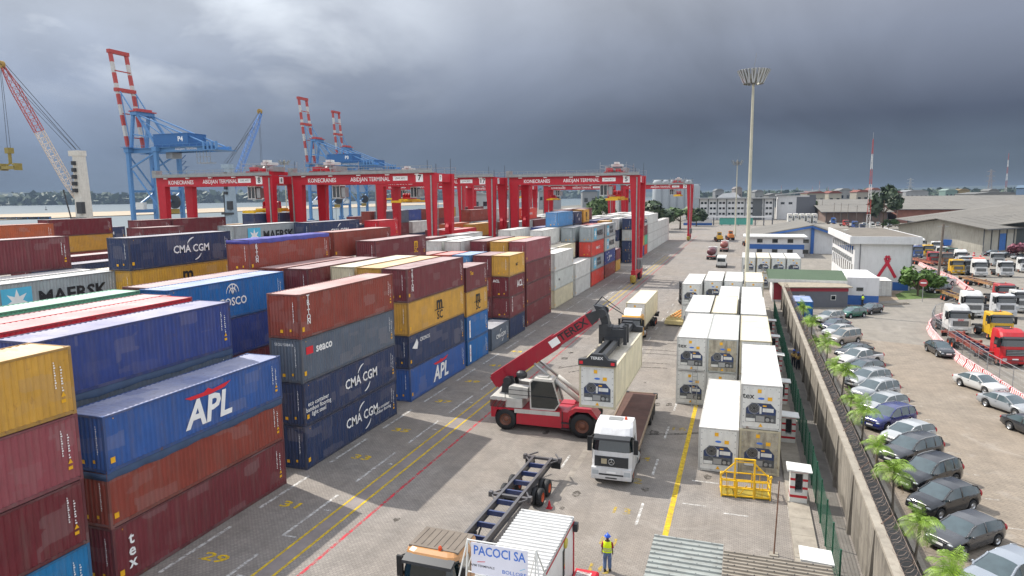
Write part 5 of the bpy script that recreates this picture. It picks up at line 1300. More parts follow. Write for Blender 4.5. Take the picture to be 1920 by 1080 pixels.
def truck(name, lab, x, y, hd, col, hi=False, roofcol=None, defl=None, axles=(.0, -3.3), tail=-4.6, visor=True, star=False, cat='truck', group='trucks in the lorry park', frame=True, hub='#8a5a48', badge=None, plate=True, z=0):
    t = thing(name, lab, cat, (x, y, z), R_(hd), group); c = tuple(v*.78 for v in lin(col)); off = -.75
    body, ws = cab_mesh(hi)
    for m in (body, ws): m.v = [(p[0]+off, p[1], p[2]+.18) for p in m.v]
    body.build('cab', vpaint, t, color=c); ws.build('windscreen', trg, t)
    x0, xf = off, off+2.3
    for sg in (1, -1):
        mb = MB(); yy = sg*1.246; mb.poly([(x0+.75, yy, 2.12), (x0+1.9, yy, 2.12), (x0+1.72, yy-.035*sg, 2.9), (x0+.75, yy-.035*sg, 2.9)][::sg]); mb.build('window', trg, t)
        mb = MB(); mb.box(x0+1.86, sg*1.28, 2.0, x0+1.98, sg*1.55, 2.9); mb.bar((x0+1.75, sg*1.2, 2.95), (x0+1.92, sg*1.42, 2.85), .05); mb.build('mirror', black, t)
        mb = MB(); mb.box(xf-.16, sg*.78, .72, xf+.115, sg*1.16, .98); mb.build('headlight', lampglass, t)
        mb = MB(); mb.bar((x0+.72, sg*1.243, 1.0), (x0+.72, sg*1.243, 2.95), .02, .012); mb.bar((x0+1.95, sg*1.243, .95), (x0+1.95, sg*1.243, 2.1), .02, .012); mb.box(x0+.8, sg*1.24, 1.75, x0+1.05, sg*1.27, 1.80); mb.build('door_seam', dark, t)
    mb = MB(); mb.prism([(xf-.02, 1.22), (xf+.025, 1.22), (xf+.01, 1.86), (xf-.06, 1.86)], 'y', -.86 if not star else -1.02, .86 if not star else 1.02)
    gr = mb.build('grille', dark, t); mb = MB()
    for q in range(4): mb.box(xf, -.8, 1.28+.15*q, xf+.035, .8, 1.33+.15*q)
    mb.build('slat', steel if not star else dark, gr)
    if star:
        mb = MB(); mb.lathe([(.17, 0), (.20, .02), (.17, .03)], 'x', (xf+.04, 0, 1.55), 18)
        for a in (90, 210, 330): mb.bar((xf+.05, 0, 1.55), (xf+.05, .18*math.cos(R_(a)), 1.55+.18*math.sin(R_(a))), .02, .035)
        mb.build('badge', chrome, gr); mb = MB(); mb.box(xf+.03, -.62, 1.40, xf+.045, -.28, 1.72); mb.build('badge_plate', M('tan_plate', '#a59a80', .6), gr)
    mb = MB(); mb.prism([(xf-.35, .42), (xf+.06, .42), (xf+.10, .62), (xf+.08, 1.12), (xf-.05, 1.16), (xf-.35, 1.10)], 'y', -1.22, 1.22); bpz = mb.build('bumper', vpaint, t, color=c if not badge else c)
    mb = MB(); mb.box(xf+.07, -.75, .70, xf+.108, .75, .80); mb.box(xf+.06, -.35, .5, xf+.10, .35, .58); mb.build('air_slot', dark, bpz)
    if plate: mb = MB(); mb.box(xf+.10, -.28, .84, xf+.115, .28, .96); mb.build('number_plate', mk_white, bpz)
    if visor: mb = MB(); mb.prism([(xf-.42, 2.95), (xf+.05, 2.86), (xf+.03, 2.98), (xf-.36, 3.12)], 'y', -1.1, 1.1); mb.build('sun_visor', dark, t)
    if defl:
        mb = MB(); mb.prism([(x0+.1, 3.25), (x0+1.6, 3.25), (x0+.9, 3.8), (x0+.1, 3.95)], 'y', -1.0, 1.0); mb.build('roof_deflector', vpaint, t, color=lin(defl))
    if roofcol:
        mb = MB(); zr = 3.285; mb.box(x0+.04, -1.12, zr-.06, x0+1.66, 1.12, zr+.03)
        for q in range(7): mb.box(x0+.15+.0*q, -.95+.3*q, zr+.03, x0+1.5, -.91+.3*q, zr+.05)
        mb.build('roof_panel', M('dusty_roof', roofcol, .9, var=.15, dirt=.3), t)
    else:
        mb = MB(); zr = 3.70 if hi else 3.28; mb.box(x0+.3, -.42, zr-.05, x0+.85, .42, zr+.04); mb.build('roof_hatch', steel if star else dark, t)
    mb = MB(); mb.lathe([(.09, 0), (.08, .2), (.03, .26), (0, .26)], 'z', (x0+(.55 if not roofcol else 1.62), .62 if star else .3, 3.2 if not hi else 3.62), 8); mb.build('beacon', M('amber_lens', '#c8481a', .3, var=.05), t)
    if badge: mb = MB(); mb.text(badge, .34, MX((xf+.03, 0, 1.98), (0, 1, 0), (0, 0, 1)), 3, bold=.03); mb.build('lettering', LM, t)
    if frame:
        mb = MB()
        for sg in (-.42, .42): mb.box(tail, sg-.05, .72, x0+.6, sg+.05, 1.0)
        for q in range(5): mb.box(tail+.1+q*.9, -.42, .8, tail+.2+q*.9, .42, .95)
        mb.box(-3.7, -.5, 1.0, -2.7, .5, 1.18); mb.build('chassis', dark, t)
        mb = MB(); mb.tube((-1.2, 1.0, .72), (-2.2, 1.0, .72), .32, n=12); mb.build('fuel_tank', steel, t); mb = MB(); mb.box(-2.2, -1.22, .5, -1.2, -.75, 1.0); mb.build('battery_box', dark, t)
        mb = MB()
        for sg in (1, -1): mb.prism([(-3.95, .85), (-3.7, 1.18), (-2.9, 1.18), (-2.65, .85), (-2.7, .85), (-2.95, 1.12), (-3.65, 1.12), (-3.9, .85)], 'y', sg*.65, sg*1.22)
        mb.build('mudguard', black, t)
    hubm = M('hub_'+hub[1:], hub, .6, .2, var=.2)
    for k, ax in enumerate(axles):
        for sg in (1, -1):
            mb = MB(); wheel(mb, (0, 0, 0), .51, .32 if k == 0 else .62, 0, 'y', 1); wo = mb.build('wheel', [black, hubm], t, True); wo.location = (ax+.55, sg*(1.06 if k == 0 else .92), .51)
    return t
def axle_pair(t, x, r=.5, hubc='#b5502e'):
    hubm = M('hub_'+hubc[1:], hubc, .6, .2, var=.2)
    for sg in (1, -1):
        for q in (0, .34):
            mb = MB(); wheel(mb, (0, 0, 0), r, .29, 0, 'y', 1); wo = mb.build('wheel', [black, hubm], t, True); wo.location = (x, sg*(.76+q), r)
    mb = MB(); mb.tube((x, -1, r), (x, 1, r), .09, n=8); mb.build('axle', dark, t)
def skeletal(lab, x, y, hd, L=12.2, col='#343c52', axles=2, z=0, group='trailers'):
    """bare container chassis: front at local x=0 running back to -L"""
    t = thing('container_chassis', lab, 'trailer', (x, y, z), R_(hd), group); c = lin(col)
    for sg in (1, -1):
        mb = MB(); yy = sg*.58
        mb.box(-L, yy-.08, 1.30, 0, yy+.08, 1.335); mb.box(-L, yy-.02, .92, 0, yy+.02, 1.30); mb.box(-L, yy-.08, .89, 0, yy+.08, .925); mb.build('rail', vpaint, t, color=c)
    for q in range(int(L/1.35)):
        mb = MB(); xx = -.4-1.35*q; mb.box(xx-.06, -.56, 1.0, xx+.06, .56, 1.26); mb.build('cross_member', vpaint, t, color=lin('#2c3a62'))
    for xx in (-.1, -L*.52, -L+.1):
        mb = MB(); mb.box(xx-.1, -1.2, 1.16, xx+.1, 1.2, 1.30)
        for sg in (1, -1): mb.box(xx-.14, sg*1.05, 1.10, xx+.14, sg*1.24, 1.38); mb.bar((xx-.9 if xx < -.5 else xx-.7, sg*.6, 1.24), (xx, sg*1.12, 1.24), .08, .07); mb.bar((xx+.75 if xx < -.5 else xx+.1, sg*.6, 1.24), (xx, sg*1.12, 1.24), .07)
        mb.build('bolster', vpaint, t, color=c)
    for k in range(axles): axle_pair(t, -L+2.6+1.32*k)
    mb = MB()
    for sg in (1, -1): mb.box(-2.6, sg*.42-.06, .25, -2.45, sg*.42+.06, 1.0); mb.bar((-2.5, sg*.42, .35), (-3.4, sg*.42, 1.0), .07); mb.box(-2.7, sg*.42-.15, .2, -2.35, sg*.42+.15, .26)
    mb.build('landing_leg', dark, t)
    mb = MB(); mb.box(-L-.02, -1.15, .65, -L+.08, -.55, 1.1); mb.box(-L-.02, .55, .65, -L+.08, 1.15, 1.1); mb.build('mudflap', black, t)
    return t
# yard trucks
truck('yard_truck', 'terminal truck with dusty brown cab roof and amber beacon at the bottom edge', -11.65, 24.65, -91, '#c08a52', False, '#6e655b', None, (0, -3.4), -4.4, star=False, group='trucks working in the yard', hub='#a4623c')
skeletal('empty dark grey container chassis behind the brown roofed truck', -11.9, 27.2, -91.5, 12.3, '#4c4a4b')
truck('yard_truck', 'white lorry with a three pointed star grille pulling an empty flatbed', -7.25, 40.9, -88.5, '#dedede', True, None, None, (0, -3.2), -4.2, star=True, group='trucks working in the yard')
t = thing('flatbed_trailer', 'empty flatbed trailer with rusty brown deck behind the white lorry', 'trailer', (-7.3, 42.8, 0), R_(-88.2)); Lt = 12.4
mb = MB(); mb.box(-Lt, -1.2, 1.28, 0, 1.2, 1.36); mb.build('deck', M('rusty_deck', '#5a4038', .9, var=.25, scale=.8, bump=.3, dirt=.4), t)
mb = MB()
for sg in (1, -1): mb.box(-Lt, sg*1.2, 1.12, 0, sg*1.27, 1.40); mb.box(-Lt, sg*.45, .85, 0, sg*.58, 1.28)
mb.box(-Lt-.07, -1.27, 1.12, -Lt, 1.27, 1.40); mb.build('frame', M('trailer_tan', '#8c7a66', .8, var=.2, dirt=.3), t)
for k in range(3): axle_pair(t, -Lt+1.3+1.3*k, .5, '#4a4440')
mb = MB(); mb.box(-Lt-.1, 1.0, .95, -Lt+.15, 1.34, 1.42); mb.box(-Lt-.1, -1.34, .95, -Lt+.15, -1.0, 1.42); mb.build('tail_lamp', dark, t)
truck('yard_truck', 'yellow cab lorry with white roof carrying the cream tex reefer', -12.5, 81.6, -91, '#d99a28', False, None, '#e8e8e4', (0, -3.2), -4.2, group='trucks working in the yard')
sk = skeletal('chassis under the cream tex reefer behind the yellow cab', -12.45, 83.6, -91, 12.4, '#3c3a38', 2)
container('refrigerated_container', 'cream tex reefer riding on the chassis behind the yellow cab', -11.3, 83.9, 1.42, L40, 2.896, 'cream', '', 'reefer_tex', None, False)
for o in S.objects:
    if o.name.startswith('yard_truck') and 'yellow cab' in o.get('label', ''):
        for ch in o.children:
            if ch.name.startswith('cab'): pass

# lorry park on the right
def tk(lab, px, py, hd, col, **kw):
    g = G(px, py); return truck('parked_lorry', lab, g.x, g.y+1.6, hd, col, **kw)
tk('white lorry with a red badge on its roof nearest the fence bend', 1797, 630, -84, '#dcdcda', hi=True, badge='DAF')
tk('white high roofed lorry behind the one at the fence bend', 1824, 597, -86, '#e0e0dd', hi=True)
tk('white low roofed lorry behind the bright yellow lorry', 1884, 597, -82, '#d2d4d6')
tk('bright yellow lorry in front of the white low roofed one', 1876, 640, -84, '#d9ab14')
tk('bright red lorry nearest the right edge', 1896, 690, -80, '#c41420', hi=True)
tk('faded red lorry with a headboard rail at the right', 1886, 573, -84, '#b03a3c')
tk('yellow lorry close to the striped barrier and pole', 1795, 516, -84, '#d9ab14')
tk('white lorry with an orange red roof deflector', 1838, 520, -86, '#dfdfdd', hi=True, defl='#d4502e')
tk('white lorry with dark grille right of the orange topped one', 1887, 520, -86, '#cfd0d0')
tk('white high lorry in front of the blue tipper body', 1803, 497, -86, '#dededb', hi=True)
tk('blue lorry with red stripe at the corner of the office building', 1721, 484, -86, '#3c5c98')
tk('white lorry behind the blue one with red stripe', 1726, 470, -86, '#e0e0de', hi=True)
tk('yellow lorry next to the blue one', 1741, 482, -86, '#d9ab14')
tk('dark red lorry behind the pole', 1752, 498, -86, '#a82a2e')
tk('white lorry just right of the far yellow lorry', 1757, 474, -86, '#d8d9d8')
tk('grey white lorry in the gap behind the dark red one', 1768, 486, -86, '#c9cbc9')
tk('pale lorry right of the tall white one in the middle', 1812, 508, -86, '#bfc2c2')
tk('white lorry cut by the right picture edge', 1924, 512, -86, '#d8d9d8')
g = G(1855, 672); skeletal('rusty red empty container chassis beside the mesh fence', 24.2, 80.5, -87, 11, '#8a3f30', 2)
g = G(1845, 590); skeletal('tan coloured chassis behind the white high roofed lorry', g.x, g.y+6, -84, 11, '#9a7a50', 2)
g = G(1765, 510); skeletal('long rust coloured chassis lying along the striped barrier', g.x+1, g.y+9, -78, 12, '#a0604a', 2)
g = G(1860, 515); skeletal('yellow tan chassis between two white lorries', g.x+.4, g.y+10, -86, 11, '#b08838', 2)
g = G(1905, 560); skeletal('tan chassis behind the faded red lorry', g.x, g.y+10, -80, 11, '#a07c58', 2)
tk('low grey lorry between the yellow one and the orange topped one', 1818, 516, -84, '#8e9294')
tk('silver lorry behind the white dark grilled one at the back', 1872, 500, -88, '#a8acae')
tk('brown cab lorry half hidden behind the tall white ones', 1776, 500, -84, '#7c5a44')
tk('dark green lorry in the row before the blue tipper', 1786, 489, -86, '#3a5a48')
tk('white lorry with dark visor behind the faded red one at right', 1918, 588, -82, '#cfd0ce')
# tippers with blue and red bodies by the warehouse
for px, py, c, l in ((1790, 468, '#2a66b4', 'blue tipper body lorry by the grey warehouse'), (1818, 462, '#8a2a2e', 'dark red tipper body lorry against the warehouse wall')):
    g = G(px, py); t = thing('tipper_truck', l, 'truck', (g.x, g.y, 0), R_(-12), 'tipper lorries by the warehouse')
    mb = MB(); mb.frustum((-3.2, -1.2, 3.2, 1.2, 1.3), (-3.4, -1.3, 3.5, 1.3, 3.1)); mb.build('tipper_body', vpaint, t, color=lin(c)); mb = MB()
    for q in range(7): mb.bar((-2.9+q, -1.24, 1.3), (-3.0+q*1.02, -1.34, 3.1), .1)
    mb.build('rib', vpaint, t, color=lin(c)); mb = MB(); mb.box(-3.4, -.6, .8, 5.2, .6, 1.3); mb.build('chassis', dark, t); mb = MB(); mb.prism([(3.7, .7), (5.6, .7), (5.6, 1.7), (5.3, 2.8), (3.7, 2.8)], 'y', -1.2, 1.2); mb.build('cab', vpaint, t, color=lin('#b03030' if 'dark' in l else '#d8d8d4'))
    mb = MB(); mb.quad((5.61, -1, 1.8), (5.61, 1, 1.8), (5.34, 1, 2.7), (5.34, -1, 2.7)); mb.build('windscreen', trg, t)
    for ax in (-2.2, -.9, 4.6): axle_pair(t, ax)

# lane vehicles far down the yard
g = G(1353, 500)
t = thing('minibus', 'white minibus seen from behind on the far lane', 'bus', (g.x, g.y, 0), R_(90))
mb = MB(); prof = [(-3.1, .35), (-3.15, 1.2), (-3.05, 2.5), (-2.85, 2.68), (2.6, 2.68), (3.0, 1.9), (3.4, 1.2), (3.4, .4)]; mb.prism(prof, 'y', -1.05, 1.05); mb.build('body', white, t)
mb = MB(); mb.quad((-3.16, -.9, 1.5), (-3.16, .9, 1.5), (-3.10, .9, 2.3), (-3.10, -.9, 2.3)); mb.build('rear_window', trg, t)
mb = MB()
for sg in (1, -1): mb.box(-2.7, sg*1.045, 1.5, 2.3, sg*1.06, 2.25)
mb.build('window', trg, t); mb = MB(); mb.box(-3.2, -1.05, .4, -3.1, 1.05, .6); mb.build('bumper', dark, t)
for ax in (-1.9, 2.0): axle_pair(t, ax, .4)
def tanker(lab, px, py, c, cc):
    g = G(px, py); t = thing('tank_lorry', lab, 'truck', (g.x, g.y, 0), R_(90), 'lorries on the far lane')
    mb = MB(); mb.prism([(1.15*math.cos(a)*1.0, 2.1+.9*math.sin(a)) for a in [2*math.pi*i/16 for i in range(16)]], 'x', -5.5, 3); mb.build('tank', vpaint, t, True, lin(c)); mb = MB(); mb.box(-5.5, -1.1, .8, 3, 1.1, 1.4); mb.build('chassis', white, t)
    mb = MB(); mb.prism([(3.4, .6), (5.6, .6), (5.6, 1.7), (5.3, 2.9), (3.4, 2.9)], 'y', -1.2, 1.2); mb.build('cab', vpaint, t, color=lin(cc))
    for ax in (-4.6, -3.3, 4.4): axle_pair(t, ax)
    mb = MB(); mb.box(-5.56, -1.1, .9, -5.5, 1.1, 1.15); mb.build('tail_lamp', redlamp, t)
tanker('lorry with dark red rounded load left of the minibus', 1335, 484, '#5a2830', '#cfcfcb'); tanker('lorry with dull pink rounded load beyond the minibus', 1358, 470, '#85473f', '#d8d8d4')
for lab, px, py, c in (('yellow wheel loader beyond the rounded loads', 1348, 453, '#c99a1c'), ('orange wheel loader farthest down the lane', 1369, 450, '#c8742a'), ('small orange loader near the blue striped hall', 1403, 462, '#b87a24')):
    g = G(px, py); t = thing('wheel_loader', lab, 'loader', (g.x, g.y, 0), R_(100), 'yellow loaders on the far lane'); k = lin(c)
    mb = MB(); mb.box(-3, -1, 1.1, .4, 1, 2.3); mb.box(.4, -.5, 1, 2, .5, 1.5); mb.build('body', vpaint, t, color=k); mb = MB(); mb.box(-1.2, -.75, 2.3, .4, .75, 3.6); c2 = mb.build('cab', vpaint, t, color=k); mb = MB(); mb.box(-1.21, -.6, 2.55, .41, .6, 3.4); mb.box(-1.0, -.76, 2.55, .2, .76, 3.4); mb.build('window', trg, c2)
    mb = MB(); mb.bar((.8, -.6, 2), (3, -.6, 1), .3); mb.bar((.8, .6, 2), (3, .6, 1), .3); mb.build('arm', vpaint, t, color=k); mb = MB(); mb.prism([(3, .3), (4.2, .3), (3.9, .5), (3.3, .8), (3.4, 1.6), (3, 1.4)], 'y', -1.4, 1.4); mb.build('bucket', dark, t)
    for ax in (-2, 1.5): axle_pair(t, ax, .75)
# forklift and tug trailer with cream side rails beside the reefers
g = G(1292, 572); t = thing('forklift', 'grey white forklift with a dark mast cage beside the reefers', 'forklift', (g.x, g.y, 0), R_(200))
mb = MB(); mb.box(-1.8, -.9, .6, 1.0, .9, 1.7); mb.frustum((-2.2, -.8, -1.4, .8, .6), (-2.0, -.7, -1.4, .7, 2.1)); mb.build('body', M('rust_brown', '#8a4636', .6, var=.2), t); mb = MB(); mb.box(-1.1, -.8, 1.7, .6, .8, 1.8); mb.box(-1.1, -.8, 3.1, .7, .8, 3.3)
for x_ in (-1.05, .55):
    for y_ in (-.75, .7): mb.box(x_, y_, 1.8, x_+.08, y_+.08, 3.1)
mb.build('cab_frame', white, t); mb = MB(); mb.box(-1.0, -.72, 1.85, .52, .72, 3.05); mb.build('cab_glass', carglass, t); mb = MB()
for y_ in (-.9, -.5, .5, .9): mb.box(1.2, y_-.06, .2, 1.4, y_+.06, 3.6)
for z_ in (.6, 1.6, 2.6, 3.5): mb.box(1.22, -1.1, z_, 1.42, 1.1, z_+.2)
mb.build('mast', dark, t)
for ax in (-1.3, .9): axle_pair(t, ax, .55)
g = G(1268, 612); t = thing('work_trailer', 'cream flat trailer with stacked orange edged side frames', 'trailer', (g.x-.3, g.y+.5, 0), R_(82))
cr = M('cream_steel', '#c6b684', .6, var=.1, dirt=.3); mb = MB(); mb.box(-.2, -1.2, .55, 6.5, 1.2, .75); mb.box(-.4, -1.25, .2, -.2, 1.25, .7); mb.build('deck', cr, t); mb = MB()
for q in range(6): mb.box(.3+q*1.1, -1.0, .75, .5+q*1.1, 1.0, 1.15)
mb.box(0, -1.15, .75, 6.4, -1.0, 1.0); mb.box(0, 1.0, .75, 6.4, 1.15, 1.0); mb.build('frame', cr, t); mb = MB(); mb.box(.1, -.6, 1.16, 6.2, -.45, 1.25); mb.box(.1, .45, 1.16, 6.2, .6, 1.25); mb.box(.1, -.08, 1.16, 6.2, .08, 1.25); mb.build('orange_rail', M('orange_steel', '#c07a34', .6, var=.15), t)
for ax in (1, 5.2): axle_pair(t, ax, .28)

# ---------------------------------------------------------------- reach stacker with its reefer
RX, RY = -13.9, 48.75
t = thing('reach_stacker', 'red and white reach stacker lifting a cream reefer', 'reach stacker', (RX, RY, 0), R_(2.5)); rsr = M('stacker_red', '#a8182c', .4, var=.08, dirt=.22, coat=.15); rsb = M('boom_crimson', '#96162a', .45, var=.08, dirt=.2); rsw = M('stacker_white', '#b9b7b1', .5, var=.08, dirt=.28)
for x_, r_, yy, w_ in ((-2.9, .84, 1.35, .65), (3.05, .92, 1.72, .72), (3.05, .92, 1.0, .66)):
    for sg in (1, -1):
        mb = MB(); wheel(mb, (0, 0, 0), r_, w_, 0, 'y', 1); wo = mb.build('wheel', [black, M('stacker_hub', '#6a4232', .6, var=.3)], t, True); wo.location = (x_, sg*yy, r_)
        mb = MB(); mb.lathe([(.0, 0), (.26, 0), (.26, .06)] if sg > 0 else [(.26, -.06), (.26, 0), (0, 0)], 'y', (0, sg*(w_*.24), 0), 10); mb.build('hub_cap', steel, wo)
mb = MB()
for sg in (1, -1):
    y0, y1 = sg*.55, sg*1.62
    mb.prism([(-2.05, .55), (2.0, .48), (2.0, 1.75), (-1.5, 1.72), (-2.05, 1.3)], 'y', y0, y1)
    mb.prism([(-4.05, .95), (-3.75, .95), (-3.6, 1.55), (-2.2, 1.60), (-1.5, 1.72), (-4.05, 1.75)], 'y', y0, y1)
    mb.prism([(2.0, 1.05), (2.15, 1.6), (2.6, 1.98), (3.5, 1.98), (4.1, 1.5), (4.2, 1.62), (3.7, 2.25), (2.5, 2.25), (2.0, 1.9)], 'y', sg*.55, sg*2.05)
mb.box(-3.9, -.55, .9, 3.4, .55, 1.7); mb.build('chassis', rsr, t)
mb = MB()
mb.prism([(-4.1, 2.3), (-1.6, 2.2), (-1.6, 2.46), (-3.9, 2.58), (-4.12, 2.48)], 'y', -1.6, 1.6); mb.box(-2.9, -1.55, 1.76, -1.6, 1.55, 2.25)
for sg in (1, -1): mb.box(-2.2, sg*1.63, 1.4, 1.3, sg*1.64, 1.72)
mb.prism([(-2.7, 2.5), (-1.2, 2.5), (-1.2, 3.3), (-2.5, 3.4), (-2.7, 3.3)], 'y', -1.4, -.62); mb.prism([(-2.7, 2.5), (-1.2, 2.5), (-1.2, 3.2), (-2.7, 3.3)], 'y', .62, 1.4)
mb.build('engine_hood', rsw, t); mb = MB(); mb.prism([(-4.12, 1.76), (-2.9, 1.76), (-2.9, 2.24), (-4.1, 2.3)], 'y', -1.61, 1.61); mb.build('counterweight', M('scuffed_dark_red', '#5e3a38', .7, var=.35, scale=2.5, dirt=.5), t)
mb = MB()
for q in range(3): mb.bar((-4.1-.012, -1.3+.35*q, 1.8), (-4.1-.012, -.6+.35*q, 2.3), .02, .22)
for q in range(3): mb.bar((-3.95+.4*q, -1.612, 1.82), (-3.6+.4*q, -1.612, 2.35), .2, .02)
mb.build('red_stripe', rsr, t)
mb = MB()                                                             # operator cab
cabp = [(-.95, 1.75), (.85, 1.75), (1.25, 2.3), (.75, 3.95), (-.75, 4.0), (-1.0, 3.8)]
mb.prism([(-.95, 1.72), (.85, 1.72), (.9, 1.85), (-.95, 1.85)], 'y', -1.5, -.1); mb.prism([(.75, 3.93), (-.75, 3.98), (-.7, 4.12), (.62, 4.08)], 'y', -1.45, -.15)
for a, b in zip(cabp, cabp[1:]+cabp[:1]):
    for yy in (-1.47, -.13): mb.bar((a[0], yy, a[1]), (b[0], yy, b[1]), .10, .09)
mb.box(-.5, -1.1, 4.1, .3, -.4, 4.2); cb = mb.build('cab', rsw, t); mb = MB(); mb.prism([(x_*.97, z_*.985+.03) for x_, z_ in cabp], 'y', -1.45, -.16); mb.build('cab_glass', trg, cb)
mb = MB(); mb.bar((-.9, -1.52, 2.75), (1.0, -1.52, 2.7), .03, .04); mb.bar((-2.9, -1.66, 2.5), (-2.9, -1.66, 3.2), .04); mb.bar((-2.9, -1.66, 3.2), (-.9, -1.66, 3.15), .04); mb.bar((-2.9, -1.66, 2.85), (-.9, -1.66, 2.8), .04); mb.bar((2.05, -1.7, .5), (2.05, -1.7, 1.8), .05); mb.bar((1.5, -1.7, .5), (1.5, -1.7, 1.8), .05); mb.box(1.45, -1.95, .5, 2.1, -1.62, .56); mb.box(1.45, -1.9, .95, 2.1, -1.62, 1.0); mb.build('handrail', dark, t)
# boom in vehicle coordinates (x forward)
A = Vector((-4.15, .15, 3.35)); Bp = Vector((3.55, .15, 8.75)); d = (Bp-A).normalized(); nrm = Vector((0, 1, 0)).cross(d)*-1
if nrm.z < 0: nrm = -nrm
mb = MB(); mid = A+d*(Bp-A).length*.62
mb.bar(A, mid, 1.05, 1.15, up=nrm); mb.bar(mid-d*.6, Bp, .86, .92, up=nrm)
mb.bar(A-d*.1, A+d*1.2, 1.25, .9, up=nrm); bo = mb.build('boom', rsb, t)
mb = MB(); m_ = MX(A+d*(Bp-A).length*.80+nrm*0+Vector((0, -.44, 0)), d, nrm); mb.text('TEREX', .78, m_, 1, bold=.04, sx=1.1)
q_ = A+d*(Bp-A).length*.62+Vector((0, -.54, 0)); mb.bar(q_-d*.4, q_+d*.4, .02, .55, 0, up=nrm); mb.build('lettering', LM, bo)
for sg in (-.62, .62):
    mb = MB(); p_, q_ = Vector((2.55, .15+sg, 2.35)), A+d*3.6+Vector((0, sg, 0))-nrm*.5; md = p_+(q_-p_)*.55; mb.tube(p_, md, .17, n=12); mb.build('lift_cylinder', rsw, t, True); mb = MB(); mb.tube(md, q_, .10, n=10); mb.build('piston', steel, t, True)
mb = MB()
for sg in (-.5, .5): mb.prism([(-3.6, 2.4), (-2.3, 2.4), (-2.6, 3.9), (-3.4, 3.9)], 'y', .15+sg-.12, .15+sg+.12)
mb.tube((-3.0, -.9, 3.6), (-3.0, 1.2, 3.6), .3, n=12); mb.ellipsoid((-1.9, -.55, 4.1), .45, .35, .35); mb.build('boom_pivot', dark, t)
# boom head and rotator
mb = MB(); hd = Bp
mb.bar(hd-d*.45, hd+d*.55, .9, .96, up=nrm, h2=.5); e = hd+d*.9
mb.prism([(e.x-.75, e.z+.35), (e.x-.1, e.z+.22), (e.x+.30, e.z-.55), (e.x+.42, e.z-1.25), (e.x-.02, e.z-1.35), (e.x-.3, e.z-.5)], 'y', -.32, .62); mb.box(e.x-.25, -.5, e.z-1.75, e.x+.6, .8, e.z-1.2)
mb.bar((e.x-.6, -.3, e.z+.4), (e.x-.1, -.3, e.z+1.0), .08); mb.bar((e.x-.1, -.3, e.z+1.0), (e.x+1.2, -.3, e.z+.1), .05); mb.bar((e.x+.2, .5, e.z+.3), (e.x+1.4, .5, e.z-.4), .06)
for sg in (-.5, .8): mb.tube((e.x-.1, sg-.12, e.z-.2), (e.x-.1, sg+.12, e.z-.2), .34, n=12); mb.tube((e.x+.15, sg-.1, e.z-1.2), (e.x+.15, sg+.1, e.z-1.2), .28, n=12)
mb.build('boom_head', dark, t)
# spreader, laid out in the container's own frame
ct = 6.48; sx = -8.9; sy = 49.25
sp = MB()
def loc(p): return (p[0]-RX, p[1]-RY, p[2])
def sb(x0, y0, z0, x1, y1, z1): a, b = loc((x0, y0, z0)), loc((x1, y1, z1)); sp.box(*a, *b)
sb(sx-.55, sy-1.0, ct+.25, sx+.55, sy+1.0, ct+.8); sb(sx-.85, sy-.75, ct+.8, sx+.85, sy-.55, ct+1.45); sb(sx-.85, sy+.45, ct+.8, sx+.85, sy+.65, ct+1.35); sb(sx-.7, sy-.55, ct+.8, sx+.7, sy+.45, ct+1.0)
for x_ in (-.3, .3): sb(sx+x_-.16, sy-6.0, ct+.3, sx+x_+.16, sy+6.0, ct+.68)
for yy in (-6.08, 6.08):
    pts = [(sx-1.24-RX, ct+.02), (sx+1.24-RX, ct+.02), (sx+1.24-RX, ct+.42), (sx+.72-RX, ct+.46), (sx+.40-RX, ct+.82), (sx-.40-RX, ct+.82), (sx-.72-RX, ct+.46), (sx-1.24-RX, ct+.42)]
    sp.prism(pts, 'y', sy+yy-.22-RY, sy+yy+.22-RY)
for x_, y_ in ((-.9, .3), (.9, .3), (-.9, -.6), (.9, -.6)): sb(sx+x_-.12, sy+y_-.12, ct+.3, sx+x_+.12, sy+y_+.12, ct+1.7)
sp.tube(loc((sx, sy, ct+1.0)), loc((sx, sy, ct+1.5)), .42, n=14)
spo = sp.build('spreader', dark, t); spo.rotation_euler = (0, 0, R_(-2.5))
mb = MB(); a = loc((sx, sy-6.31, ct+.55)); mb.text('TEREX', .26, MX(a, *END), 0, bold=.03, sx=1.1)
for x_ in (-1.05, 1.05): a = loc((sx+x_, sy-6.305, ct+.22)); mb.box(a[0]-.12, a[1]-.003, a[2]-.1, a[0]+.12, a[1], a[2]+.1, 3)
lo_ = mb.build('lettering', LM, spo)
container('refrigerated_container', 'cream reefer lifted in the air by the reach stacker', sx+CW/2, sy-6.1, ct-2.896, L40, 2.896, 'cream', '', 'reefer', None, False)

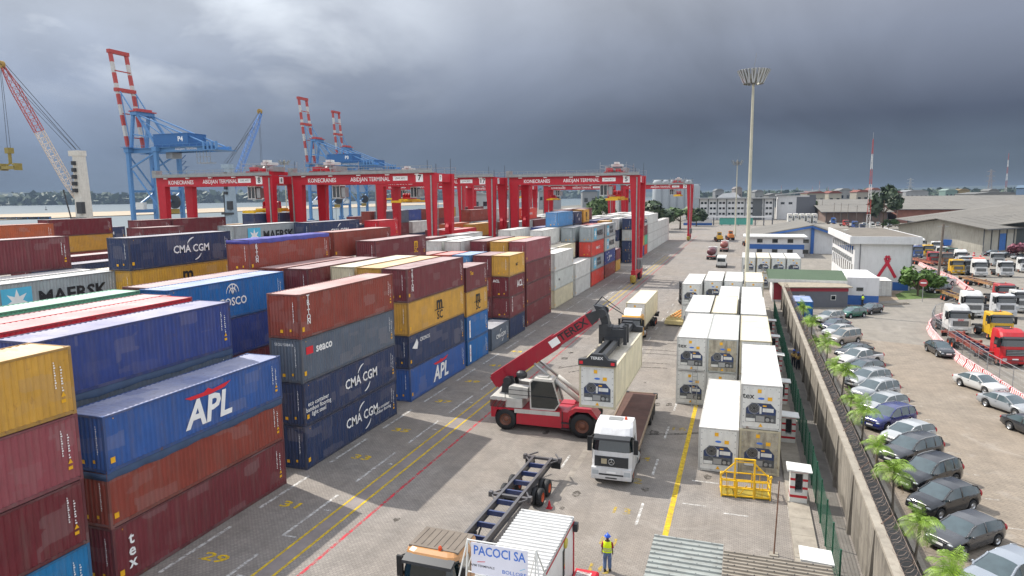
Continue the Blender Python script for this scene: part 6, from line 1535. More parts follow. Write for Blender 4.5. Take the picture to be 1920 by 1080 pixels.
# ---------------------------------------------------------------- people
def person(lab, x, y, hd, shirt, trousers, vest=None, helmet=None, skin='#4a3226', s=1.0, z=0, pose=0, group=None):
    t = thing('person', lab, 'person', (x, y, z), R_(hd), group); t.scale = (s, s, s)     # faces local +y
    sw = .06*(1+pose)
    def chain(nodes, edges, name, mat, lvl=1):
        me = bpy.data.meshes.new(name); me.from_pydata([n[:3] for n in nodes], edges, []); me.materials.append(mat); o = link(name, me, t)
        m = o.modifiers.new('skin', 'SKIN'); 
        for v, n in zip(me.skin_vertices[0].data, nodes): v.radius = (n[3], n[4] if len(n) > 4 else n[3])
        me.skin_vertices[0].data[0].use_root = True
        sb_ = o.modifiers.new('sub', 'SUBSURF'); sb_.levels = sb_.render_levels = lvl
        for p in me.polygons: p.use_smooth = True
        m.use_smooth_shade = True; return o
    sk = M('skin_'+skin[1:], skin, .55, var=.1)
    hipz, shz = .92, 1.43
    # body: legs, trunk, arms with hands and fingers, neck and head as one surface
    N = [(0, 0, .98, .13, .10), (0, 0, 1.2, .12, .09), (0, 0, 1.40, .13, .09), (0, .01, 1.50, .055), (0, .02, 1.58, .065, .07), (0, .02, 1.68, .078, .092), (0, .01, 1.76, .05, .06),
         (-.17, 0, 1.42, .055), (-.22, -.01, 1.15, .042), (-.24, .06, .92, .033), (-.245, .09, .84, .036, .02), (.17, 0, 1.42, .055), (.22, -.01, 1.15, .042), (.24, .06, .92, .033), (.245, .09, .84, .036, .02),
         (-.09, 0, .90, .085), (-.10, .02+sw, .50, .055), (-.11, -sw*.6, .09, .04), (-.12, .12-sw*.6, .04, .04, .03), (.09, 0, .90, .085), (.10, .02-sw*.3, .50, .055), (.11, sw*.6, .09, .04), (.12, .12+sw*.6, .04, .04, .03)]
    Ed = [(0, 1), (1, 2), (2, 3), (3, 4), (4, 5), (5, 6), (2, 7), (7, 8), (8, 9), (9, 10), (2, 11), (11, 12), (12, 13), (13, 14), (0, 15), (15, 16), (16, 17), (17, 18), (0, 19), (19, 20), (20, 21), (21, 22)]
    for sg, hb in ((-1, 10), (1, 14)):
        for q in range(5):
            dx = sg*(.012-.0*q); k = len(N); yy = .055+.02*q
            if q == 4: N.append((sg*.225, .14, .83, .009)); N.append((sg*.215, .16, .79, .007))
            else: N.append((sg*.247, yy+.01, .79, .0085)); N.append((sg*.243, yy+.015, .745+.006*abs(q-1.5), .007))
            Ed += [(hb, k), (k, k+1)]
    chain(N, Ed, 'body', sk, 1)
    chain([(0, 0, .98, .15, .12), (0, 0, 1.05, .145, .11), (-.095, 0, .88, .12), (-.11, .02+sw, .50, .094), (-.12, -sw*.6, .10, .085), (.095, 0, .88, .12), (.11, .02-sw*.3, .50, .094), (.12, sw*.6, .10, .085)], [(0, 1), (0, 2), (2, 3), (3, 4), (0, 5), (5, 6), (6, 7)], 'trousers', M('cloth_'+trousers[1:], trousers, .85, var=.2, scale=8))
    chain([(0, 0, 1.0, .155, .12), (0, 0, 1.2, .15, .115), (0, 0, 1.41, .15, .10), (-.19, 0, 1.41, .08), (-.245, -.01, 1.14, .066), (.19, 0, 1.41, .08), (.245, -.01, 1.14, .066)], [(0, 1), (1, 2), (2, 3), (3, 4), (2, 5), (5, 6)], 'shirt', M('cloth_'+shirt[1:], shirt, .85, var=.15, scale=8))
    for sg in (-1, 1):
        mb = MB(); mb.ellipsoid((sg*.115, .08+sg*sw*.6, .0), .06, .15, .10, 10, 4, half=True); mb.build('shoe', black, t, True)
    if vest:
        vm = M('vest_'+vest[1:], vest, .7, var=.06)
        mb = MB(); rings = [(.98, .225, .165), (1.15, .215, .155), (1.3, .225, .155), (1.42, .21, .135), (1.50, .13, .11)]; n = 16; vs = []
        for z_, a, b in rings:
            for i in range(n): u = 2*math.pi*i/n; vs.append((a*math.cos(u), b*math.sin(u), z_))
        mb.add(vs, [(k*n+i, k*n+(i+1) % n, (k+1)*n+(i+1) % n, (k+1)*n+i) for k in range(4) for i in range(n)]); v = mb.build('vest', vm, t, True)
        mb = MB()
        for z0 in (1.06, 1.16):
            vs = []
            for z_ in (z0, z0+.045):
                for i in range(n): u = 2*math.pi*i/n; vs.append((.228*math.cos(u), .168*math.sin(u), z_))
            mb.add(vs, [(i, (i+1) % n, n+(i+1) % n, n+i) for i in range(n)])
        mb.build('reflective_band', M('reflective', '#b4b8a8', .4, .3, var=.05), v)
    # face
    mb = MB(); mb.ellipsoid((0, .115, 1.655), .014, .022, .024, 6, 4); mb.ellipsoid((-.092, .02, 1.66), .012, .022, .035, 6, 4); mb.ellipsoid((.092, .02, 1.66), .012, .022, .035, 6, 4); mb.build('nose_and_ears', sk, t, True)
    mb = MB(); mb.ellipsoid((-.032, .100, 1.685), .013, .012, .010, 6, 4); mb.ellipsoid((.032, .100, 1.685), .013, .012, .010, 6, 4); mb.build('eyes', mk_white, t); mb = MB(); mb.ellipsoid((0, .104, 1.605), .026, .01, .008, 6, 4); mb.build('mouth', M('lips', '#5a2a26', .5), t)
    mb = MB(); mb.ellipsoid((0, .005, 1.70), .098, .115, .10, 12, 5, half=True); mb.build('hair', M('black_hair', '#14110f', .9), t, True)
    if helmet:
        mb = MB(); mb.ellipsoid((0, .01, 1.715), .118, .138, .125, 16, 6, half=True); mb.prism([(-.10, 1.712), (.10, 1.712), (.10, 1.722), (-.10, 1.722)], 'y', .10, .20) if False else mb.lathe([(.112, 1.712), (.152, 1.708), (.150, 1.72), (.115, 1.724)], 'z', (0, .02, 0), 16); mb.bar((0, -.12, 1.74), (0, .13, 1.76), .03, .2); mb.build('helmet', M('helmet_'+helmet[1:], helmet, .35, var=.04), t, True)
    return t
person('worker in yellow vest and blue helmet seen from behind on the paving', -5.62, 29.85, 8, '#8a2430', '#5a7094', '#d8f010', '#2858c0', s=1.02)
person('worker in dark overalls with blue helmet at left between fence and wall', 5.15, 73.6, 0, '#c0a060', '#20242e', None, '#2858b8', group=None)
person('worker in dark overalls with tan jacket shoulders nearer the wall', 5.5, 72.6, 0, '#b89858', '#1c2028', None, '#2a4a90')
g = G(1617, 573); person('person in bright green vest at the end of the low kerb', g.x, g.y, 120, '#d0e420', '#3a3a3a', '#c8e82a', None)
g = G(1913, 508); person('person in white shirt and blue trousers walking at the right edge', g.x, g.y, 150, '#c8ccd4', '#4a5a7a', None, None)
g = G(1712, 540); person('person in dark clothes standing at the office building corner', g.x+.6, g.y, 200, '#2a2a2c', '#3c3a38', None, None)

# ---------------------------------------------------------------- foreground: site office, sign, shelter, cage
offw = M('office_white', '#e2e2de', .5, var=.05, dirt=.12)
t = thing('site_office', 'white corrugated site office box with red corner post under the sign', 'cabin', (-7.04, 16.9, 0)); b, r, f = c_meshes(L40, 2.896, 'reefer')
mb = MB(); mb.box(-2.5, .1, .1, -.03, 12.1, 2.78); mb.build('wall', offw, t)
mb = MB(); n = 44; vs = []
for q in range(n):
    u = .05+q*12.1/n; p_ = 12.1/n
    for uu, d_ in ((u, 0), (u+p_*.40, 0), (u+p_*.5, .06), (u+p_*.9, .06)): vs += [(-2.54, uu, 2.86+d_), (0, uu, 2.86+d_)]
mb.add(vs, [(2*i, 2*i+1, 2*i+3, 2*i+2) for i in range(len(vs)//2-1)]); mb.box(-2.54, .02, 2.7, 0, 12.18, 2.858)
for x_ in (-2.45, -.1):
    for y_ in (12.03,): mb.lathe([(.06, 2.9), (.06, 2.94), (.02, 2.94)], 'z', (x_, y_, 0), 8)
mb.build('roof', M('office_roof_white', '#bcbcba', .6, var=.05, dirt=.14), t)
mb = MB(); mb.box(-.1, 12.1, 0, .012, 12.2, 2.69); mb.box(-.028, .1, 2.60, .008, 12.1, 2.69); mb.build('red_edge', redp, t)
for y_, w_, z0, z1 in ((10.2, .25, 1.0, 2.2), (7.0, .9, .9, 2.1)):
    mb = MB(); mb.box(-.028, y_, z0, .012, y_+w_, z1); wf = mb.build('window', dark, t); mb = MB(); mb.box(-.02, y_+.05, z0+.05, .02, y_+w_-.05, z1-.05); mb.build('pane', glass, wf)
mb = MB(); mb.lathe([(.0, 0), (.2, 0), (.24, .05), (.2, .09), (0, .09)], 'x', (-.03, 10.6, 2.38), 16); mb.build('bulkhead_lamp', M('olive_lamp', '#b5a83c', .4), t)
mb = MB(); mb.box(.014, 11.95, 2.25, .2, 12.25, 2.62); mb.build('flood_lamp', dark, t)
t = thing('sign_board', 'blue lettered PACOCI SA board on a white tube frame on the office roof', 'sign', (-8.12, 21.95, 2.9)); bw = 1.10
mb = MB(); mb.box(-bw, -.02, .80, bw, .0, 2.02); brd = mb.build('board', M('board_white', '#d3d3de', .5, var=.03), t)
mb = MB(); mb.text('PACOCI SA', .50, MX((-.0, -.026, 1.72), *END), 5, bold=.03, sx=.80); mb.text('APM TERMINALS', .13, MX((-.66, -.026, 1.13), *END), 1, bold=.01); mb.text('BOLLORE', .20, MX((.58, -.026, 1.05), *END), 5, bold=.01, sx=1.1)
mb.bar((-.86, -.026, 1.28), (-.55, -.026, 1.33), .01, .02, 3); mb.bar((.8, -.026, 1.22), (1.0, -.026, 1.32), .01, .015, 4); mb.build('lettering', LM, brd)
mb = MB()
for x_ in (-bw-.16, bw+.30):
    for sg in (-.0, 1.5): mb.tube((x_, .04, 2.08), (x_+.0, .04+sg-.3*(sg == 0), .05), .03, n=8)
    mb.tube((x_, .04, 2.08), (x_-.34 if x_ < 0 else x_+.4, -.5, .05), .03, n=8)
mb.tube((-bw-.16, .04, 2.06), (bw+.3, .04, 2.06), .03, n=8); mb.tube((-bw-.16, .04, .8), (bw+.3, .04, .8), .025, n=8); mb.tube((-bw-.16, .04, 1.0), (-bw+.2, .04, 2.06), .02, n=6)
mb.tube((bw+.02, .04, .8), (bw+.3, .04, 2.06), .02, n=6); mb.build('frame', white, t)
def corrsheet(name, lab, x0, x1, y0, y1, z0, z1, col, pitch=.33):
    t = thing(name, lab, 'roof', (x0, y0, 0), 0, 'corrugated shelter roofs'); mb = MB(); n = int((y1-y0)/pitch); vs = []; m = MX
    for q in range(n):
        for u, d_ in ((0, 0), (.60, .0), (.66, .075), (.86, .075), (.92, 0)):
            y = (q+u)*pitch; z = z0+(z1-z0)*y/(y1-y0)+d_; vs += [(0, y, z), (x1-x0, y, z)]
    mb.add(vs, [(2*i, 2*i+1, 2*i+3, 2*i+2) for i in range(len(vs)//2-1)]); mb.build('sheet', M('sheet_'+col[1:], col, .6, .1, var=.12, scale=.9, dirt=.3), t)
    mb = MB()
    for q in range(0, n, 1):
        for k in range(int((x1-x0)/.75)+1):
            y = (q+.75)*pitch; z = z0+(z1-z0)*y/(y1-y0)+.046; mb.lathe([(.035, z), (.03, z+.03), (0, z+.035)], 'z', (.2+.75*k+.25*(q % 2), y, 0), 6)
    mb.build('bolt', dark, t); mb = MB()
    for x_ in (.1, (x1-x0)-.1):
        for y in (.15, (y1-y0)-.2): mb.tube((x_, y, 0), (x_, y, z0+(z1-z0)*y/(y1-y0)), .05, n=8)
    for y in (.15, (y1-y0)-.2): mb.bar((.05, y, z0-.06), ((x1-x0)-.05, y, z0+(z1-z0)*y/(y1-y0)-.06), .08)
    mb.build('post', steel, t)
corrsheet('shelter_roof', 'pale grey corrugated shelter roof with dark bolts at the bottom edge', -3.35, -.42, 20.5, 29.1, 2.45, 2.6, '#8f938f', .37); corrsheet('shelter_roof', 'beige corrugated shelter roof beside the pale grey one', -.40, 3.75, 20.5, 28.3, 2.62, 2.7, '#8c8478', .26)
t = thing('work_cage', 'yellow steel man lifting cage standing before the reefers', 'cage', (.55, 40.0, 0), R_(5)); mb = MB()
for x_ in (-1.35, -.55, .45, 1.35):
    for y_ in (0, 1.25): mb.bar((x_, y_, 0), (x_, y_, 1.05), .07)
for z_ in (.12, .58, 1.02):
    for y_ in (0, 1.25): mb.bar((-1.35, y_, z_), (1.35, y_, z_), .06)
    for x_ in (-1.35, 1.35): mb.bar((x_, 0, z_), (x_, 1.25, z_), .06)
for x_ in (-1.0, .9):
    for y_ in (0, 1.25): mb.bar((x_, y_, .12), (x_, y_, 1.02), .035)
mb.build('frame', yellowp, t); mb = MB()
for x_ in (-.58, .52): mb.bar((x_, .62, .1), (x_, .62, 2.15), .10)
mb.bar((-.58, .62, 2.12), (.52, .62, 2.12), .09); mb.bar((-.58, .62, 1.95), (.52, .62, 1.95), .05); mb.bar((-1.35, .62, 1.1), (-.58, .62, 1.9), .07); mb.bar((1.35, .62, 1.1), (.52, .62, 1.9), .07); mb.box(-.62, .02, .0, -.45, .1, .98); mb.box(.4, .02, 0, .56, .1, .98); mb.bar((-.3, .2, .15), (.1, .25, .7), .04); mb.build('lifting_arch', yellowp, t)
mb = MB(); mb.box(-1.35, 0, .04, 1.35, 1.25, .10)
for q in range(9): mb.box(-1.3+.09*q, .1, .10, -1.26+.09*q, 1.15, .13); mb.box(.55+.09*q, .1, .10, .59+.09*q, 1.15, .13)
mb.build('floor_grating', M('cage_floor', '#8c7c2c', .7, var=.3), t); mb = MB()
for x_ in (-1.38, 1.38): mb.box(x_-.03, .05, .9, x_+.03, .2, 1.3); mb.ellipsoid((x_, .12, 1.35), .08, .08, .1)
mb.build('corner_guide', yellowp, t)
g = G(1451, 1040); t = thing('thin_post', 'thin rusty post standing between cage and shelter roof', 'post', (g.x, g.y, 0)); mb = MB(); mb.tube((0, 0, 0), (.12, .25, 3.7), .035, .028, n=8); mb.build('pole', M('rusty_post', '#6a4a38', .8, var=.3), t); mb = MB(); mb.box(-.2, -.2, 0, .2, .2, .05); mb.build('foot_plate', concrete, t)
g = G(1030, 953); t = thing('traffic_cone', 'tiny red cone by the chassis wheels', 'cone', (g.x, g.y, 0)); mb = MB(); mb.lathe([(.13, .02), (.03, .45), (0, .45)], n=10); mb.box(-.16, -.16, 0, .16, .16, .03); mb.build('cone', redp, t)
g = G(1098, 1080); t = thing('kerb_block', 'red painted kerb block beside the white site office', 'kerb', (g.x, g.y-.3, 0)); mb = MB(); mb.prism([(-.5, 0), (.6, 0), (.6, .14), (.5, .2), (-.5, .2)], 'y', -.9, .5); mb.build('block', redp, t); mb = MB(); mb.box(-.4, -.6, .2, .3, .3, .203); mb.build('worn_top', w_wht, t)

# ---------------------------------------------------------------- striped barriers and mesh fence of the lorry park
bar_w = M('barrier_white', '#dedad6', .6, var=.08, dirt=.15); bar_r = M('barrier_red', '#c0404a', .6, var=.1, dirt=.1)
def bmesh_():
    mb = MB(); n = 5; Lb = 1.9
    for q in range(n*2):
        a, c = -Lb/2+Lb*q/(n*2), -Lb/2+Lb*(q+1)/(n*2); s_ = .10
        vs = []
        for x_ in (a, c):
            for y_, z_ in ((-.28, 0), (-.28, .15), (-.10, .5), (-.09, .85), (.09, .85), (.10, .5), (.28, .15), (.28, 0)): vs.append((x_+s_*(z_/.85-.5), y_, z_))
        mb.add(vs, [(i, i+1, 8+i+1, 8+i) for i in range(7)]+([tuple(range(7, -1, -1))] if q == 0 else [])+([tuple(range(8, 16))] if q == n*2-1 else []), q % 2)
    return mb.mesh('barrier_block', [bar_w, bar_r])
bm_ = bmesh_(); kb = 0
def barrier(px, lab, grp):
    P = [G(*p) for p in px]; acc = 0
    for a, c in zip(P, P[1:]):
        d_ = (c-a); n = max(1, round(d_.length/2.0))
        for q in range(n):
            p = a+d_*((q+.5)/n); o = link('barrier_block', bm_); o.location = (p.x, p.y, .004); o.rotation_euler = (0, 0, math.atan2(d_.y, d_.x)); tag(o, lab, 'barrier', grp)
barrier([(1707, 487), (1735, 503), (1790, 527), (1838, 562)], 'red and white striped barrier block in the far line behind the office building', 'far line of striped barriers')
barrier([(1780, 593), (1750, 604), (1741, 616), (1746, 628), (1765, 650), (1800, 680), (1860, 720), (1915, 757), (1990, 812)], 'red and white striped barrier block in the line bending round the car park', 'near line of striped barriers')
barrier([(1797, 533), (1812, 545)], 'short striped barrier block before the yellow lorry', 'short barriers by the crossing')
P = [G(*p) for p in ((1788, 585), (1752, 600), (1746, 612), (1752, 626), (1790, 655), (1850, 700), (1925, 745), (1990, 795))]
t = thing('mesh_fence', 'galvanised site fence on posts behind the striped barrier', 'fence', (0, 0, 0)); rl = MB()
for a, c in zip(P, P[1:]):
    n = max(1, round((c-a).length/3))
    for q in range(n):
        p, e = a+(c-a)*(q/n), a+(c-a)*((q+1)/n); mb = MB(); mb.tube((p.x, p.y, 0), (p.x, p.y, 2.1), .035, n=6); mb.build('post', steel, t)
        for z_ in (2.05,): rl.tube((p.x, p.y, z_), (e.x, e.y, z_), .03, n=5)
        for z_ in (.2, .7, 1.2, 1.65): rl.tube((p.x, p.y, z_), (e.x, e.y, z_), .010, n=4)
        for k in range(10): w_ = p+(e-p)*(k/10); rl.tube((w_.x, w_.y, .2), (w_.x, w_.y, 2.05), .006, n=3)
rl.build('mesh_panel', steel, t)
for k, (px, py) in enumerate(((1790, 462), (1800, 470), (1806, 480), (1826, 472), (1838, 478), (1848, 472), (1812, 462), (1856, 484))):
    g = G(px, py+8); o = thing('traffic_cone', 'orange and white drum cone near the tipper lorries', 'cone', (g.x, g.y, 0), 0, 'cones by the tipper lorries')
    mb = MB(); mb.lathe([(.35, 0), (.28, .5), (.22, 1.0), (0, 1.0)], n=10); mb.build('cone', bar_r, o); mb = MB(); mb.lathe([(.295, .42), (.272, .62)], n=10); mb.build('band', bar_w, o)

# ---------------------------------------------------------------- trees and shrubs
leaf_d = M('leaf_dark', (.045, .072, .030), .6, var=.6, scale=.9); leaf_m = M('leaf_mid', (.07, .12, .03), .6, var=.55, scale=1.1); bark = M('bark', '#5a4c3c', .95, var=.3, scale=3)
def leafmesh(seed, n=900, lobes=9, mat=None, size=.085, flat=.8):
    r = random.Random(seed); mb = MB(); C = []
    for k in range(lobes):
        a = r.random()*2*math.pi; e = r.uniform(-.5, .9); q = .30+.22*r.random(); C.append((Vector((q*math.cos(a)*math.cos(e), q*math.sin(a)*math.cos(e), .62+flat*.36*math.sin(e)+.06*r.random())), .13+.10*r.random()))
    for i in range(n):
        c, rr = C[r.randrange(lobes)]; d_ = Vector((r.gauss(0, 1), r.gauss(0, 1), r.gauss(0, 1))).normalized(); p = c+d_*rr*(.55+.6*r.random()**.5)
        u = Vector((r.gauss(0, 1), r.gauss(0, 1), r.gauss(0, .6))).normalized(); v = u.cross(d_+Vector((.1, .2, .3))).normalized(); s_ = size*(.5+r.random())
        mb.add([p-u*s_, p-v*s_*.6, p+u*s_, p+v*s_*.6], [(0, 1, 2, 3)])
    tr = MB(); tr.lathe([(.035, 0), (.026, .25), (.02, .5), (.01, .7)], n=8)
    for c, rr in C[:6]: tr.tube((0, 0, .38), c, .014, .005, n=5)
    return mb.mesh('crown', mat), tr.mesh('trunk', bark)
LV = [leafmesh(s, 1100, 9, leaf_d) for s in (1, 2)]+[leafmesh(s, 1000, 8, leaf_m) for s in (3, 4)]
def tree(lab, x, y, h, w_=1.0, v=0, name='tree', group=None, cat='tree'):
    t = thing(name, lab, cat, (x, y, 0), v*1.3+x, group); t.scale = (h*w_, h*w_, h); link('crown', LV[v % 4][0], t); link('trunk', LV[v % 4][1], t); return t
def treepx(lab, px, ytop, d_, w_=1.0, v=0, **k):
    dd = ray(px, 400); hh = Vector((dd.x, dd.y)); hh = hh*(d_/ (dd.dot(CF))) ; top = CH+ray(px, ytop).z*d_; return tree(lab, hh.x, hh.y, top, w_, v, **k)
treepx('big dark spreading tree between the warehouses', 1657, 352, 330, .62, 0)
treepx('dark green tree left of the tall light mast foot, behind white boxes', 1228, 382, 330, 1.3, 1); treepx('low round tree beside the farthest crane leg', 1276, 392, 350, 1.5, 2); treepx('tree at the white office block corner', 1306, 394, 380, 1.2, 1)
treepx('pale green tree under the beam of crane 5', 1127, 374, 380, .9, 3); 
treepx('tree beside the right hand wing of the office block', 1518, 378, 480, 1.2, 3); treepx('bush behind the lorries before the far warehouse', 1668, 412, 330, 1.5, 2)
g = G(1730, 562); sh = leafmesh(9, 1500, 12, M('leaf_bright', (.09, .17, .03), .6, var=.5, scale=1), .06, 1.0)
t = thing('round_shrub', 'round bright green shrub beside the no entry sign', 'shrub', (g.x+.3, g.y+5, -1.2)); t.scale = (6.2, 6.2, 5.6); link('foliage', sh[0], t); link('stem', sh[1], t)
g = G(1913, 488); fl = leafmesh(12, 1400, 12, M('leaf_pink', (.22, .07, .10), .6, var=.5, scale=1), .06, 1.0); t = thing('flowering_shrub', 'pink flowering shrub at the right edge before the white warehouse', 'shrub', (g.x+2, g.y+2, -1)); t.scale = (7, 7, 5.5); link('foliage', fl[0], t); link('stem', fl[1], t)
def wood(name, lab, pts, n, hgt, size, mat, seed, z=0):
    r = random.Random(seed); mb = MB()
    seg = [(Vector(a), Vector(b)) for a, b in zip(pts, pts[1:])]
    tot = sum((b-a).length for a, b in seg)
    for a, b in seg:
        for i in range(int(n*(b-a).length/tot)):
            f = r.random(); p = a+(b-a)*f; big = .55+.45*math.sin(f*37+seed)*math.sin(f*11)+.25*r.random(); hh = hgt*big*r.random()**.6
            c = Vector((p.x+r.gauss(0, hgt*1.2), p.y+r.gauss(0, hgt*1.2), z+hh)); u = Vector((r.gauss(0, 1), r.gauss(0, 1), r.gauss(0, .5))).normalized(); v = u.cross(Vector((r.gauss(0, 1), r.gauss(0, 1), 1))).normalized(); s_ = size*(.5+r.random())
            mb.add([c-u*s_, c-v*s_*.7, c+u*s_, c+v*s_*.7], [(0, 1, 2, 3)])
    o = mb.build(name, mat); o['kind'] = 'stuff'; o['label'] = lab; return o
wood('far_wood', 'distant treeline along the right horizon', [(-250, 3000), (300, 2600), (1000, 2500), (1900, 2300), (2700, 1900)], 9000, 26, 11, leaf_d, 5)
wood('shore_wood', 'treeline on the far shore of the lagoon', [(-3600, 1600), (-3500, 2150), (-3000, 2900), (-2200, 4000), (-1000, 4900)], 7000, 55, 20, leaf_d, 8)

# ---------------------------------------------------------------- buildings
bwhite = M('building_white', '#c6c6c6', .7, var=.05, scale=.4, dirt=.15); bblue = M('building_blue', '#2a5a9c', .6, var=.08, dirt=.1); gravel = M('roof_gravel', '#69635a', .95, var=.2, scale=.5, dirt=.4)
fibre = M('fibre_cement_roof', '#6b6862', .9, var=.14, scale=.12, dirt=.3, bump=.2); bgrey = M('building_grey', '#5c5e64', .7, var=.08, dirt=.1); bred = M('building_red', '#8c2232', .6, var=.08); groof = M('green_roof', '#3d5139', .7, var=.08, scale=.4, dirt=.2)
def windows(t, face, rows, mat=None, sill=True):
    """face: (axis, c, sign); rows: list of (a, b, z0, z1). one window part with its pane each"""
    ax, c, sg = face
    for a, b_, z0, z1 in rows:
        def bx(m, d0, d1, q):
            lo_, hi_ = sorted((c+sg*d0, c+sg*d1))
            if ax == 'x': m.box(lo_, a+q, z0+q, hi_, b_-q, z1-q)
            else: m.box(a+q, lo_, z0+q, b_-q, hi_, z1-q)
        m1 = MB(); bx(m1, .0, .05, 0); wf = m1.build('window', M('window_frame', '#6a6c6e', .6), t); m2 = MB(); bx(m2, .01, .06, .08); m2.build('pane', glass, wf)
# office with the red ribbon
t = thing('office_building', 'white two storey office with red ribbon on its end wall', 'building', (0, 0, 0)); X0, X1, Y0, Y1, Hh = 19.2, 28.6, 138.2, 172, 8.4
mb = MB(); mb.box(X0, Y0, 0, X1, Y1, Hh); mb.build('wall', bwhite, t)
mb = MB(); mb.box(X0-1, Y0-.9, Hh, X1+1.2, Y1+1, Hh+1.35); mb.build('parapet', bwhite, t); mb = MB(); mb.box(X0-.6, Y0-.5, Hh+1.30, X1+.8, Y1+.6, Hh+1.36); mb.build('roof', gravel, t)
mb = MB(); mb.box(X1-8.2, Y0-.03, .02, X1-.4, Y0, 1.5); mb.build('blue_plinth', bblue, t)
windows(t, ('x', X0, -1), [(Y0+2+2.9*k, Y0+3.9+2.9*k, 6.3, 7.8) for k in range(11)]+[(Y0+2+2.9*k, Y0+3.2+2.9*k, 2.2, 4.4) for k in range(11)])
for k in range(10):
    mb = MB(); y_ = Y0+3.4+2.9*k; mb.box(X0-.5, y_, 4.9, X0-.002, y_+.9, 5.6); mb.lathe([(.0, -.52), (.28, -.52), (.28, -.5)], 'x', (X0, y_+.45, 5.25), 10); mb.build('air_conditioner', steel, t)
rb = MB(); rx, yy = 25.2, Y0-.05
for sg in (-1, 1):
    P_ = [Vector((rx-.6+sg*-1.45, 0, 2.3)), Vector((rx-.6+sg*-.6, 0, 3.9)), Vector((rx-.6+sg*.30, 0, 5.5)), Vector((rx-.6+sg*.32, 0, 5.85)), Vector((rx-.6+sg*.0, 0, 6.2))]
    for a, c in zip(P_, P_[1:]): rb.bar((a.x, yy-.01*sg, a.z), (c.x, yy-.01*sg, c.z), .02, .52, up=(0, 0, 1)) if abs((c-a).x) > abs((c-a).z)*2 else rb.bar((a.x, yy-.01*sg, a.z), (c.x, yy-.01*sg, c.z), .52, .02, up=(0, 1, 0))
rb.build('red_ribbon', M('ribbon_red', '#b01c34', .6, var=.08), t)
mb = MB()
for x_ in (X0+.9, X1-.1): mb.tube((x_, Y0-.12, 0), (x_, Y0-.12, Hh), .07, n=6)
mb.build('downpipe', bgrey, t); mb = MB()
for sg in (0, 1): mb.lathe([(.0, .0), (.5, .1), (.65, .25)], 'z', (X1-2-8*sg, Y1-20*sg-4, Hh+1.8), 10); mb.tube((X1-2-8*sg, Y1-20*sg-4, Hh+1.3), (X1-2-8*sg, Y1-20*sg-4, Hh+1.9), .04, n=5)
mb.build('dish', white, t)
g = G(1656, 556); container('office_box', 'white portable box against the office end wall below the ribbon', g.x+1.3, g.y+.2, 0, L20, 2.7, 'white', 'none', 'door', None, False, cat='cabin')
container('shipping_container', 'blue box container tucked behind the boundary wall', 9.3, 101.5, 0, L20, 2.7, 'cosco', 'none', 'plain', None, False)
# canteen with the green roof, and the grey hut in front
t = thing('canteen_building', 'low building with green metal roof and blue painted base', 'building', (0, 0, 0)); mb = MB(); mb.box(4.6, 119, 0, 15.6, 131, 3.6); mb.box(15.6, 118.6, 0, 20.2, 131, 4.35); mb.build('wall', bwhite, t)
mb = MB(); mb.prism([(117.8, 3.62), (117.8, 3.85), (125, 4.75), (132, 3.85), (132, 3.62)], 'x', 3.9, 15.58); mb.build('roof', groof, t); mb = MB(); mb.box(3.88, 117.7, 3.3, 15.57, 117.79, 3.86); mb.build('fascia', white, t)
mb = MB(); mb.box(20.201, 119, 0, 20.23, 131, 1.5); mb.box(15.6, 118.57, 0, 20.22, 118.6, 1.5); mb.build('blue_plinth', bblue, t); mb = MB(); mb.box(4.62, 118.95, .3, 9, 119, 3.1); mb.build('red_front', bred, t)
mb = MB()
for x_ in (4.7, 6.2, 7.7): mb.tube((x_, 118.2, 0), (x_, 118.2, 3.5), .06, n=6)
mb.build('veranda_post', white, t); windows(t, ('y', 118.6, -1), [(17, 18, 2.2, 2.8)])
t = thing('grey_hut', 'small grey hut with red band and beige roof by the wall end', 'building', (0, 0, 0)); mb = MB(); mb.add([(6.6, 113.2, 0), (15.4, 115.3, 0), (14.7, 118.2, 0), (5.9, 116.2, 0), (6.6, 113.2, 2.5), (15.4, 115.3, 2.5), (14.7, 118.2, 2.5), (5.9, 116.2, 2.5)], [(0, 1, 5, 4), (1, 2, 6, 5), (2, 3, 7, 6), (3, 0, 4, 7), (4, 5, 6, 7)]); mb.build('wall', bgrey, t)
mb = MB(); mb.add([(6.55, 113.15, 2.505), (15.45, 115.27, 2.505), (14.72, 118.25, 2.505), (5.85, 116.2, 2.505), (6.55, 113.15, 3.1), (15.45, 115.27, 3.1), (14.72, 118.25, 3.1), (5.85, 116.2, 3.1)], [(0, 1, 5, 4), (1, 2, 6, 5), (2, 3, 7, 6), (3, 0, 4, 7)]); mb.build('red_band', bred, t)
mb = MB(); mb.add([(6.0, 112.6, 3.1), (16.0, 115.0, 3.1), (15.0, 118.6, 3.35), (5.3, 116.4, 3.35), (6.0, 112.6, 3.25), (16.0, 115.0, 3.25), (15.0, 118.6, 3.5), (5.3, 116.4, 3.5)], [(0, 1, 5, 4), (1, 2, 6, 5), (2, 3, 7, 6), (3, 0, 4, 7), (4, 5, 6, 7)]); mb.build('roof', M('beige_roof', '#8f8676', .8, var=.15, dirt=.3), t)
for f_ in (.2, .72):
    x_, y_ = 6.6+8.8*f_, 113.2+2.1*f_; mb = MB(); mb.bar((x_, y_-.02, 1.55), (x_+.75, y_+.16, 1.55), .06, .8); wf = mb.build('window', white, t); mb = MB(); mb.bar((x_+.08, y_-.04, 1.55), (x_+.67, y_+.10, 1.55), .06, .62); mb.build('pane', glass, wf)
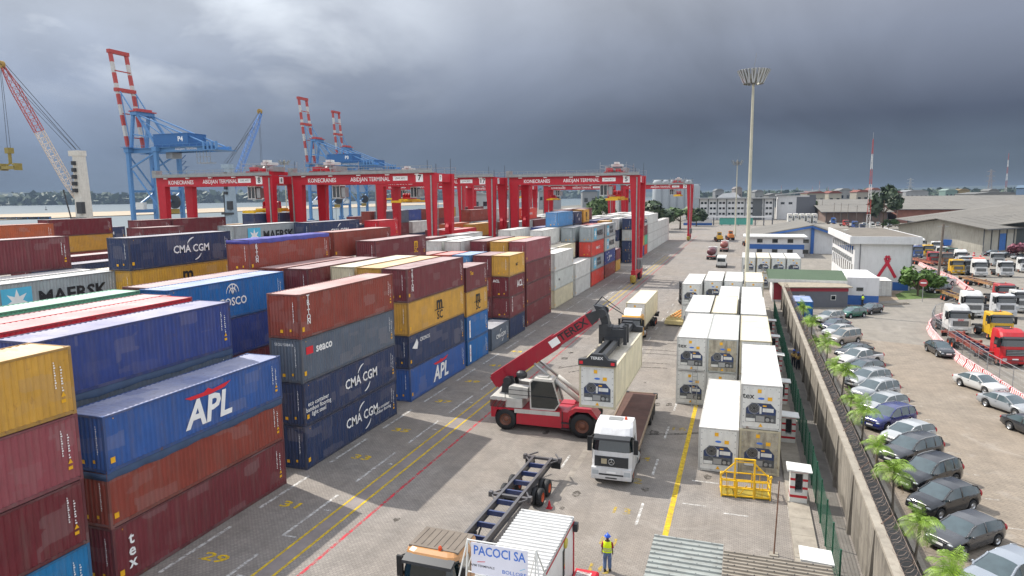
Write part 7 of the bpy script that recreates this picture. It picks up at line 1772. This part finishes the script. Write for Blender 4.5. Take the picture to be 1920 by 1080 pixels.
# blue and white hall with the striped annex
a = GY(1416, 440, 218); c = GY(1552, 440, 218); t = thing('blue_trim_hall', 'white hall with blue gable trim and grey roof behind the reefers', 'building', (0, 0, 0)); xm = GY(1522, 440, 218).x
ze, zr = GY(1418, 440, 218).z, GY(1522, 423, 218).z; mb = MB(); mb.prism([(a.x, 0), (c.x+3, 0), (c.x+3, ze), (xm, zr-.3), (a.x, ze-.2)], 'y', 218, 262); mb.build('wall', bwhite, t)
mb = MB()
for p, q in (((a.x-1, ze-.5), (xm, zr)), ((xm, zr), (c.x+4, ze-.2))): mb.add([(p[0], 216.6, p[1]), (q[0], 216.6, q[1]), (q[0], 263, q[1]), (p[0], 263, p[1]), (p[0], 216.6, p[1]+.25), (q[0], 216.6, q[1]+.25), (q[0], 263, q[1]+.25), (p[0], 263, p[1]+.25)], [(0, 1, 5, 4), (2, 3, 7, 6), (3, 0, 4, 7), (1, 2, 6, 5), (4, 5, 6, 7), (3, 2, 1, 0)])
mb.build('roof', fibre, t); mb = MB()
for p, q in (((a.x-1, ze-.75), (xm, zr-.25)), ((xm, zr-.25), (c.x+4, ze-.45))): mb.bar((p[0], 216.7, p[1]), (q[0], 216.7, q[1]), .1, .7)
mb.bar((xm+.2, 217.6, 0), (xm+.2, 217.6, zr), .9, .5, up=(0, 1, 0)); mb.build('blue_trim', bblue, t)
a2 = GY(1398, 460, 204); c2 = GY(1508, 460, 204); ztop = GY(1450, 445, 204).z; t = thing('striped_annex', 'low white annex with broad blue stripe before the hall', 'building', (0, 0, 0)); mb = MB(); mb.box(a2.x, 204, 0, c2.x, 215, ztop); mb.build('wall', bwhite, t)
z0, z1 = GY(1450, 467, 204).z, GY(1450, 458, 204).z; mb = MB(); mb.box(a2.x-.02, 203.96, z0, c2.x+.02, 204, z1); mb.build('blue_stripe', bblue, t); mb = MB(); mb.box(a2.x-.7, 203, ztop, c2.x+.7, 216, ztop+.3); mb.build('roof', white, t)
windows(t, ('y', 204, -1), [(a2.x+3+k*4, a2.x+4.5+k*4, z1+.4, z1+1.5) for k in range(4)]+[(a2.x+3+k*4, a2.x+4.5+k*4, 1, 2.2) for k in range(4)])
# three storey office block at the end of the yard
t = thing('office_block', 'long white three storey office block at the end of the yard', 'building', (0, 0, 0)); xa, xb_, xc, Yb = -31.5, 18.5, 40.5, 498; zt_ = GY(1380, 373, Yb).z
mb = MB(); mb.box(xa, Yb, 0, xb_, Yb+14, zt_); mb.build('wall', bwhite, t); mb = MB(); mb.box(xa-2, Yb-2, zt_, xb_+1, Yb+15, zt_+.9); mb.build('roof', M('roof_grey', '#8b8c8c', .8, var=.1), t); mb = MB(); mb.prism([(6, zt_+.9), (18, zt_+.9), (12, zt_+5)], 'y', Yb+2, Yb+9) if False else mb.prism([(xa+12, zt_+.9), (xa+28, zt_+.9), (xa+24, zt_+4.5), (xa+16, zt_+3.8)], 'y', Yb+3, Yb+12); mb.build('roof_light', bwhite, t)
mb = MB()
for k in range(9): x_ = xa+.2+k*6.1; mb.box(x_, Yb-.5, 0, x_+.6, Yb, zt_)
mb.box(xb_-14, Yb-.7, 0, xb_-8, Yb-.5, zt_); mb.build('pilaster', M('pilaster_grey', '#55585a', .7), t)
windows(t, ('y', Yb, -1), [(xa+1.6+6.1*k+2.3*q, xa+3.3+6.1*k+2.3*q, zt_*f_, zt_*f_+1.5) for k in range(8) for q in (0, 1) for f_ in (.24, .50, .76)])
t = thing('office_wing', 'white wing with dark glazed corner right of the office block', 'building', (0, 0, 0)); mb = MB(); mb.box(xb_+2, Yb+6, 0, xc, Yb+26, zt_+2); mb.build('wall', bwhite, t); mb = MB(); mb.prism([(xb_+1, zt_+2), (xc+6, zt_+4.6), (xc+6, zt_+5.2), (xb_+1, zt_+2.6)], 'y', Yb+4, Yb+28); mb.build('roof', M('roof_grey', '#8b8c8c', .8), t); mb = MB(); mb.box(xc-8, Yb+5.9, 3, xc+3, Yb+6, zt_+1); mb.box(xc, Yb+5.95, 0, xc+4, Yb+24, zt_+2.4); mb.build('glazed_corner', bgrey, t); windows(t, ('y', Yb+6, -1), [(xb_+4+5*k, xb_+6.5+5*k, zt_*.72, zt_*.72+1.6) for k in range(2)])
t = thing('gate_wall', 'low white and blue gate wall with teal panel at the yard end', 'wall', (0, 0, 0)); mb = MB(); mb.box(-34, 408, 0, -18, 408.6, 3.6); mb.box(-34.5, 407, 4.4, 14, 409, 5.2); mb.build('wall_panel', bwhite, t); mb = MB(); mb.box(-34, 407.9, 0, -18, 408, 1.3); mb.build('blue_band', bblue, t); mb = MB(); mb.box(-14, 407.7, .4, 4, 408.2, 4.2); mb.build('teal_panel', M('teal_panel', '#4c9a8c', .6, var=.1), t); mb = MB()
for k in range(8): mb.box(-17.5+k*4.5, 408, 0, -16.9+k*4.5, 408.6, 4.4)
mb.build('pillar', bgrey, t)
for c in range(5):
    for tr in (0, 1): reef(G(1470+c*10, 412).x*1.0+1.2, 432, tr*2.9, 'white', 'reefer', ('upper' if tr else 'lower')+' far reefer, '+ORD[c]+' from left beside the office block')
g = G(1367, 530); t = thing('dome_canopy', 'beige round topped canopy just beyond the last reefers', 'canopy', (g.x+.3, 121, 0)); mb = MB(); mb.ellipsoid((0, 0, 2.6), 2.1, 2.1, .8, 18, 5, half=True); mb.build('canopy_top', M('canopy_beige', '#9c9078', .8, var=.12), t); mb = MB()
for a_ in range(4): mb.tube((1.5*math.cos(a_*1.57), 1.5*math.sin(a_*1.57), 0), (1.5*math.cos(a_*1.57), 1.5*math.sin(a_*1.57), 2.7), .06, n=6)
mb.build('post', steel, t)
# warehouses on the right, ridges running left to right
def shed(lab, x0, x1, y0, y1, ze, zr, wcol, panels=0, over=1.2, gable=None, door=None, at_=None, rz=0):
    """ridge along local x, visible wall at local y0"""
    ox, oy = at_ or ((x0+x1)/2, y0); 
    t = thing('warehouse', lab, 'warehouse', (ox, oy, 0), R_(rz), 'warehouses on the right')
    if at_ is None: x0, x1, y0, y1 = x0-ox, x1-ox, 0, y1-oy
    ym = (y0+y1)/2; wm = M('shed_'+wcol[1:], wcol, .85, var=.16, scale=.25, dirt=.4)
    mb = MB(); mb.prism([(y0, 0), (y1, 0), (y1, ze), (ym, zr-.25), (y0, ze)], 'x', x0, x1); mb.build('wall', wm, t)
    mb = MB(); sl_ = (zr-ze)/(ym-y0); e0 = ze-sl_*over
    for s_ in (0, 1):
        ya, za, yb_, zb_ = (y0-over, e0, ym, zr) if s_ == 0 else (ym, zr, y1+over, e0)
        mb.add([(x0-over, ya, za), (x1+over, ya, za), (x1+over, yb_, zb_), (x0-over, yb_, zb_), (x0-over, ya, za+.22), (x1+over, ya, za+.22), (x1+over, yb_, zb_+.22), (x0-over, yb_, zb_+.22)], [(3, 2, 1, 0), (4, 5, 6, 7), (0, 1, 5, 4), (1, 2, 6, 5), (2, 3, 7, 6), (3, 0, 4, 7)])
        n_ = int((x1-x0)/6)
        for k in range(1, n_):
            xx = x0+(x1-x0)*k/n_; mb.bar((xx, ya, za+.24), (xx, yb_, zb_+.24), .12, .05)
    mb.build('roof', fibre, t)
    mb = MB(); mb.bar((x0-over, y0-over-.06, e0-.02), (x1+over, y0-over-.06, e0-.02), .14, .2); mb.build('gutter', bgrey, t)
    if panels:
        mb = MB()
        for k in range(panels+1): x_ = x0+(x1-x0)*k/panels; mb.box(x_-.15, y0-.2, 0, x_+.15, y0-.001, ze-.3)
        mb.build('pilaster', M('pilaster_grey', '#55585a', .7), t)
    for x_, w_, c_ in door or []: mb = MB(); mb.box(x_, y0-.12, 0, x_+w_, y0-.002, ze*.72); mb.build('door', M('door_'+c_[1:], c_, .7, var=.12, dirt=.3), t)
g = G(1842, 472)
shed('nearest warehouse with cream white panel wall and blue door', 0, 62, 0, 26, 7.0, 9.4, '#a8a498', 15, 2.2, None, [(8.4, 3.6, '#3c6cae'), (12.5, 3.6, '#b4b2a8')], (g.x, g.y), 47)
shed('long grey walled warehouse with open doorways left of the nearest one', 0, 92, 0, 72, 6.6, 11.8, '#4e5658', 12, 4.0, None, [(8, 4, '#b8c0c0'), (16, 5, '#5c7a5c'), (24, 5, '#6c84a4'), (32, 5, '#5c7c56'), (46, 4, '#767c7e'), (60, 4.5, '#1c1e20'), (70, 4, '#8a9090')], (67.5, 340), -90)
shed('far warehouse with pink brick walls behind the big tree', 84, 190, 452, 560, 8, 13, '#8c5f52', 0, 2.5)
shed('far low warehouse with red doors left of the big tree', 46, 79, 452, 540, 6.5, 9.6, '#6b5a52', 8, 3, None, [(50, 3, '#a02c30'), (58, 4, '#a03034'), (66, 4, '#7c2c30')])
shed('pale roofed warehouse far beyond the big tree', 120, 330, 700, 800, 9, 14, '#9a9a94', 0, 2); shed('long flat warehouse beyond the office wing', 60, 115, 620, 700, 8, 12, '#86827a', 0, 2); shed('white roofed far shed at the right horizon', 300, 520, 900, 980, 10, 15, '#a8a8a2', 0, 2)
bx_ = [(1512, 1545, 352, 366, 700, '#918d7f', '#6e3930'), (1552, 1576, 352, 366, 720, '#989385', '#6e3930'), (1604, 1628, 350, 366, 760, '#8d887d', '#744034'), (1630, 1648, 346, 366, 800, '#9b9b98', '#784b43'), (1666, 1690, 352, 364, 900, '#85827b', '#64322d'),
       (1572, 1594, 347, 362, 900, '#7c7d7c', '#727371'), (1696, 1738, 350, 364, 1000, '#888a8a', '#7d7e7e'), (1770, 1792, 352, 360, 1100, '#677d76', '#798a83'), (1794, 1815, 352, 362, 1100, '#83724a', '#776642'), (1824, 1912, 358, 374, 800, '#84837f', '#656563'), (1850, 1870, 352, 360, 900, '#7c7c78', '#656563'), (1917, 1930, 345, 372, 700, '#42576f', '#4e6377'),
       (1340, 1356, 348, 364, 1100, '#737577', '#676a6b'), (1376, 1390, 344, 364, 1000, '#797472', '#6d6866'), (1414, 1430, 350, 366, 900, '#7a7c7c', '#676869'), (1440, 1470, 356, 366, 900, '#757675', '#656564'), (840, 918, 357, 376, 560, '#9d9e9d', '#8e8f8e'), (1010, 1052, 352, 362, 900, '#898a8c', '#7d7f80'), (1092, 1120, 352, 372, 700, '#7d8082', '#4d6173'), (1160, 1184, 354, 372, 700, '#7d8082', '#4d6173')]
for k, (pa, pb, ya, yb2, d_, wc, rc) in enumerate(bx_):
    ca, cb_ = ray(pa, 400), ray(pb, 400); A_ = Vector((ca.x, ca.y))*(d_/ca.dot(CF)); B_ = Vector((cb_.x, cb_.y))*(d_/cb_.dot(CF)); zt2 = CH+ray((pa+pb)/2, ya+(6 if k < 7 or 11 < k < 16 else 2)).z*d_
    w_ = (B_-A_).length; ang_ = math.atan2(B_.y-A_.y, B_.x-A_.x)
    t = thing('distant_building', ['far house with red roof', 'far cream house with red roof'][k % 2]+' on the skyline, '+ORD[k]+' counted from the office wing' if k < 5 else 'distant pale block on the skyline near picture column '+ORD[k-5], 'building', (A_.x, A_.y, 0), ang_, 'distant buildings on the skyline')
    t['label'] = (['red roofed', 'grey', 'pale', 'teal', 'ochre', 'blue'][0 if k < 5 else 3 if k == 7 else 4 if k == 8 else 5 if k == 11 else 1+k % 2])+' distant building on the skyline '+['right of the office wing', 'second right of the office wing', 'third right of office wing', 'beside the radio mast', 'right of the big tree', 'between two red roofs', 'under the smaller pylon', 'low block beside the ochre one', 'low block right of the teal one', 'long one under the larger pylon', 'small one atop the long block at right', 'at the extreme right edge',
        'left of the slim light mast', 'just left of the tall light mast', 'just right of the tall light mast', 'low one right of the tall light mast', 'broad one seen under crane 17', 'low one seen under crane 5 at left', 'blue roofed one under crane 5', 'blue roofed one beside the yellow spreader'][k]
    mb = MB(); mb.box(0, 0, 0, w_, w_*.5+8, zt2-.12*zt2); mb.build('wall', M('far_'+wc[1:], wc, .8, var=.08, scale=.1), t); mb = MB(); mb.prism([(-.8, zt2*.88), (w_+.8, zt2*.88), (w_*.7, zt2), (w_*.3, zt2)], 'y', -.8, w_*.5+8.8); mb.build('roof', M('far_'+rc[1:], rc, .8, var=.08, scale=.1), t)
    n_ = max(2, int(w_/6)); mb = MB()
    for q in range(n_): mb.box(w_*(q+.25)/n_, -.08, zt2*.45, w_*(q+.7)/n_, 0, zt2*.62)
    mb.build('window_row', glass, t)
# silos behind the far crane
for k in range(6):
    d_ = 640; px = 1232+k*14; c = ray(px, 400); p = Vector((c.x, c.y))*(d_/c.dot(CF)); zt2 = CH+ray(px, 338 if k != 5 else 346).z*d_; t = thing('silo', 'pale grey storage silo, '+ORD[k]+' from left behind the farthest crane', 'silo', (p.x, p.y, 0), 0, 'silos beyond the yard'); mb = MB(); mb.lathe([(4.6, 0), (4.6, zt2-2), (3.2, zt2), (0, zt2+.4)], n=18); mb.build('drum', M('silo_grey', '#90969a', .7, var=.06, scale=.2), t, True); mb = MB(); mb.box(-4.8, -1, zt2, 4.8, 1, zt2+.5); mb.build('gantry', steel, t)
# masts and pylons
def lattice(lab, px, ytop, d_, w_, colA, colB, name, cat, arms=0):
    c = ray(px, 400); p = Vector((c.x, c.y))*(d_/c.dot(CF)); h = CH+ray(px, ytop).z*d_; t = thing(name, lab, cat, (p.x, p.y, 0)); ms = [MB(), MB()]; n = 14
    for i in range(n):
        a = w_*(1-i/n*.85)/2; b2 = w_*(1-(i+1)/n*.85)/2; z0, z1 = h*i/n, h*(i+1)/n; m = ms[(i//2) % 2]; th = max(.06, w_*.06)
        q0 = [(-a, -a), (a, -a), (a, a), (-a, a)]; q1 = [(-b2, -b2), (b2, -b2), (b2, b2), (-b2, b2)]
        for k in range(4): j = (k+1) % 4; m.bar((*q0[k], z0), (*q1[k], z1), th); m.bar((*q0[k], z0), (*q1[j], z1), th*.6); m.bar((*q1[k], z1), (*q1[j], z1), th*.6)
    ms[0].build('lattice', M('lat_'+colA[1:], colA, .6), t); ms[1].build('lattice_band', M('lat_'+colB[1:], colB, .6), t)
    if arms:
        mb = MB()
        for f_ in (.62, .78, .93): a = w_*arms*(1.2-f_*.5); mb.bar((-a, 0, h*f_), (a, 0, h*f_), w_*.08); mb.bar((-a, 0, h*f_), (0, 0, h*f_+w_*.3), w_*.05); mb.bar((a, 0, h*f_), (0, 0, h*f_+w_*.3), w_*.05)
        mb.build('cross_arm', M('lat_'+colA[1:], colA, .6), t)
    else: mb = MB(); mb.tube((0, 0, h), (0, 0, h*1.06), .05, n=5); mb.build('aerial', steel, t)
lattice('red and white lattice radio mast behind the office building', 1629, 262, 235, 1.3, '#a8423c', '#d0cecb', 'radio_mast', 'mast')
lattice('thin red and white radio mast far away at right', 1882, 288, 1300, 3.2, '#9a4a44', '#d0cecb', 'radio_mast', 'mast')
lattice('smaller electricity pylon on the right skyline', 1703, 334, 1500, 8, '#9a9c9c', '#9a9c9d', 'electricity_pylon', 'pylon', 1.1); lattice('larger electricity pylon at right on the skyline', 1852, 318, 1400, 9, '#8c8482', '#8c8483', 'electricity_pylon', 'pylon', 1.1)
for k, (px, yt) in enumerate(((1463, 348), (1521, 350), (1551, 352), (1597, 352), (1534, 340))): lattice('thin far antenna on the skyline, '+ORD[k]+' of those over the red roofs', px, yt, 900, 1.6, '#a85a50', '#c8c4c0', 'antenna_mast', 'mast')
def pole(lab, px, py, ytop, wd2=.13, arm=False):
    g = G(px, py); c = GY(px, ytop, g.y); t = thing('utility_pole', lab, 'pole', (g.x, g.y, 0), 0, 'poles on the right'); mb = MB(); mb.tube((0, 0, 0), (.3, 0, c.z), wd2*1.3, wd2, n=8); mb.build('pole', M('pole_wood', '#6c6258', .9, var=.2), t); mb = MB(); mb.bar((-.7, 0, c.z-.5), (1.2, 0, c.z-.5), .09); mb.build('cross_arm', steel, t)
pole('brown utility pole rising between barrier and lorries', 1759, 520, 420, .22); 
for k, (px, py, yt) in enumerate(((1562, 420, 380), (1575, 418, 380), (1588, 418, 382), (1604, 428, 385), (1680, 425, 378), (1540, 412, 372), (1531, 412, 372))): pole('thin dark lamp pole before the far warehouses, '+ORD[k]+' of that row', px, py, yt, .1)
g = G(1729, 566); t = thing('road_sign', 'round no entry sign on a post before the shrub', 'sign', (g.x, g.y, 0)); mb = MB(); mb.tube((0, 0, 0), (0, 0, 2.9), .05, n=8); mb.build('post', steel, t); mb = MB(); mb.lathe([(0, -.05), (.62, -.05), (.62, -.02), (0, -.02)], 'y', (0, 0, 3.1), 22); dsc = mb.build('disc', M('sign_red', '#a03a3c', .5), t); mb = MB(); mb.box(-.42, -.058, 3.0, .42, -.051, 3.2); mb.build('white_bar', mk_white, dsc)
g = G(1660, 572); t = thing('island_kerb', 'low grey concrete kerb island in the road bend', 'kerb', (g.x, g.y, 0), R_(30)); mb = MB(); mb.prism([(-4, -.6), (4, -.4), (4.3, .3), (-3.6, .5)], 'z', 0, .28); mb.build('kerb_stone', concrete, t); mb = MB(); mb.prism([(-3.7, -.4), (3.8, -.25), (4.0, .15), (-3.4, .3)], 'z', .28, .285); mb.build('top_fill', M('kerb_fill', '#5c564c', .9), t)
struct(sheet('grass_verge', [(24.5, 126), (31, 130), (34, 138), (29, 141), (25, 132)], .012, M('grass_green', (.08, .13, .03), .95, var=.4, scale=1)))
sheet('pavement', [(13, 116), (24.5, 126), (25, 132), (28, 137), (16, 137), (13, 125)], .010, M('pavement_tan', '#8a7a66', .9, var=.15, scale=.5))
# ship and boats on the lagoon beyond
c = ray(1000, 400); p = Vector((c.x, c.y))*(1150/c.dot(CF)); t = thing('ship', 'pale grey ship lying beyond the yard under crane 5', 'ship', (p.x, p.y, -1), 0.25); mb = MB(); mb.prism([(-38, 0), (-42, 6), (-40, 9), (34, 8), (44, 12), (38, 0)], 'y', -6, 6); mb.build('hull', M('hull_grey', '#9aa2a8', .5), t); mb = MB(); mb.box(-30, -5, 8.6, 10, 5, 15); mb.box(-22, -4.5, 15, 2, 4.5, 20); mb.build('superstructure', white, t); mb = MB(); mb.tube((-10, 0, 20), (-10, 0, 32), .5, n=6); mb.tube((6, 0, 15), (6, 0, 24), .4, n=6); mb.build('ship_mast', steel, t)
c = ray(87, 400); p = Vector((c.x, c.y))*(1500/c.dot(CF)); t = thing('channel_buoy', 'small dark buoy out on the lagoon at left', 'buoy', (p.x, p.y, -2)); mb = MB(); mb.lathe([(2.4, 0), (2.2, 1.5), (.5, 2), (.4, 6), (1, 6.2), (0, 8)], n=10); mb.build('float', dark, t)
t = thing('dredge_pipeline', 'blue floating pipeline with dark floats left of the harbour crane', 'pipeline', (0, 0, 0)); mb = MB(); A_, B_ = G(-40, 411, -1), G(95, 409, -1); mb.tube(A_, B_, 1.3, n=8); mb.build('pipe', housebl, t); mb = MB()
for k in range(7): q = A_+(B_-A_)*(k/6.5); mb.box(q.x-4, q.y-4, -1.5, q.x+4, q.y+4, .8)
mb.build('float', dark, t)
# crowd of parked vehicles before the far warehouses
rv = random.Random(21); cols = ['#b03a34', '#2c4a86', '#d8d8d4', '#d8d8d4', '#8c9094', '#3a4a58', '#c0c4c6', '#a83030']
base = None; k = 0
for row, py in enumerate((404, 410, 417, 425)):
    for px in range(1532+row*14, 1640 if row < 2 else 1700, 19 if row < 2 else 23):
        if row == 3 and 1550 < px < 1600: continue
        g = G(px+rv.uniform(-4, 4), py+rv.uniform(-1.5, 1.5)); c_ = cols[k % 8]
        if k % 3 == 0: truck('parked_lorry', CNAMES2[k % 8]+' lorry in the crowded far yard, '+ORD[row]+' row back, '+ORD[min(19, k)]+' counted', g.x, g.y, -90+rv.uniform(-25, 25), c_, hi=k % 2 == 0, frame=False, axles=(0, -2.5), group='vehicles in the crowded far yard') if False else None
        kind = ['suv', 'hatch', 'pickup', 'mpv'][k % 4]
        car(kind, g.x, g.y, rv.choice((20, -100, 190, 80))+rv.uniform(-15, 15), c_, ['brick red', 'dark blue', 'white', 'pale', 'grey', 'slate', 'silver', 'red'][k % 8]+' vehicle in far crowded yard, '+ORD[(px-1532)//12 if (px-1532)//12 < 20 else 19]+' across in '+ORD[row]+' line', s=1.25, group='vehicles in the crowded far yard'); k += 1
for kk, (px, py, c_, l) in enumerate(((1602, 428, '#2c4a86', 'blue lorry in the far yard left of the radio mast'), (1617, 433, '#2c3a5c', 'navy lorry at the foot of the radio mast'), (1633, 430, '#d8d8d4', 'white lorry right of the radio mast foot'), (1585, 424, '#b03a34', 'red lorry in the far yard before the red doors'), (1562, 420, '#2a5aa0', 'blue lorry near the bush left in the far yard'), (1568, 412, '#c8503c', 'coral lorry behind the blue one in the far yard'))):
    g = G(px, py); truck('parked_lorry', l, g.x, g.y, -60+30*(kk % 3), c_, hi=kk % 2 == 0, group='lorries in the crowded far yard')
# ---------------------------------------------------------------- haze
mb = MB(); mb.box(-15500, -400, -4, 9500, 12500, 106); hz = mb.build('haze', None); hz['kind'] = 'stuff'; hz['label'] = 'thin blue rain haze'
hm_ = bpy.data.materials.new('haze_air'); hm_.use_nodes = True; nt = NT(hm_.node_tree); o = nt.n('ShaderNodeOutputMaterial'); v = nt.n('ShaderNodeVolumePrincipled'); v.inputs['Color'].default_value = (.20, .265, .36, 1); v.inputs['Density'].default_value = .00013; nt.l(v.outputs[0], o.inputs['Volume']); hz.data.materials.append(hm_)
